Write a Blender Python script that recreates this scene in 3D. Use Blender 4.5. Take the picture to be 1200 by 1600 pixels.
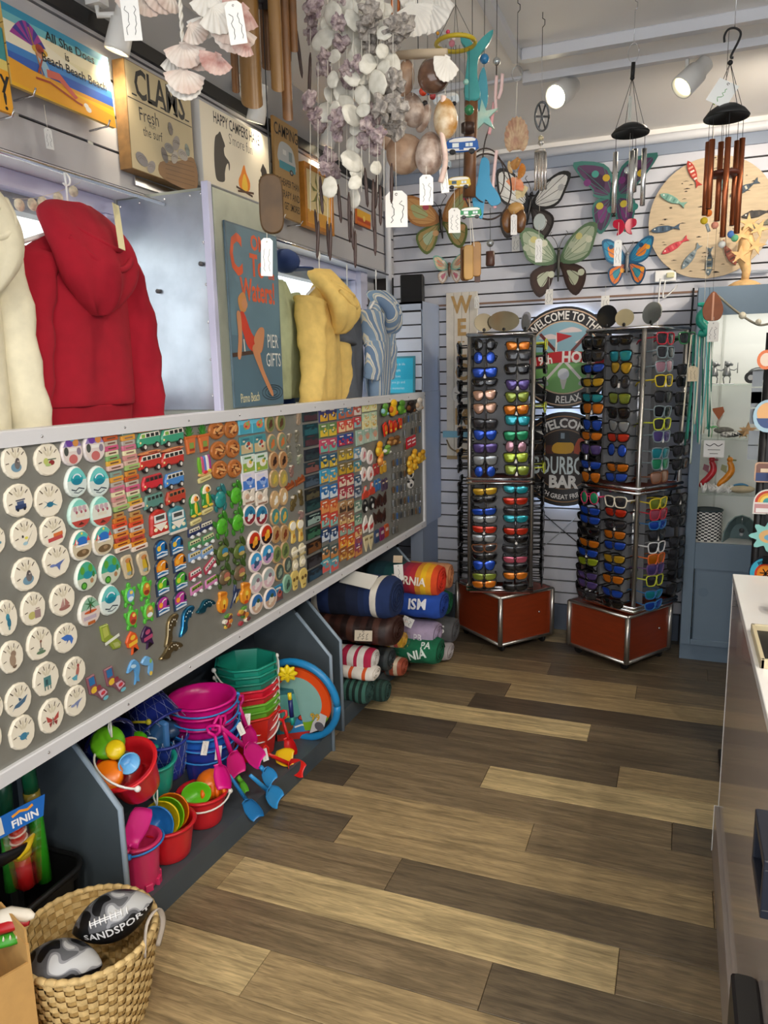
import bpy, bmesh, math, random
from mathutils import Matrix, Vector, Euler
import numpy as np

for _o in list(bpy.data.objects):
  bpy.data.objects.remove(_o)
scene = bpy.context.scene
COL = scene.collection
PI = math.pi

# ------------------------------------------------------------------ camera
_f = 1175.0
def _dir(px, py):
  v = Vector((px - 600.0, py - 800.0, _f)); v.normalize(); return v
_Y = _dir(1066, 575)
_X = -_dir(-2500, 650); _X = (_X - _Y * _X.dot(_Y)).normalized()
_Z = _X.cross(_Y)
CAM = Vector((0, 0, 1.60))
_right = Vector((_X[0], _Y[0], _Z[0])); _down = Vector((_X[1], _Y[1], _Z[1])); _fwd = Vector((_X[2], _Y[2], _Z[2]))
cd = bpy.data.cameras.new('camera'); cam = bpy.data.objects.new('camera', cd); COL.objects.link(cam)
cd.sensor_fit = 'VERTICAL'; cd.sensor_height = 36.0; cd.lens = 36.0 * _f / 1600.0
cd.clip_start = 0.05; cd.clip_end = 100
_m = Matrix((_right, -_down, -_fwd)).transposed().to_4x4(); _m.translation = CAM
cam.matrix_world = _m
scene.camera = cam

def _ray(px, py):
  return _right * (px - 600.0) + _down * (py - 800.0) + _fwd * _f
def at_x(px, py, x):
  r = _ray(px, py); return CAM + r * ((x - CAM.x) / r.x)
def at_y(px, py, y):
  r = _ray(px, py); return CAM + r * ((y - CAM.y) / r.y)
def at_z(px, py, z):
  r = _ray(px, py); return CAM + r * ((z - CAM.z) / r.z)
def ppm(p):                       # photo pixels per metre at a world point
  return _f / (Vector(p) - CAM).dot(_fwd)

# ------------------------------------------------------------------ world, exposure
w = bpy.data.worlds.new('world'); scene.world = w; w.use_nodes = True
w.node_tree.nodes['Background'].inputs[0].default_value = (0.93, 0.96, 1.0, 1)
w.node_tree.nodes['Background'].inputs[1].default_value = 2.3
vs = scene.view_settings
vs.view_transform = 'Standard'; vs.look = 'None'; vs.gamma = 1.0; vs.use_curve_mapping = False
vs.exposure = 0.3
_sd = bpy.data.lights.new('sun', 'SUN'); _sd.energy = 3.0; _sd.angle = 0.02; _sd.color = (1, .96, .9)
_so = bpy.data.objects.new('sun', _sd); COL.objects.link(_so); _so.rotation_euler = Vector((-.62, -.30, -.72)).to_track_quat('-Z', 'Y').to_euler()

# ------------------------------------------------------------------ materials
def lin(c):
  if isinstance(c, str):
    c = c.lstrip('#'); c = [int(c[i:i+2], 16) / 255 for i in (0, 2, 4)]
  return tuple((x / 12.92 if x <= 0.04045 else ((x + 0.055) / 1.055) ** 2.4) for x in c) + (1.0,)
_mats = {}
def mat(col, rough=0.5, metal=0.0, noise=0.0, scale=40.0, col2=None, emit=0.0, trans=0.0, alpha=1.0, bump=0.0, coat=0.0, sheen=0.0, stretch=None, sub=0.0):
  key = (str(col), rough, metal, noise, scale, str(col2), emit, trans, alpha, bump, coat, sheen, str(stretch), sub)
  if key in _mats: return _mats[key]
  m = bpy.data.materials.new('paint_%d' % len(_mats)); m.use_nodes = True
  nt = m.node_tree; b = nt.nodes['Principled BSDF']; c = lin(col)
  b.inputs['Base Color'].default_value = c; b.inputs['Roughness'].default_value = rough
  b.inputs['Metallic'].default_value = metal
  if emit:
    b.inputs['Emission Color'].default_value = c; b.inputs['Emission Strength'].default_value = emit
  if trans: b.inputs['Transmission Weight'].default_value = trans
  if alpha < 1: b.inputs['Alpha'].default_value = alpha
  if coat: b.inputs['Coat Weight'].default_value = coat
  if sheen: b.inputs['Sheen Weight'].default_value = sheen
  if sub:
    b.inputs['Subsurface Weight'].default_value = sub; b.inputs['Subsurface Radius'].default_value = (.05, .05, .05)
  if noise or col2 or bump:
    tc = nt.nodes.new('ShaderNodeTexCoord'); n = nt.nodes.new('ShaderNodeTexNoise')
    n.inputs['Scale'].default_value = scale; n.inputs['Detail'].default_value = 4
    src = tc.outputs['Object']
    if stretch:
      mp = nt.nodes.new('ShaderNodeMapping'); mp.inputs['Scale'].default_value = stretch
      nt.links.new(src, mp.inputs[0]); src = mp.outputs[0]
    nt.links.new(src, n.inputs['Vector'])
    if noise or col2:
      r = nt.nodes.new('ShaderNodeValToRGB')
      r.color_ramp.elements[0].position = 0.35; r.color_ramp.elements[1].position = 0.65
      if col2:
        r.color_ramp.elements[0].color = c; r.color_ramp.elements[1].color = lin(col2)
      else:
        r.color_ramp.elements[0].color = tuple(x * (1 - noise) for x in c[:3]) + (1,)
        r.color_ramp.elements[1].color = tuple(min(1, x * (1 + noise)) for x in c[:3]) + (1,)
      nt.links.new(n.outputs['Fac'], r.inputs[0]); nt.links.new(r.outputs[0], b.inputs['Base Color'])
    if bump:
      bp = nt.nodes.new('ShaderNodeBump'); bp.inputs['Strength'].default_value = bump; bp.inputs['Distance'].default_value = 0.01
      nt.links.new(n.outputs['Fac'], bp.inputs['Height']); nt.links.new(bp.outputs[0], b.inputs['Normal'])
  _mats[key] = m
  return m

# ------------------------------------------------------------------ mesh builder
def ell(cx=0, cy=0, rx=1, ry=None, n=20, a0=0.0, rot=0.0):
  ry = rx if ry is None else ry; c, s = math.cos(rot), math.sin(rot); P = []
  for i in range(n):
    a = a0 + 2 * PI * i / n; x, y = rx * math.cos(a), ry * math.sin(a)
    P.append((cx + x * c - y * s, cy + x * s + y * c))
  return P
def rect(x0, y0, x1, y1): return [(x0, y0), (x1, y0), (x1, y1), (x0, y1)]
def crect(cx, cy, w, h): return rect(cx - w/2, cy - h/2, cx + w/2, cy + h/2)
def rrect(cx, cy, w, h, r, n=4):
  P = []
  for (sx, sy, a) in ((1, -1, -PI/2), (1, 1, 0), (-1, 1, PI/2), (-1, -1, PI)):
    for i in range(n + 1):
      t = a + PI/2 * i / n; P.append((cx + sx * (w/2 - r) + r * math.cos(t), cy + sy * (h/2 - r) + r * math.sin(t)))
  return P
def tr(P, dx=0, dy=0, s=1.0, rot=0.0, sx=1.0, sy=1.0):
  c, q = math.cos(rot), math.sin(rot)
  return [(dx + s * (x * sx * c - y * sy * q), dy + s * (x * sx * q + y * sy * c)) for x, y in P]
def arc(cx, cy, r, a0, a1, n=16, ry=None):
  ry = r if ry is None else ry
  return [(cx + r * math.cos(a0 + (a1 - a0) * i / n), cy + ry * math.sin(a0 + (a1 - a0) * i / n)) for i in range(n + 1)]
def area(P): return sum(P[i][0] * P[(i+1) % len(P)][1] - P[(i+1) % len(P)][0] * P[i][1] for i in range(len(P))) / 2
def spl(P, n=6, closed=False):            # Catmull-Rom through the points
  P = [Vector(p) for p in P]; out = []; N = len(P)
  for i in range(N if closed else N - 1):
    if closed: a, b, c, d = P[i-1], P[i], P[(i+1) % N], P[(i+2) % N]
    else: a, b, c, d = P[max(i-1, 0)], P[i], P[i+1], P[min(i+2, N-1)]
    for k in range(n):
      t = k / n
      out.append(0.5 * ((2*b) + (c - a)*t + (2*a - 5*b + 4*c - d)*t*t + (3*b - a - 3*c + d)*t**3))
  if not closed: out.append(P[-1])
  return [tuple(p) for p in out]

_text_cache = {}
def text_mesh(s, bold=0.0, spacing=1.0):
  k = (s, bold, spacing)
  if k not in _text_cache:
    cu = bpy.data.curves.new('lettering', 'FONT'); cu.body = s; cu.size = 1.0; cu.offset = bold; cu.resolution_u = 2
    cu.space_character = spacing; cu.align_x = 'CENTER'
    o = bpy.data.objects.new('lettering', cu)
    me = bpy.data.meshes.new_from_object(o)
    _text_cache[k] = ([tuple(v.co) for v in me.vertices], [tuple(p.vertices) for p in me.polygons])
    bpy.data.objects.remove(o); bpy.data.curves.remove(cu); bpy.data.meshes.remove(me)
  return _text_cache[k]

class MB:
  def __init__(s): s.v = []; s.f = []; s.m = []; s.sm = []; s.X = None
  def add(s, V, F, m, smooth=False):
    o = len(s.v)
    if s.X is not None: V = [tuple(s.X @ Vector(p)) for p in V]
    s.v += [tuple(p) for p in V]
    for f in F: s.f.append(tuple(i + o for i in f)); s.m.append(m); s.sm.append(smooth)
    return s
  def box(s, x0, y0, z0, x1, y1, z1, m, b=0.0):
    if b <= 0:
      V = [(x, y, z) for z in (z0, z1) for y in (y0, y1) for x in (x0, x1)]
      F = [(0, 2, 3, 1), (4, 5, 7, 6), (0, 1, 5, 4), (2, 6, 7, 3), (0, 4, 6, 2), (1, 3, 7, 5)]
      return s.add(V, F, m)
    P = rrect((x0+x1)/2, (y0+y1)/2, x1-x0, y1-y0, b, 2)
    return s.prism(P, z0, z1, m, bev=b * 0.7)
  def prism(s, P, z0, z1, m, bev=0.0, side=None, smooth=False, shrink=None):
    if area(P) < 0: P = P[::-1]
    n = len(P); side = side or m
    if bev > 0:
      cx = sum(p[0] for p in P) / n; cy = sum(p[1] for p in P) / n
      w = max(p[0] for p in P) - min(p[0] for p in P); h = max(p[1] for p in P) - min(p[1] for p in P)
      kx = 1 - 2 * bev / max(w, 1e-6); ky = 1 - 2 * bev / max(h, 1e-6)
      Q = [(cx + (x - cx) * kx, cy + (y - cy) * ky) for x, y in P]
      V = [(x, y, z0) for x, y in P] + [(x, y, z1 - bev) for x, y in P] + [(x, y, z1) for x, y in Q]
      F1 = [(i, (i+1) % n, n + (i+1) % n, n + i) for i in range(n)]
      F2 = [(n + i, n + (i+1) % n, 2*n + (i+1) % n, 2*n + i) for i in range(n)]
      o = len(s.v); s.add(V, F1, side, smooth); k = len(s.v) - len(V)
      for f in F2: s.f.append(tuple(i + k for i in f)); s.m.append(m); s.sm.append(smooth)
      s.f.append(tuple(k + 2*n + i for i in range(n))); s.m.append(m); s.sm.append(False)
      s.f.append(tuple(k + i for i in reversed(range(n)))); s.m.append(side); s.sm.append(False)
      return s
    V = [(x, y, z0) for x, y in P] + [(x, y, z1) for x, y in P]
    s.add(V, [(i, (i+1) % n, n + (i+1) % n, n + i) for i in range(n)], side, smooth)
    k = len(s.v) - 2*n
    s.f.append(tuple(k + n + i for i in range(n))); s.m.append(m); s.sm.append(False)
    s.f.append(tuple(k + i for i in reversed(range(n)))); s.m.append(side); s.sm.append(False)
    return s
  def flat(s, P, z, m):
    if area(P) < 0: P = P[::-1]
    return s.add([(x, y, z) for x, y in P], [tuple(range(len(P)))], m)
  def dome(s, P, z0, h, m, rings=4, edge=0.0):          # puffed outline (star-shaped)
    if area(P) < 0: P = P[::-1]
    n = len(P); cx = sum(p[0] for p in P) / n; cy = sum(p[1] for p in P) / n
    V = [(x, y, z0) for x, y in P]; F = []; L = 0
    for r in range(rings):
      a = PI/2 * r / rings; k = math.cos(a); zz = z0 + edge + h * math.sin(a)
      base = len(V); V += [(cx + (x - cx) * k, cy + (y - cy) * k, zz) for x, y in P]
      F += [(L + i, L + (i+1) % n, base + (i+1) % n, base + i) for i in range(n)]; L = base
    V.append((cx, cy, z0 + edge + h)); t = len(V) - 1
    F += [(L + i, L + (i+1) % n, t) for i in range(n)]
    F.append(tuple(reversed(range(n))))
    return s.add(V, F, m, True)
  def stroke(s, P, w, z, m, h=0.0):                     # flat ribbon along a 2-D polyline
    n = len(P); A = []; B = []
    for i in range(n):
      p, q = P[max(i-1, 0)], P[min(i+1, n-1)]; dx, dy = q[0]-p[0], q[1]-p[1]; l = math.hypot(dx, dy) or 1
      ww = w[i] if isinstance(w, (list, tuple)) else w
      A.append((P[i][0] - dy/l*ww/2, P[i][1] + dx/l*ww/2)); B.append((P[i][0] + dy/l*ww/2, P[i][1] - dx/l*ww/2))
    if h: return s.prism(B + A[::-1], z, z + h, m)
    V = [(x, y, z) for x, y in B] + [(x, y, z) for x, y in A]
    return s.add(V, [(i, i+1, n+i+1, n+i) for i in range(n-1)], m)
  def tube(s, P, r, m, n=6, cap=True, flat=None):
    P = [Vector(p) for p in P]; N = len(P)
    if N < 2: return s
    t = (P[1] - P[0]).normalized(); u = t.orthogonal().normalized(); V = []; F = []
    for i in range(N):
      t2 = (P[min(i+1, N-1)] - P[max(i-1, 0)])
      t2 = t2.normalized() if t2.length > 1e-9 else t
      u = (u - t2 * u.dot(t2)); u = u.normalized() if u.length > 1e-6 else t2.orthogonal().normalized()
      b = t2.cross(u); rr = r[i] if isinstance(r, (list, tuple)) else r
      for k in range(n):
        a = 2 * PI * k / n
        V.append(P[i] + u * (rr * math.cos(a)) + b * (rr * math.sin(a) * (flat or 1.0)))
    for i in range(N-1):
      for k in range(n): F.append((i*n+k, i*n+(k+1) % n, (i+1)*n+(k+1) % n, (i+1)*n+k))
    if cap: F.append(tuple(reversed(range(n)))); F.append(tuple((N-1)*n + k for k in range(n)))
    return s.add(V, F, m, True)
  def lathe(s, prof, m, n=24, c=(0, 0, 0), axis='z', sx=1.0, sy=1.0, smooth=True, mats=None):
    V = []; F = []; N = len(prof)
    for r, h in prof:
      for k in range(n):
        a = 2 * PI * k / n; x, y = r * math.cos(a) * sx, r * math.sin(a) * sy
        p = (x, y, h) if axis == 'z' else ((x, h, -y) if axis == 'y' else (h, x, y))
        V.append((p[0]+c[0], p[1]+c[1], p[2]+c[2]))
    k0 = len(s.v); s.add(V, [], m)
    for i in range(N-1):
      for k in range(n):
        s.f.append((k0+i*n+k, k0+i*n+(k+1) % n, k0+(i+1)*n+(k+1) % n, k0+(i+1)*n+k))
        s.m.append(mats[i] if mats else m); s.sm.append(smooth)
    if prof[0][0] > 1e-6: s.f.append(tuple(k0+k for k in reversed(range(n)))); s.m.append(mats[0] if mats else m); s.sm.append(False)
    if prof[-1][0] > 1e-6: s.f.append(tuple(k0+(N-1)*n+k for k in range(n))); s.m.append(mats[-1] if mats else m); s.sm.append(False)
    return s
  def ball(s, c, r, m, n=12, k=8, rx=None, ry=None, rz=None):
    rx = rx or r; ry = ry or r; rz = rz or r
    V = []; F = []
    for i in range(k+1):
      a = PI * i / k
      for j in range(n):
        b = 2*PI*j/n; V.append((c[0]+rx*math.sin(a)*math.cos(b), c[1]+ry*math.sin(a)*math.sin(b), c[2]-rz*math.cos(a)))
    for i in range(k):
      for j in range(n): F.append((i*n+j, i*n+(j+1) % n, (i+1)*n+(j+1) % n, (i+1)*n+j))
    return s.add(V, F, m, True)
  def text(s, t, size, cx, cy, z, m, bold=0.0, sx=1.0, rot=0.0, spacing=1.0, fn=None):
    V, F = text_mesh(t, bold, spacing)
    c, q = math.cos(rot), math.sin(rot); out = []
    for x, y, _ in V:
      x = x * size * sx; y = (y - 0.35) * size
      if fn: X, Y = fn(x, y)
      else: X, Y = cx + x*c - y*q, cy + x*q + y*c
      out.append((X, Y, z))
    return s.add(out, F, m)
  def arctext(s, t, size, cx, cy, r, z, m, bold=0.0, top=True, amid=None, sx=1.0, spacing=1.0):
    amid = (PI/2 if top else -PI/2) if amid is None else amid
    def fn(x, y):
      if top: a = amid - x / r; R = r + y
      else: a = amid + x / r; R = r - y
      return cx + R * math.cos(a), cy + R * math.sin(a)
    return s.text(t, size, 0, 0, z, m, bold, sx, 0, spacing, fn)
  def rotated(s, M): s.X = M; return s
  def mesh(s, name):
    me = bpy.data.meshes.new(name); me.from_pydata(s.v, [], s.f); slots = []
    idx = []
    for m in s.m:
      if m not in slots: slots.append(m)
      idx.append(slots.index(m))
    for m in slots: me.materials.append(m)
    me.polygons.foreach_set('material_index', idx); me.polygons.foreach_set('use_smooth', s.sm)
    me.validate(); me.update()
    return me
  def build(s, name, parent=None, M=None, label=None, cat=None, group=None, kind=None):
    return obj(name, s.mesh(name), parent, M, label, cat, group, kind)

def obj(name, me, parent=None, M=None, label=None, cat=None, group=None, kind=None):
  o = bpy.data.objects.new(name, me); COL.objects.link(o)
  if parent is not None: o.parent = parent
  if M is not None: o.matrix_basis = M
  tag(o, label, cat, group, kind)
  return o
def tag(o, label=None, cat=None, group=None, kind=None):
  if label: o['label'] = label
  if cat: o['category'] = cat
  if group: o['group'] = group
  if kind: o['kind'] = kind
  return o
def thing(name, label, cat, M=None, group=None):
  o = bpy.data.objects.new(name, None); COL.objects.link(o); o.empty_display_size = 0.05
  if M is not None: o.matrix_basis = M
  return tag(o, label, cat, group)
def copy_tree(o, parent=None):
  c = o.copy(); COL.objects.link(c); c.parent = parent
  for ch in list(o.children): copy_tree(ch, c)
  return c
def retag(o, label=None, group=None):
  if label: o['label'] = label
  if group: o['group'] = group
  return o
def T(x, y=None, z=None):
  return Matrix.Translation(Vector(x) if y is None else Vector((x, y, z)))
def RX(a): return Matrix.Rotation(a, 4, 'X')
def RY(a): return Matrix.Rotation(a, 4, 'Y')
def RZ(a): return Matrix.Rotation(a, 4, 'Z')
def frame(u, v, w, o):                    # local x,y,z axes -> world
  m = Matrix((Vector(u), Vector(v), Vector(w))).transposed().to_4x4(); m.translation = Vector(o); return m
def FL(p, roll=0.0): return frame((0, 1, 0), (0, 0, 1), (1, 0, 0), p) @ RZ(roll)      # hangs on the left wall, faces +x
def FB(p, roll=0.0): return frame((1, 0, 0), (0, 0, 1), (0, -1, 0), p) @ RZ(roll)     # hangs on the back wall, faces -y
def modsub(o, lv=1):
  m = o.modifiers.new('sub', 'SUBSURF'); m.levels = lv; m.render_levels = lv; return o
rnd = random.Random(7)

# ================================================================== the setting
XP = -1.42          # magnet panel plane
XW = -1.715         # upper left wall
XG = -1.80          # window plane
YB = 4.63           # back wall
ZC = 2.87           # ceiling
M_wall = mat('d3d4dc', 0.55, noise=0.03, scale=6)
M_wallside = mat('8d97a8', 0.5)
M_groove = mat('2a2422', 0.7)
M_trim = mat('d5d6da', 0.45)
M_unit = mat('485259', 0.45, noise=0.04, scale=8)
M_unitdk = mat('39424b', 0.5)
M_ceil = mat('f2efeb', 0.7, noise=0.015, scale=3)
M_white = mat('ecebe8', 0.4)
M_black = mat('0d0d0f', 0.5)
M_chrome = mat('d8d8da', 0.18, 1.0)
M_galv = mat('aab2bd', 0.32, 0.85, col2='bcc5d0', scale=9)
M_steel = mat('8d8d86', 0.45, 0.35, noise=0.05, scale=14)
M_cab = mat('6b7e8f', 0.45, noise=0.02, scale=10)

# floor of separate vinyl planks
def plank_mat():
  m = bpy.data.materials.new('vinyl_plank'); m.use_nodes = True; nt = m.node_tree; b = nt.nodes['Principled BSDF']
  oi = nt.nodes.new('ShaderNodeObjectInfo'); tc = nt.nodes.new('ShaderNodeTexCoord')
  mp = nt.nodes.new('ShaderNodeMapping'); mp.inputs['Scale'].default_value = (1.3, 16, 1)
  va = nt.nodes.new('ShaderNodeVectorMath'); va.operation = 'ADD'
  cmb = nt.nodes.new('ShaderNodeCombineXYZ'); mu = nt.nodes.new('ShaderNodeMath'); mu.operation = 'MULTIPLY'; mu.inputs[1].default_value = 37.0
  nt.links.new(oi.outputs['Random'], mu.inputs[0]); nt.links.new(mu.outputs[0], cmb.inputs[0]); nt.links.new(mu.outputs[0], cmb.inputs[1])
  nt.links.new(tc.outputs['Object'], va.inputs[0]); nt.links.new(cmb.outputs[0], va.inputs[1]); nt.links.new(va.outputs[0], mp.inputs[0])
  n1 = nt.nodes.new('ShaderNodeTexNoise'); n1.inputs['Scale'].default_value = 2.2; n1.inputs['Detail'].default_value = 6; n1.inputs['Distortion'].default_value = 0.7
  n2 = nt.nodes.new('ShaderNodeTexNoise'); n2.inputs['Scale'].default_value = 9; n2.inputs['Detail'].default_value = 8; n2.inputs['Distortion'].default_value = 1.2
  nt.links.new(mp.outputs[0], n1.inputs['Vector']); nt.links.new(mp.outputs[0], n2.inputs['Vector'])
  r1 = nt.nodes.new('ShaderNodeMapRange'); r1.inputs['From Min'].default_value = .3; r1.inputs['From Max'].default_value = .7; r1.inputs['To Min'].default_value = .62; r1.inputs['To Max'].default_value = 1.25
  r2 = nt.nodes.new('ShaderNodeMapRange'); r2.inputs['From Min'].default_value = .35; r2.inputs['From Max'].default_value = .62; r2.inputs['To Min'].default_value = .7; r2.inputs['To Max'].default_value = 1.12
  nt.links.new(n1.outputs['Fac'], r1.inputs['Value']); nt.links.new(n2.outputs['Fac'], r2.inputs['Value'])
  mm = nt.nodes.new('ShaderNodeMath'); mm.operation = 'MULTIPLY'; nt.links.new(r1.outputs[0], mm.inputs[0]); nt.links.new(r2.outputs[0], mm.inputs[1])
  sc = nt.nodes.new('ShaderNodeVectorMath'); sc.operation = 'SCALE'
  nt.links.new(oi.outputs['Color'], sc.inputs[0]); nt.links.new(mm.outputs[0], sc.inputs['Scale'])
  nt.links.new(sc.outputs[0], b.inputs['Base Color'])
  b.inputs['Roughness'].default_value = 0.42
  bp = nt.nodes.new('ShaderNodeBump'); bp.inputs['Strength'].default_value = .12; bp.inputs['Distance'].default_value = .004
  nt.links.new(n2.outputs['Fac'], bp.inputs['Height']); nt.links.new(bp.outputs[0], b.inputs['Normal'])
  return m
PLANK = plank_mat()
fl = MB().box(-1.9, -2.6, -0.06, 3.0, 4.75, -0.006, mat('2c2620', 0.8)).build('floor', kind='structure')
_pl = 1.219; _pw = 0.1716
LT, ML, MD, DK, VD = 'c4ae80', 'a7916a', '877559', '6e604b', '564b3c'
# row number -> (x of one joint, tones by plank index from that joint: -1 is left of it)
ROWS = {-3: (-1.01, {-1: LT, 0: ML, 1: MD}), -2: (-.41, {-1: MD, 0: DK}), -1: (-.088, {-1: LT, 0: MD}), 0: (-.80, {-1: MD, 0: DK, 1: VD}),
    1: (-1.056, {-1: DK, 0: ML, 1: MD}), 2: (-.42, {-1: ML, 0: MD, 1: MD}), 3: (.042, {-1: MD, 0: DK}), 4: (-.664, {-1: MD, 0: LT}),
    5: (-.163, {-1: DK, 0: ML}), 6: (-.9, {-1: VD, 0: DK}), 7: (-.313, {-1: LT, 0: DK}), 8: (-.9, {-1: MD, 0: VD, 1: DK}),
    9: (-.754, {-1: DK, 0: ML}), 10: (-.14, {-1: ML, 0: MD}), 11: (-.6, {-1: MD, 0: DK}), 12: (.2, {-1: DK, 0: DK}), 13: (-.4, {-1: VD, 0: DK})}
_plank_me = {}
def plank(x0, x1, y0, tone):
  k = round(x1 - x0, 3)
  if k not in _plank_me:
    g = 0.0009
    mb = MB(); w, d = (x1 - x0)/2 - g, _pw/2 - g
    V = [(-w, -d, -.006), (w, -d, -.006), (w, d, -.006), (-w, d, -.006), (-w, -d, -.001), (w, -d, -.001), (w, d, -.001), (-w, d, -.001),
             (-w+.0012, -d+.0012, 0), (w-.0012, -d+.0012, 0), (w-.0012, d-.0012, 0), (-w+.0012, d-.0012, 0)]
    F = [(0, 1, 5, 4), (1, 2, 6, 5), (2, 3, 7, 6), (3, 0, 4, 7), (4, 5, 9, 8), (5, 6, 10, 9), (6, 7, 11, 10), (7, 4, 8, 11), (8, 9, 10, 11)]
    mb.add(V, F, PLANK); _plank_me[k] = mb.mesh('plank')
  o = obj('plank', _plank_me[k], fl, T((x0+x1)/2, y0 + _pw/2, 0))
  o.color = lin(tone)
for k in range(-8, 16):
  y0 = 1.962 + _pw * k
  j, tones = ROWS.get(k, (rnd.uniform(-1.2, 0), {}))
  for i in range(-3, 4):
    x0 = j + _pl * i; x1 = x0 + _pl
    if x1 < -1.75 or x0 > 1.0: continue
    x0 = max(x0, -1.8); x1 = min(x1, 1.2)
    if x1 - x0 < .03: continue
    plank(x0, x1, y0, tones.get(i, rnd.choice([ML, MD, MD, DK, DK, VD])))

# ceiling with flat boards and strips
ce = MB().box(-1.95, -2.6, ZC, 3.0, 4.8, ZC + .08, M_ceil).build('ceiling', kind='structure')
def strip(name, x0, y0, z0, x1, y1, z1, m=M_trim, b=.006):
  return MB().box(x0, y0, z0, x1, y1, z1, m, b).build(name, kind='structure')
MB().box(-.66, 3.31, ZC - .02, 3.0, 3.52, ZC, M_ceil).build('board', ce)
MB().box(-.66, 3.27, ZC - .045, 3.0, 3.31, ZC, M_trim, .008).build('strip', ce)
MB().box(-.70, 3.50, ZC - .05, 3.0, 3.535, ZC, M_trim, .008).build('strip', ce)
MB().box(-.90, -.5, ZC - .02, -.70, 3.50, ZC, M_ceil).build('board', ce)
MB().box(-.70, -.5, ZC - .04, -.66, 3.31, ZC, M_trim, .008).build('strip', ce)
MB().box(-.92, -.5, ZC - .03, -.885, 3.50, ZC, M_trim, .006).build('strip', ce)
MB().box(-1.3, 3.505, ZC - .03, -.70, 3.53, ZC, M_trim, .006).build('strip', ce)

# back wall: slat wall, each slat a board with a dark groove between
bw = MB().box(-1.95, YB, -.05, 3.0, YB + .1, 2.95, M_groove).build('wall_back', kind='structure')
SL = 0.0762
z = 0.16; _sl = {}
while z < 2.72:
  h = min(SL, 2.74 - z)
  mb = MB(); g = .0045
  mb.box(-1.72, YB - .016, z + g, 1.2, YB + .002, z + h - g, M_wall)
  mb.build('slat', bw); z += SL
MB().box(-1.70, YB - .03, 2.735, 3.0, YB - .001, 2.80, M_wallside).build('trim_3', kind='structure')
MB().tube([(-1.70, YB - .045, 2.815), (1.5, YB - .045, 2.815)], .024, M_trim, 10).build('trim_2', kind='structure')
MB().box(-1.72, YB - .02, 2.80, 3.0, YB, 2.87, M_ceil).build('fascia', bw)
MB().box(-1.40, YB - .03, 0.0, .05, YB, .16, mat('5a6577', .5)).build('baseboard_back', kind='structure')
# thin copper-coloured strip joining the upper and lower slat sheets
MB().box(-1.6, YB - .021, 2.005, .30, YB - .012, 2.016, mat('8a6a55', .5)).build('seam_strip', bw)

# left upper wall (above the windows), slats
lw = MB().box(XW - .1, -.3, 2.21, XW - .012, YB, 2.66, M_groove).build('wall_left', kind='structure')
z = 2.21
while z < 2.64:
  g = .004
  MB().box(XW - .014, -.3, z + g, XW, YB - .02, min(z + .105, 2.655) - g, mat('b9b8ba', .55)).build('slat', lw); z += .105
MB().box(XW - .1, -.3, 2.66, XW - .03, YB, ZC, mat('b9b7b4', .6)).build('fascia', lw)
MB().box(XW - .03, -.3, 2.645, XW + .015, YB - .02, 2.69, M_black).build('light_track', lw)
# sloped crown board between track and ceiling
mb = MB()
mb.add([(XW - .03, -.3, 2.69), (XW - .03, YB, 2.69), (XW + .05, YB, ZC), (XW + .05, -.3, ZC), (XW - .05, -.3, 2.69), (XW - .05, YB, 2.69), (XW - .05, YB, ZC), (XW - .05, -.3, ZC)],
       [(0, 1, 2, 3), (4, 7, 6, 5), (0, 3, 7, 4), (1, 5, 6, 2)], mat('b4b2b0', .6)).build('crown_board', lw)
MB().box(XG - .1, -.3, 2.195, XW - .001, YB - .02, 2.212, M_trim).build('soffit', lw)
MB().box(XG - .12, -.3, 2.10, XG - .06, YB, 2.3, mat('b6b6b8', .6)).build('header', lw)

# bump-out below the windows: panel box, ledge, dark recess
lo = MB()
lo.box(XG - .1, -.3, 0, XG - .02, YB, 1.50, M_unitdk)
lo.box(XG - .05, -.3, 1.44, XP - .02, 4.28, 1.47, M_trim)
lo.box(XG - .05, -.3, .70, XP - .045, 4.28, .73, M_unitdk)
lo.build('wall_lower_left', kind='structure')
# magnet panel: steel sheet in a pale frame
pn = thing('magnet_board', 'long grey steel magnet board with pale metal frame below the windows', 'board', None)
MB().box(XP - .03, .2, .70, XP - .0005, 4.26, 1.47, M_steel).build('steel_sheet', pn)
fr = MB(); fr.box(XP - .035, .2, 1.455, XP + .012, 4.28, 1.492, M_trim, .004)
for i in range(14): fr.lathe([(.004, 0), (.003, .002), (0, .003)], M_chrome, 8, (XP + .012, .5 + i * .29, 1.472), 'x')
fr.build('top_rail', pn)
fr = MB(); fr.box(XP - .035, .2, .684, XP + .012, 4.28, .72, M_trim, .004)
for i in range(14): fr.lathe([(.004, 0), (.003, .002), (0, .003)], M_chrome, 8, (XP + .012, .42 + i * .29, .702), 'x')
fr.build('bottom_rail', pn)
MB().box(XP - .03, 4.25, .72, XP + .012, 4.28, 1.455, M_trim, .003).build('end_rail', pn)

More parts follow.
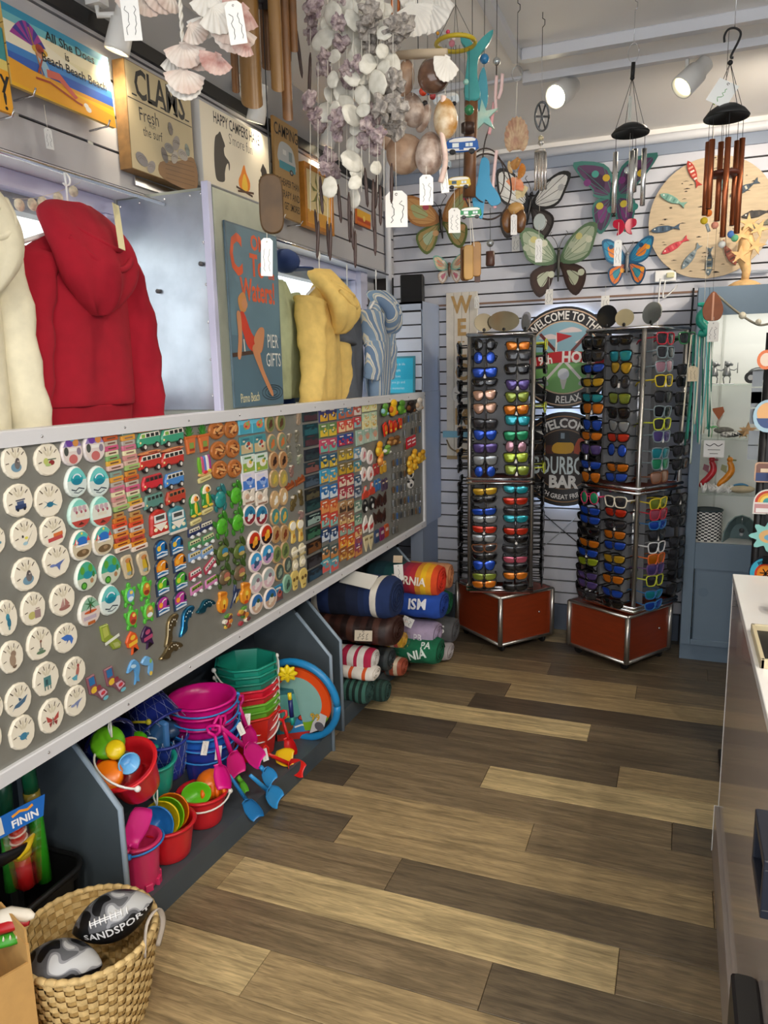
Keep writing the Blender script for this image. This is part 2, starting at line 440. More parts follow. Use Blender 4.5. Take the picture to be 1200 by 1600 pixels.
# corner box beside the back wall
cb = thing('corner_box', 'slatted blue-grey corner box beside the magnet board', 'box')
M_cbox = mat('98a4b8', .4, noise=.03, scale=7)
MB().box(XG + .02, 4.30, 1.47, XP - .01, YB - .023, 2.0, M_groove).build('core', cb)
z = 1.50
while z < 1.95:
  MB().box(XG + .03, 4.285, z + .004, XP - .005, 4.31, z + .0722, mat('c2c7d4', .5)).build('slat', cb); z += .0762
MB().box(XG + .02, 4.285, 1.965, XP - .002, 4.31, 2.012, mat('aab3c4', .5)).build('top_edge', cb)
MB().box(XP - .01, 4.285, 1.495, XP, YB - .023, 2.012, M_cbox).build('side_panel', cb)
MB().box(XP - .012, 4.282, .685, XP + .004, YB - .023, 1.494, M_cbox).build('side_panel', cb)
MB().box(XP - .10, 4.30, .0, XP - .02, YB - .023, .70, mat('8490a3', .5)).build('lower_post', cb)
MB().box(XG + .02, 4.285, 2.0, XP - .002, YB - .023, 2.012, M_cbox).build('top', cb)

# right-hand wall beyond the cabinet, and room side wall out of view
MB().box(2.9, -2.6, 0, 3.0, 4.75, ZC, mat('c9cbd6', .6)).build('wall_right', kind='structure')

# ---------------------------------------------------------------- windows
M_frame = mat('c3c4dd', .4)
def glass_mat():
  m = bpy.data.materials.new('window_glass'); m.use_nodes = True; nt = m.node_tree
  nt.nodes.remove(nt.nodes['Principled BSDF']); out = nt.nodes['Material Output']
  t = nt.nodes.new('ShaderNodeBsdfTransparent'); t.inputs[0].default_value = (.93, .96, .97, 1)
  g = nt.nodes.new('ShaderNodeBsdfGlossy'); g.inputs['Roughness'].default_value = .02
  mx = nt.nodes.new('ShaderNodeMixShader'); mx.inputs[0].default_value = .06; nt.links.new(t.outputs[0], mx.inputs[1]); nt.links.new(g.outputs[0], mx.inputs[2])
  nt.links.new(mx.outputs[0], out.inputs[0]); return m
M_glass = glass_mat()
def window(n, y0, y1):
  r = thing('window_%d' % n, None, None); r['kind'] = 'structure'
  z0, z1 = 1.50, 2.195
  fm = MB()
  for a, b, c, d in ((y0, z0, y1, z0 + .05), (y0, z1 - .05, y1, z1), (y0, z0 + .05, y0 + .05, z1 - .05), (y1 - .05, z0 + .05, y1, z1 - .05)):
    fm.box(XG - .05, a, b, XG, c, d, M_frame, .006)
  fm.build('window_frame', r)
  MB().box(XG - .03, y0 + .05, z0 + .05, XG - .026, y1 - .05, z1 - .05, M_glass).build('pane', r)
window(1, .25, 2.165); window(2, 2.60, 4.24)
# reveal jambs
MB().box(XG - .1, 4.2, 1.47, XG + .03, 4.30, 2.21, mat('c9c9dd', .5)).build('trim_1', kind='structure')
# galvanised divider column between the two windows
dv = thing('divider_column', 'galvanised metal divider column between the windows', 'column')
MB().box(XG + .0, 2.172, 1.47, XP - .01, 2.58, 2.20, mat('8f948a', .5)).build('core', dv)
fp = MB(); fp.box(XG + .01, 2.166, 1.495, XP - .03, 2.172, 2.19, M_galv)
for (x, zz) in [(-1.78, 2.17), (-1.7, 2.175), (-1.6, 2.175), (-1.5, 2.178), (-1.46, 2.18), (-1.78, 2.05), (-1.46, 2.03), (-1.46, 1.9), (-1.46, 1.78), (-1.46, 1.66), (-1.46, 1.54), (-1.78, 1.8)]:
  fp.ball((x, 2.166, zz), .005, M_chrome, 8, 4)
fp.build('metal_sheet', dv)
for (px, py) in ((246, 455), (313, 412)):
  p = at_y(px, py, 2.155); MB().lathe([(.007, 0), (.0075, .012), (0, .013)], mat('4d4d50', .5), 12, (0, 0, 0), 'z').build('knob', dv, frame((1, 0, 0), (0, 0, 1), (0, -1, 0), (p.x, 2.166, p.z)))
MB().box(XP - .032, 2.155, 1.492, XP - .006, 2.178, 2.215, M_frame, .003).build('corner_trim', dv)
MB().box(XP - .01, 2.178, 1.492, XP - .004, 2.58, 2.20, mat('9fa597', .45, .3, noise=.06, scale=12)).build('side_sheet', dv)

# ================================================================== track lights
M_lampwhite = mat('e8e6e0', .35)
M_bulb = mat('fff0c8', .4, emit=14.0)
M_bulbdim = mat('fff2b8', .4, emit=3.5)
def track_light(mount, head, aim, label, power=14, bulb=None, L=.14, r=.038, spot=PI*.55, col=(1, .86, .66)):
  """mount: point on the track; head: centre of the lamp; aim: unit-ish direction of the beam"""
  mount = Vector(mount); head = Vector(head); a = Vector(aim).normalized()
  t = thing('track_light', label, 'lamp', T(mount))
  MB().box(-.028, -.022, -.045, .028, .022, 0, M_lampwhite, .005).build('mount', t)
  back = head - mount - a * L * .25
  MB().tube([(0, 0, -.04), (0, 0, min(back.z, -.07)), tuple(back)], .009, M_lampwhite, 8).build('stem', t)
  q = a.to_track_quat('Z', 'Y').to_matrix().to_4x4(); q.translation = head - mount
  sh = MB(); sh.lathe([(0, -L*.5), (r*.62, -L*.5), (r*.68, -L*.48), (r*.74, -L*.14), (r*.92, -L*.12), (r, L*.42), (r*.98, L*.5), (r*.9, L*.5), (r*.86, L*.36), (0, L*.34)], M_lampwhite, 20)
  sh.build('shade', t, q)
  MB().lathe([(0, L*.345), (r*.84, L*.36), (r*.8, L*.42), (r*.4, L*.465), (0, L*.475)], bulb or M_bulb, 18).build('bulb', t, q)
  ld = bpy.data.lights.new('lamp_beam', 'SPOT'); ld.energy = power; ld.color = col; ld.spot_size = spot; ld.spot_blend = .8; ld.shadow_soft_size = .03
  lo_ = bpy.data.objects.new('lamp_beam', ld); COL.objects.link(lo_); lo_.parent = t
  lo_.matrix_basis = T(head - mount + a * (L * .5 + .012)) @ a.to_track_quat('-Z', 'Y').to_matrix().to_4x4()
  return t
def left_track(px, py, label, aim=(-.25, .05, -1), power=14):
  h = at_x(px, py, XW + .09)
  return track_light((XW + .03, h.y - .03, h.z + .10), h, aim, label, power)
left_track(190, 42, 'white track spotlight above the beach umbrella sign', (-.35, -.05, -1), 9)
left_track(404, 162, 'white track spotlight above the campfire bears sign', (-.35, .12, -1), 9)
left_track(516, 205, 'white track spotlight above the framed palm picture', (-.4, .1, -1), 7)
yk = 3.53
p = at_y(882, 142, 3.50); track_light(at_y(877, 95, yk), p, at_y(862, 155, 3.42) - p, 'lit white track spotlight beside the round shell ornament', 10, L=.15, r=.05)
p = at_y(1084, 118, 3.50); track_light(at_y(1075, 68, yk), p, at_y(1066, 136, 3.47) - p, 'white track spotlight between the silver and copper tube chimes', 10, M_bulbdim, L=.15, r=.048)
# unseen fill spotlights, added to warm and brighten the room
for i, (x, y, ax, ay, pw) in enumerate([(.95, .2, -.85, .7, 62), (1.25, 1.3, -1.1, .55, 60), (.3, -.9, -.35, .78, 62), (1.15, 2.5, -.75, .75, 22), (-.7, -1.2, -.2, .75, 48)]):
  track_light((x, y, ZC - .001), (x, y, ZC - .15), (ax, ay, -1), 'added out-of-view fill spotlight on the ceiling ' + ('over the counter', 'over the till side', 'behind the photographer', 'beside the sticker rack', 'above the entrance')[i], pw, spot=PI*.5, col=(1, .9, .76))
for i, (x, ax, pw) in enumerate(((.85, -1.0, 40), (1.5, -1.35, 40))):  # two more added lamps, out of view, lifting the upper back wall
  track_light((x, yk, ZC - .05), (x, yk - .02, ZC - .2), (ax, .85, -.22), 'added out-of-view fill spotlight on the back rail ' + ('above the cabinet', 'beyond the cabinet')[i], pw, spot=PI*.45, col=(1, .88, .72))

# ================================================================== magnets on the board
def gl(c, r=.28): return mat(c, r)
class Pad(MB):
  """a small flat souvenir drawn in a unit square that is scaled to w x h, thickness t"""
  def __init__(s, w, h, t=.006): super().__init__(); s.w = w; s.h = h; s.t = t; s.zt = t
  def P(s, pts): return [(x * s.w, y * s.h) for x, y in pts]
  def base(s, pts, col, bev=.12, side=None, t=None, r=.3):
    t = t or s.t; s.prism(s.P(pts), 0, t, gl(col, r), bev=min(t * .5, bev * min(s.w, s.h)), side=gl(side) if side else None); s.zt = t; return s
  def ink(s, pts, col, k=1, r=.35): s.flat(s.P(pts), s.zt + .00025 * k, gl(col, r)); return s
  def slab(s, pts, col, z0, z1, r=.3): s.prism(s.P(pts), z0, z1, gl(col, r), bev=min(.0012, (z1 - z0) * .4)); return s
  def line(s, pts, wd, col, k=2): s.stroke(s.P(pts), wd * min(s.w, s.h), s.zt + .00025 * k, gl(col, .4)); return s
def dims(px, py, wpx, hpx, x=XP):
  a = at_x(px - wpx/2, py, x); b = at_x(px + wpx/2, py, x); c = at_x(px, py, x)
  return abs(b.y - a.y), hpx / ppm(c), c
def wob(n, s, a=.06):
  r_ = random.Random(s); return [1 + r_.uniform(-a, a) for _ in range(n)]
BIRDC = 'f0ede4'
PICS = {
 'seal':   [(ell(0, -.2, .22, .16), '6f93a8'), (ell(.05, -.1, .12, .17), '6e6a6a'), (ell(.06, .03, .08, .09), '57504f'), (ell(.09, 0, .04, .03), 'b9b0a8')],
 'crab':   [(ell(-.12, -.05, .1, .12), 'b6bf6a'), (ell(.1, -.12, .12, .09), '8a2f2f'), (rect(-.05, -.02, .3, .02), '5a6c5a'), (ell(-.05, -.18, .12, .05), 'a9c07a')],
 'cart':   [(rect(-.2, -.3, .22, -.14), '2f3f66'), (rect(-.12, -.14, .15, -.02), '46587f'), (rect(-.16, -.0, .2, .04), '3b3f5a'), (ell(-.12, -.3, .05, .06), '20242f'), (ell(.14, -.3, .05, .06), '20242f')],
 'bluecrab': [(ell(0, -.14, .13, .09), '2b6f8c'), ([(-.3, -.25), (-.1, -.12), (-.12, -.17)], '3c8aa0'), ([(.3, -.22), (.1, -.1), (.1, -.16)], '3c8aa0'), ([(-.25, .02), (-.1, -.1), (-.06, -.1)], '255f80'), ([(.22, .02), (.08, -.1), (.05, -.08)], '255f80')],
 'bird':   [(ell(.02, -.1, .07, .05), 'd9d25a'), ([(-.05, -.35), (.3, .08), (.32, .1), (.02, -.3)], '6f6f74'), (ell(-.12, -.02, .04, .05), '3a3a3a'), (ell(-.05, -.28, .1, .06), '9fc0cc')],
 'truck':  [(rect(-.3, -.32, .32, -.18), 'b9494a'), (rect(-.05, -.18, .34, -.05), 'd0703a'), ([(-.1, 0), (.3, .1), (.3, .13), (-.1, .04)], '5a5548')],
 'whale':  [([(-.32, -.15), (-.1, -.1), (.3, .02), (.1, -.16), (.05, -.35), (-.05, -.18)], '5a6ea8'), (ell(-.22, -.13, .12, .05), '6f80b5')],
 'coral':  [(ell(-.12, -.2, .16, .13), 'b7b06a'), (rect(.0, -.33, .26, -.05), '9a8080'), (rect(.05, -.02, .22, .02), 'a78f8a')],
 'ship':   [(ell(0, -.28, .25, .08), '9a6a62'), ([(-.2, -.24), (-.02, .08), (.0, -.24)], 'b08a84'), ([(.02, -.24), (.05, .06), (.24, -.2)], 'a5726a')],
 'seahorse': [(ell(-.02, .02, .1, .12), '3f8aa0'), (ell(.02, -.16, .1, .16), '2f6f88'), (ell(.0, -.34, .05, .07), '5a8a90')],
 'brownhorse': [(ell(.05, .1, .12, .12), '8f7a68'), (ell(-.02, -.12, .14, .22), '9b8672'), (arc(.02, -.32, .1, -PI, 0), '75624f')],
 'anchor': [(rect(-.02, -.3, .02, .08), '6f6058'), (ell(0, -.3, .2, .06), '5f7a5f'), (ell(0, .08, .05, .05), '8a5f50'), (ell(0, -.2, .1, .05), '77887a')],
 'dolphin': [([(-.28, .08), (.0, .14), (.2, .06), (.3, -.1), (.2, -.3), (.12, -.12), (-.1, -.08)], '3f6fc0'), ([(.0, -.08), (-.05, -.22), (.08, -.1)], '2f58a0')],
 'tower':  [(rect(-.15, -.25, .16, .08), '4f7f80'), (rect(-.08, -.2, .02, -.02), '2f4f55'), (rect(-.14, -.38, -.1, -.25), '3f6060'), (rect(.1, -.38, .14, -.25), '3f6060'), (rect(-.02, -.38, .02, -.25), '3f6060')],
 'mermaid': [(ell(.08, -.02, .08, .2, rot=-.4), 'b06a60'), ([(-.25, -.15), (.05, -.12), (-.02, -.35), (-.18, -.28)], '5aa0b5'), (ell(.15, .2, .06, .07), 'a04a48')],
 'shark':  [([(-.34, -.3), (-.2, -.12), (.1, -.02), (.34, .08), (.2, -.14), (-.05, -.24), (-.24, -.22)], '4a6a86'), ([(-.02, -.05), (-.05, .1), (.1, 0)], '3a5570')],
 'dolphin2': [([(-.32, -.15), (-.05, -.02), (.3, .06), (.1, -.1), (.0, -.3), (-.04, -.12)], '7a86ae'), (ell(-.2, -.12, .12, .05), '8b95ba')],
 'butterfly': [([(-.02, -.12), (-.28, .08), (-.24, -.14), (-.06, -.2)], 'b04a44'), ([(.02, -.12), (.28, .08), (.25, -.14), (.06, -.2)], 'b04a44'), ([(-.02, -.2), (-.18, -.2), (-.14, -.36)], '8f3a38'), ([(.02, -.2), (.2, -.2), (.14, -.36)], '8f3a38'), (rect(-.015, -.3, .015, -.05), '3a2525')],
 'turtle': [(ell(0, -.12, .16, .12), '3f7f9f'), (ell(.17, -.1, .06, .05), '5f90a0'), ([(-.25, -.02), (-.08, -.06), (-.1, -.12)], '5080a0'), ([(-.2, -.28), (-.06, -.16), (-.1, -.2)], '5080a0'), ([(.12, -.3), (.02, -.2), (.08, -.18)], '5080a0')],
}
def sand_dollar(px, py, pic, desc, wpx=42, hpx=54, group=None):
  w, h, c = dims(px, py, wpx, hpx); s = int(px * 7 + py)
  W = wob(16, s, .03); P = [(.5 * W[i] * math.cos(2*PI*i/16 + .2), .5 * W[i] * math.sin(2*PI*i/16 + .2)) for i in range(16)]
  t = thing('sand_dollar_magnet', 'cream sand dollar magnet showing ' + desc, 'magnet', FL(c + Vector((.0, 0, 0)), rnd.uniform(-.12, .12)), group)
  d = Pad(w, h, .007); d.base(P, 'e6dfcd', .1, r=.6)
  for a, q in ((.55, .30), (1.15, .27), (1.9, .27), (2.5, .32), (3.5, .33)):
    x, y = q * math.cos(a), q * math.sin(a) + .06; d.line([(x * .85, y * .85), (x * 1.25, y * 1.25)], .03, '5d5246')
  for a in (.85, 1.55, 2.2):
    d.ink(tr(ell(0, 0, .035, .13, 10), .17 * math.cos(a), .06 + .17 * math.sin(a), rot=a - PI/2), 'd3cab2')
  t = d.build('shell', t)
  q = Pad(w, h, .007)
  for i, (P2, col) in enumerate(PICS[pic]): q.ink(tr(P2, sx=.9, sy=.85), col, 3 + i * .6, .5)
  q.build('picture', t)
SD = [(21, 721, 'seal', 'a grey seal in blue water, under the red hoodie', 42, 54), (72.5, 718, 'crab', 'a red crab with green weed', 43, 52), (27, 782, 'cart', 'a navy golf cart', 46, 54),
   (74, 781.5, 'bluecrab', 'a teal blue crab', 45, 55), (36, 836, 'bird', 'a yellow gull by an oar', 43, 53), (81, 831, 'truck', 'a red truck with surfboard', 42, 50),
   (86.6, 876, 'whale', 'a slender blue whale', 43, 53), (39, 897, 'seal', 'a grey seal in blue water, beside a blue whale one', 45, 54), (50, 951, 'coral', 'brown and green coral', 40, 55),
   (96, 937, 'ship', 'a red-brown ship', 40, 52), (9, 965, 'seahorse', 'a teal seahorse', 34, 58), (60, 1005, 'anchor', 'a brown lighthouse', 42, 54), (101, 996.6, 'dolphin', 'a bright blue dolphin', 38, 48),
   (16, 1026, 'brownhorse', 'a brown seahorse', 40, 53), (70, 1060, 'tower', 'a teal lifeguard tower', 42, 55), (115, 1049, 'mermaid', 'a red mermaid with blue tail', 36, 47),
   (27, 1093, 'shark', 'a dark blue shark', 44, 54), (116.6, 1094.6, 'dolphin2', 'a grey leaping dolphin', 35, 50), (78.6, 1118, 'butterfly', 'a red butterfly', 41, 55), (33, 1144, 'turtle', 'a small blue turtle', 43, 56),
   (-8, 844, 'turtle', 'its plain rim at the board edge', 30, 46), (-9, 1105, 'bird', 'its edge beside the shark one', 26, 40), (-11, 1152, 'whale', 'its edge beside the blue turtle one', 26, 44)]
for a in SD: sand_dollar(*a)

EGG = [(.5 * math.cos(2*PI*i/20) * (1 - .16 * math.sin(2*PI*i/20)), .5 * math.sin(2*PI*i/20)) for i in range(20)]
def egg(px, py, style, group, label, wpx=34, hpx=49):
  w, h, c = dims(px, py, wpx, hpx)
  t = thing('pebble_magnet', label, 'magnet', FL(c), group)
  rims = {'sea': 'dfe4dc', 'palm': 'e6e2d8', 'umb': 'e8e4da', 'red': 'bfe0d6', 'multi': 'ded6d6', 'wave': 'dfe6e0', 'sun': 'dcd5c6'}
  d = Pad(w, h, .009); d.base(EGG, rims[style], .1); t = d.build('stone', t)
  q = Pad(w, h, .009); E = tr(EGG, s=.9)
  def band(y0, y1, col, k=1):
    P = [(x, min(max(y, y0), y1)) for x, y in E if True]; q.ink(P, col, k)
  if style == 'multi':
    band(.12, .5, '8f7fb5'); band(-.5, .12, 'd8cdc8'); q.ink(ell(-.12, .25, .16, .14), '6a3f98', 2); q.ink(ell(.16, .24, .14, .13), 'c98a4a', 3); q.ink(ell(.0, .35, .1, .07), '5a9fd0', 4)
    q.ink(ell(0, -.28, .2, .15), 'c06a68', 2); q.ink(ell(-.3, -.02, .1, .14), '4a4f4a', 3); q.ink(ell(.28, -.05, .1, .12), '8a7f90', 3); q.ink(crect(0, .02, .35, .1), 'e8e6e0', 4)
  elif style == 'wave':
    band(-.5, .5, 'cfdcd8'); band(.05, .5, '6fc7c4', 2); q.ink(ell(0, .08, .28, .18), '2a9aa8', 3); q.ink(ell(0, .0, .22, .1), '1f7f98', 4); q.line(arc(0, .08, .2, .3, PI - .3, 8, .16), .05, 'd8e8f0', 5)
    q.line([(-.3, -.22), (-.1, -.28), (.05, -.2), (.3, -.26)], .04, '2f3a48', 4); q.line([(-.2, -.32), (.0, -.36), (.2, -.3)], .03, '55606a', 4)
  elif style == 'red':
    band(-.5, .5, 'd9ddd2'); band(.25, .5, '7fd0c2', 2); band(-.5, -.22, 'b5483f', 2)
    for x in (-.22, 0, .2): q.ink(ell(x, .16, .09, .09), 'c0a8b0', 3); q.ink(ell(x + .05, .05, .05, .05), 'a85a68', 4)
    q.ink(crect(0, -.06, .4, .1), 'd8d2c0', 4); q.ink([(-.15, -.36), (0, -.26), (.15, -.36)], '5a2f28', 4)
  elif style == 'umb':
    band(-.5, .5, 'cbbfa4'); band(.1, .5, '55b8ac', 2); q.ink(ell(.02, .12, .24, .16), '2f6fc0', 3); q.ink([(-.38, .05), (-.28, .25), (-.15, .1)], 'd8484a', 4); q.ink([(.22, .12), (.3, .28), (.4, .1)], 'd8484a', 4)
    q.ink([(-.3, .08), (-.26, .24), (-.2, .1)], 'f0efe8', 5); q.ink(crect(0, .0, .6, .05), 'e8eae8', 5); q.ink(ell(0, -.25, .3, .12), '6f5a40', 3); q.ink(ell(.05, -.22, .1, .06), '9a8060', 4); q.ink(ell(.02, .38, .05, .04), 'e0d060', 4)
  elif style == 'turtle':
    pass
  elif style == 'sea':
    band(-.5, .5, 'c5cbb8'); band(-.05, .5, '4aa88a', 2); q.ink(ell(.05, .02, .22, .13), '2a8fa0', 3)
    for x, y in ((-.2, .2), (.18, .22)): q.ink(ell(x, y, .1, .13), '5aa03a', 4)
    q.ink(ell(-.18, -.3, .14, .12), '2f6f2f', 4); q.ink(ell(-.18, -.3, .09, .08), '5fae3f', 5); q.ink(ell(.2, -.2, .08, .08), 'a8805a', 4); q.ink(ell(.3, .0, .06, .1), '3f7f3f', 4)
  elif style == 'palm':
    band(-.5, .5, 'd6c8c0'); band(.08, .5, '8fb8a0', 2)
    for a in range(7): q.ink(tr([(0, -.03), (.3, .05), (0, .04)], .02, .22, rot=a * .9), '2f6a40', 3 + a * .1)
    q.ink(ell(0, -.02, .3, .05), 'c85a30', 4); q.ink(crect(-.05, -.2, .6, .12), 'b5a8b8', 4); q.ink(crect(0, -.38, .35, .1), 'b0602f', 4); q.line([(.02, .22), (-.02, -.05)], .05, '5a4028', 5)
  q.build('picture', t)
EG = [('multi', 'purple and orange beach scenes egg-shaped stone magnet', (109, 703.6), (144, 698)), ('wave', 'teal wave egg-shaped stone magnet', (116, 752.6), (151, 752), (169, 937)),
   ('red', 'pale teal egg-shaped stone magnet with red lower band', (121, 802), (155, 798.6)), ('umb', 'egg-shaped stone magnet with red and white beach umbrellas', (124, 851.6), (158, 844)),
   ('sea', 'egg-shaped stone magnet with green sea turtles', (131.6, 899), (169, 889)), ('palm', 'egg-shaped stone magnet with a dark palm tree', (137, 954))]
for e in EG:
  for p in e[2:]: egg(p[0], p[1], e[0], None if len(e) == 3 else e[1] + 's', e[1])

def put(name, label, px, py, wpx, hpx, draw, roll=0.0, group=None, cat='magnet', t=.006, parts=False):
  w, h, c = dims(px, py, wpx, hpx); d = Pad(w, h, t); r = draw(d)
  return d.build(name, None, FL(c, roll), label, cat, group)

# stacks of little signboards
def d_stack(cols, top):
  def f(d):
    n = len(cols)
    for i, (col, wd, dx) in enumerate(cols):
      y1 = .5 - i / n; y0 = y1 - 1.02 / n
      d.slab(rrect(dx, (y0 + y1)/2, wd, (y1 - y0), .03, 2), col, 0, d.t + .001 * (i % 2))
      d.zt = d.t + .001 * (i % 2)
      d.ink(crect(dx, (y0+y1)/2, wd * .6, (y1-y0) * .3), top, 1.5)
  return f
_s1 = [('c98a3a', .7, 0), ('c05a30', .9, 0), ('b9b0a0', .8, 0), ('c85a80', .85, 0), ('d8d0b0', .8, 0), ('7fae70', .8, 0), ('d8a840', .9, .05), ('d8b8b0', 1, .1)]
_s2 = [('7f9a90', .7, 0), ('d89a40', .85, 0), ('b0a8a0', .8, 0), ('c8708a', .85, 0), ('e0d8b0', .8, 0), ('c88a88', .85, 0), ('d0b0a0', .9, .05), ('9ab870', 1, .1)]
_s3 = [('b08a50', .6, 0), ('c8752f', .8, 0), ('d8502f', .9, 0), ('c0b8b0', .8, 0), ('d88a3a', .95, 0), ('b84a3a', .8, 0), ('d8902f', 1, 0), ('e0d0c0', 1, .05)]
for (px, py, cc) in ((172.5, 704, _s1), (200, 703, _s2), (182.5, 767.5, _s2), (206, 766, _s1)):
  put('surfboard_sign_magnet', 'stacked pastel surfboards magnet' + (' with green bottom board' if cc is _s2 else ' with cream bottom board'), px, py, 25, 62, d_stack(cc, '6f5040' if cc is _s1 else '8a7060'), .05, 'stacked surfboard magnets')
for (px, py) in ((187, 831), (212.5, 829)):
  put('surfboard_sign_magnet', 'stacked orange and red boards magnet', px, py, 25, 62, d_stack(_s3, '7a3520'), .03, 'orange board stack magnets')

# camper vans
def van(px, py, col, label, board=True, wpx=36, hpx=35, group=None, top='e8e2d4', people='3a3a34'):
  w, h, c = dims(px, py, wpx, hpx)
  t = thing('van_magnet', label, 'magnet', FL(c, .05), group)
  d = Pad(w, h, .009)
  body = [(-.48, -.32), (.48, -.32), (.5, .0), (.44, .3), (-.36, .3), (-.47, .05), (-.5, -.1)]
  d.base(body, col, .08); d.ink([(-.45, .06), (.47, .06), (.43, .27), (-.35, .27)], top, 1)
  for i in range(4): d.ink(crect(-.27 + i * .2, .15, .15, .15), '2b2e2c' if i != 0 else people, 2)
  d.ink(ell(-.42, -.12, .04, .05), 'f0e0a0', 2); d.build('body', t)
  wl = Pad(w, h, .01)
  for x in (-.26, .28): wl.lathe([(h * .15, .002), (h * .15, .011), (h * .13, .012), (0, .012)], gl('221f1e'), 14, (x * w, -.34 * h, 0)); wl.zt = .012; wl.ink(ell(x, -.34, .09 * h / w, .09), 'd8d4cc', 1)
  wl.build('wheels', t)
  if board:
    b = Pad(w, h, .011); b.base(tr(ell(0, 0, .5, .07, 16), .0, .38, rot=.02), 'd98a5a', .03); b.ink(tr(crect(.1, 0, .4, .05), 0, .38), '8a4030', 1); b.build('surfboard', t)
van(230, 685, '3f9a7a', 'green camper van magnet with surfboard on roof', group='green surf van magnets', people='7fb04a')
van(267, 680, '3f9a7a', 'green camper van magnet with surfboard on roof', group='green surf van magnets', people='7fb04a')
van(232, 720, 'c23a32', 'red camper van magnet with surfboard on roof', group='red surf van magnets'); van(267.5, 715, 'c23a32', 'red camper van magnet with surfboard on roof', group='red surf van magnets')
van(236, 752.5, 'c8303a', 'red camper van magnet with a dark top and bare roof', False, 33, 34, top='9a3038'); van(270, 747.5, '4a86c8', 'blue camper van magnet with white top', False, 31, 32)
van(238, 782, '5a8a80', 'grey-green camper van magnet with a white door', False, 31, 34, top='6f9a90'); van(272.5, 775, 'b8402f', 'brick red camper van magnet with rounded roof', False, 31, 32, top='c87048')
def vanfront(px, py, col, label):
  w, h, c = dims(px, py, 27, 44); t = thing('van_magnet', label, 'magnet', FL(c, .02))
  d = Pad(w, h, .011); d.base(spl([(-.46, -.44), (.46, -.44), (.5, -.05), (.42, .35), (0, .5), (-.42, .35), (-.5, -.05)], 3, True), col, .1); d.ink(crect(0, .18, .7, .28), 'dfe4e2', 1); d.ink(crect(0, .2, .5, .14), '4a4a48', 2)
  d.ink([(-.4, -.02), (0, -.3), (.4, -.02), (.4, .0), (-.4, .0)], 'e8e2d6', 2); d.build('body', t)
  q = Pad(w, h, .012); q.zt = .012
  for x in (-.3, .3): q.prism(q.P(ell(x, -.2, .1, .07, 12)), .008, .0125, gl('efe6c0'), .001)
  q.build('headlights', t); MB().box(-w * .48, -h * .46, .002, w * .48, -h * .36, .013, gl('d8cfc4'), .002).build('bumper', t)
vanfront(246, 817, 'b8342c', 'red van front magnet'); vanfront(274, 812, '3f8a98', 'teal van front magnet')

# potted plants
for i, (px, py) in enumerate(((295, 687), (316, 684))):
  w, h, c = dims(px, py, 19, 46); t = thing('potted_plant_magnet', 'potted spiky plant magnet with orange pot', 'magnet', FL(c, .03), 'potted plant magnets')
  d = Pad(w, h, .009); d.base([(-.42, .08), (-.28, -.48), (.28, -.48), (.42, .08)], 'd0703a', .06); d.ink(crect(0, -.2, .35, .2), '7f9a4a', 1); d.ink(crect(0, -.34, .4, .08), '9a3f28', 2); d.base(crect(0, .08, .95, .09), 'c5652f', .03); d.build('pot', t)
  d = Pad(w, h, .006)
  for a in range(7): d.base(tr([(-.035, 0), (0, .4), (.035, 0)], 0, .1, rot=(a - 3) * .42), '3f8a34', .0, t=.004 + .0006 * (a % 3))
  d.build('leaves', t)

# carved brown discs
for i, (px, py) in enumerate(((337, 672), (360, 670.6), (340, 704), (362, 701), (342, 734), (365, 732))):
  w, h, c = dims(px, py, 25 if i % 2 == 0 else 22, 29); t = thing('carved_disc_magnet', 'round carved brown resin magnet with figures in relief', 'magnet', FL(c), 'carved brown disc magnets')
  d = Pad(w, h, .008); d.base(ell(0, 0, .5, .5, 22), 'b06a34', .1); t = d.build('disc', t)
  q = Pad(w, h, .008); q.zt = .008
  for k in range(6):
    a = k * 1.05 + i; q.slab(tr(ell(0, 0, .2, .05, 10), .2 * math.cos(a), .2 * math.sin(a), rot=a + 1.2), 'd09258' if k % 2 else '6f3a1c', .008, .0105 + .0005 * k)
  q.slab(tr(ell(0, 0, .32, .07, 12), 0, .02, rot=.7 if i < 2 else -.4), 'dca468', .008, .0125); q.build('relief', t)

# surfboard rack and parrot pieces with name plates
def plate(px, py, what): put('name_plate_magnet', 'small cream name plate magnet under the ' + what, px, py, 21, 11, lambda d: d.base(rrect(0, 0, 1, .8, .18, 3), 'cfc48a', .1).ink(crect(0, 0, .7, .18), '9a8f58'), .12)
def f(d):
  d.base(ell(0, -.38, .5, .13), 'd8b070', .05)
  for i, cc in enumerate(('6fae30', 'd05a80', '5a7fc8', 'e8e4e0', 'a03a8a')): d.slab(tr(ell(0, 0, .1, .4, 14), -.36 + i * .18, .05), cc, .001 * (i % 2), .007 + .001 * (i % 2))
  d.slab(ell(-.05, -.3, .14, .08), 'd83a3a', .006, .01); d.slab(ell(.25, -.28, .12, .07), 'e8c83a', .006, .01)
put('surf_rack_magnet', 'magnet of colourful upright surfboards in a row', 318, 727, 21, 34, f, .08); plate(319, 748, 'row of surfboards')
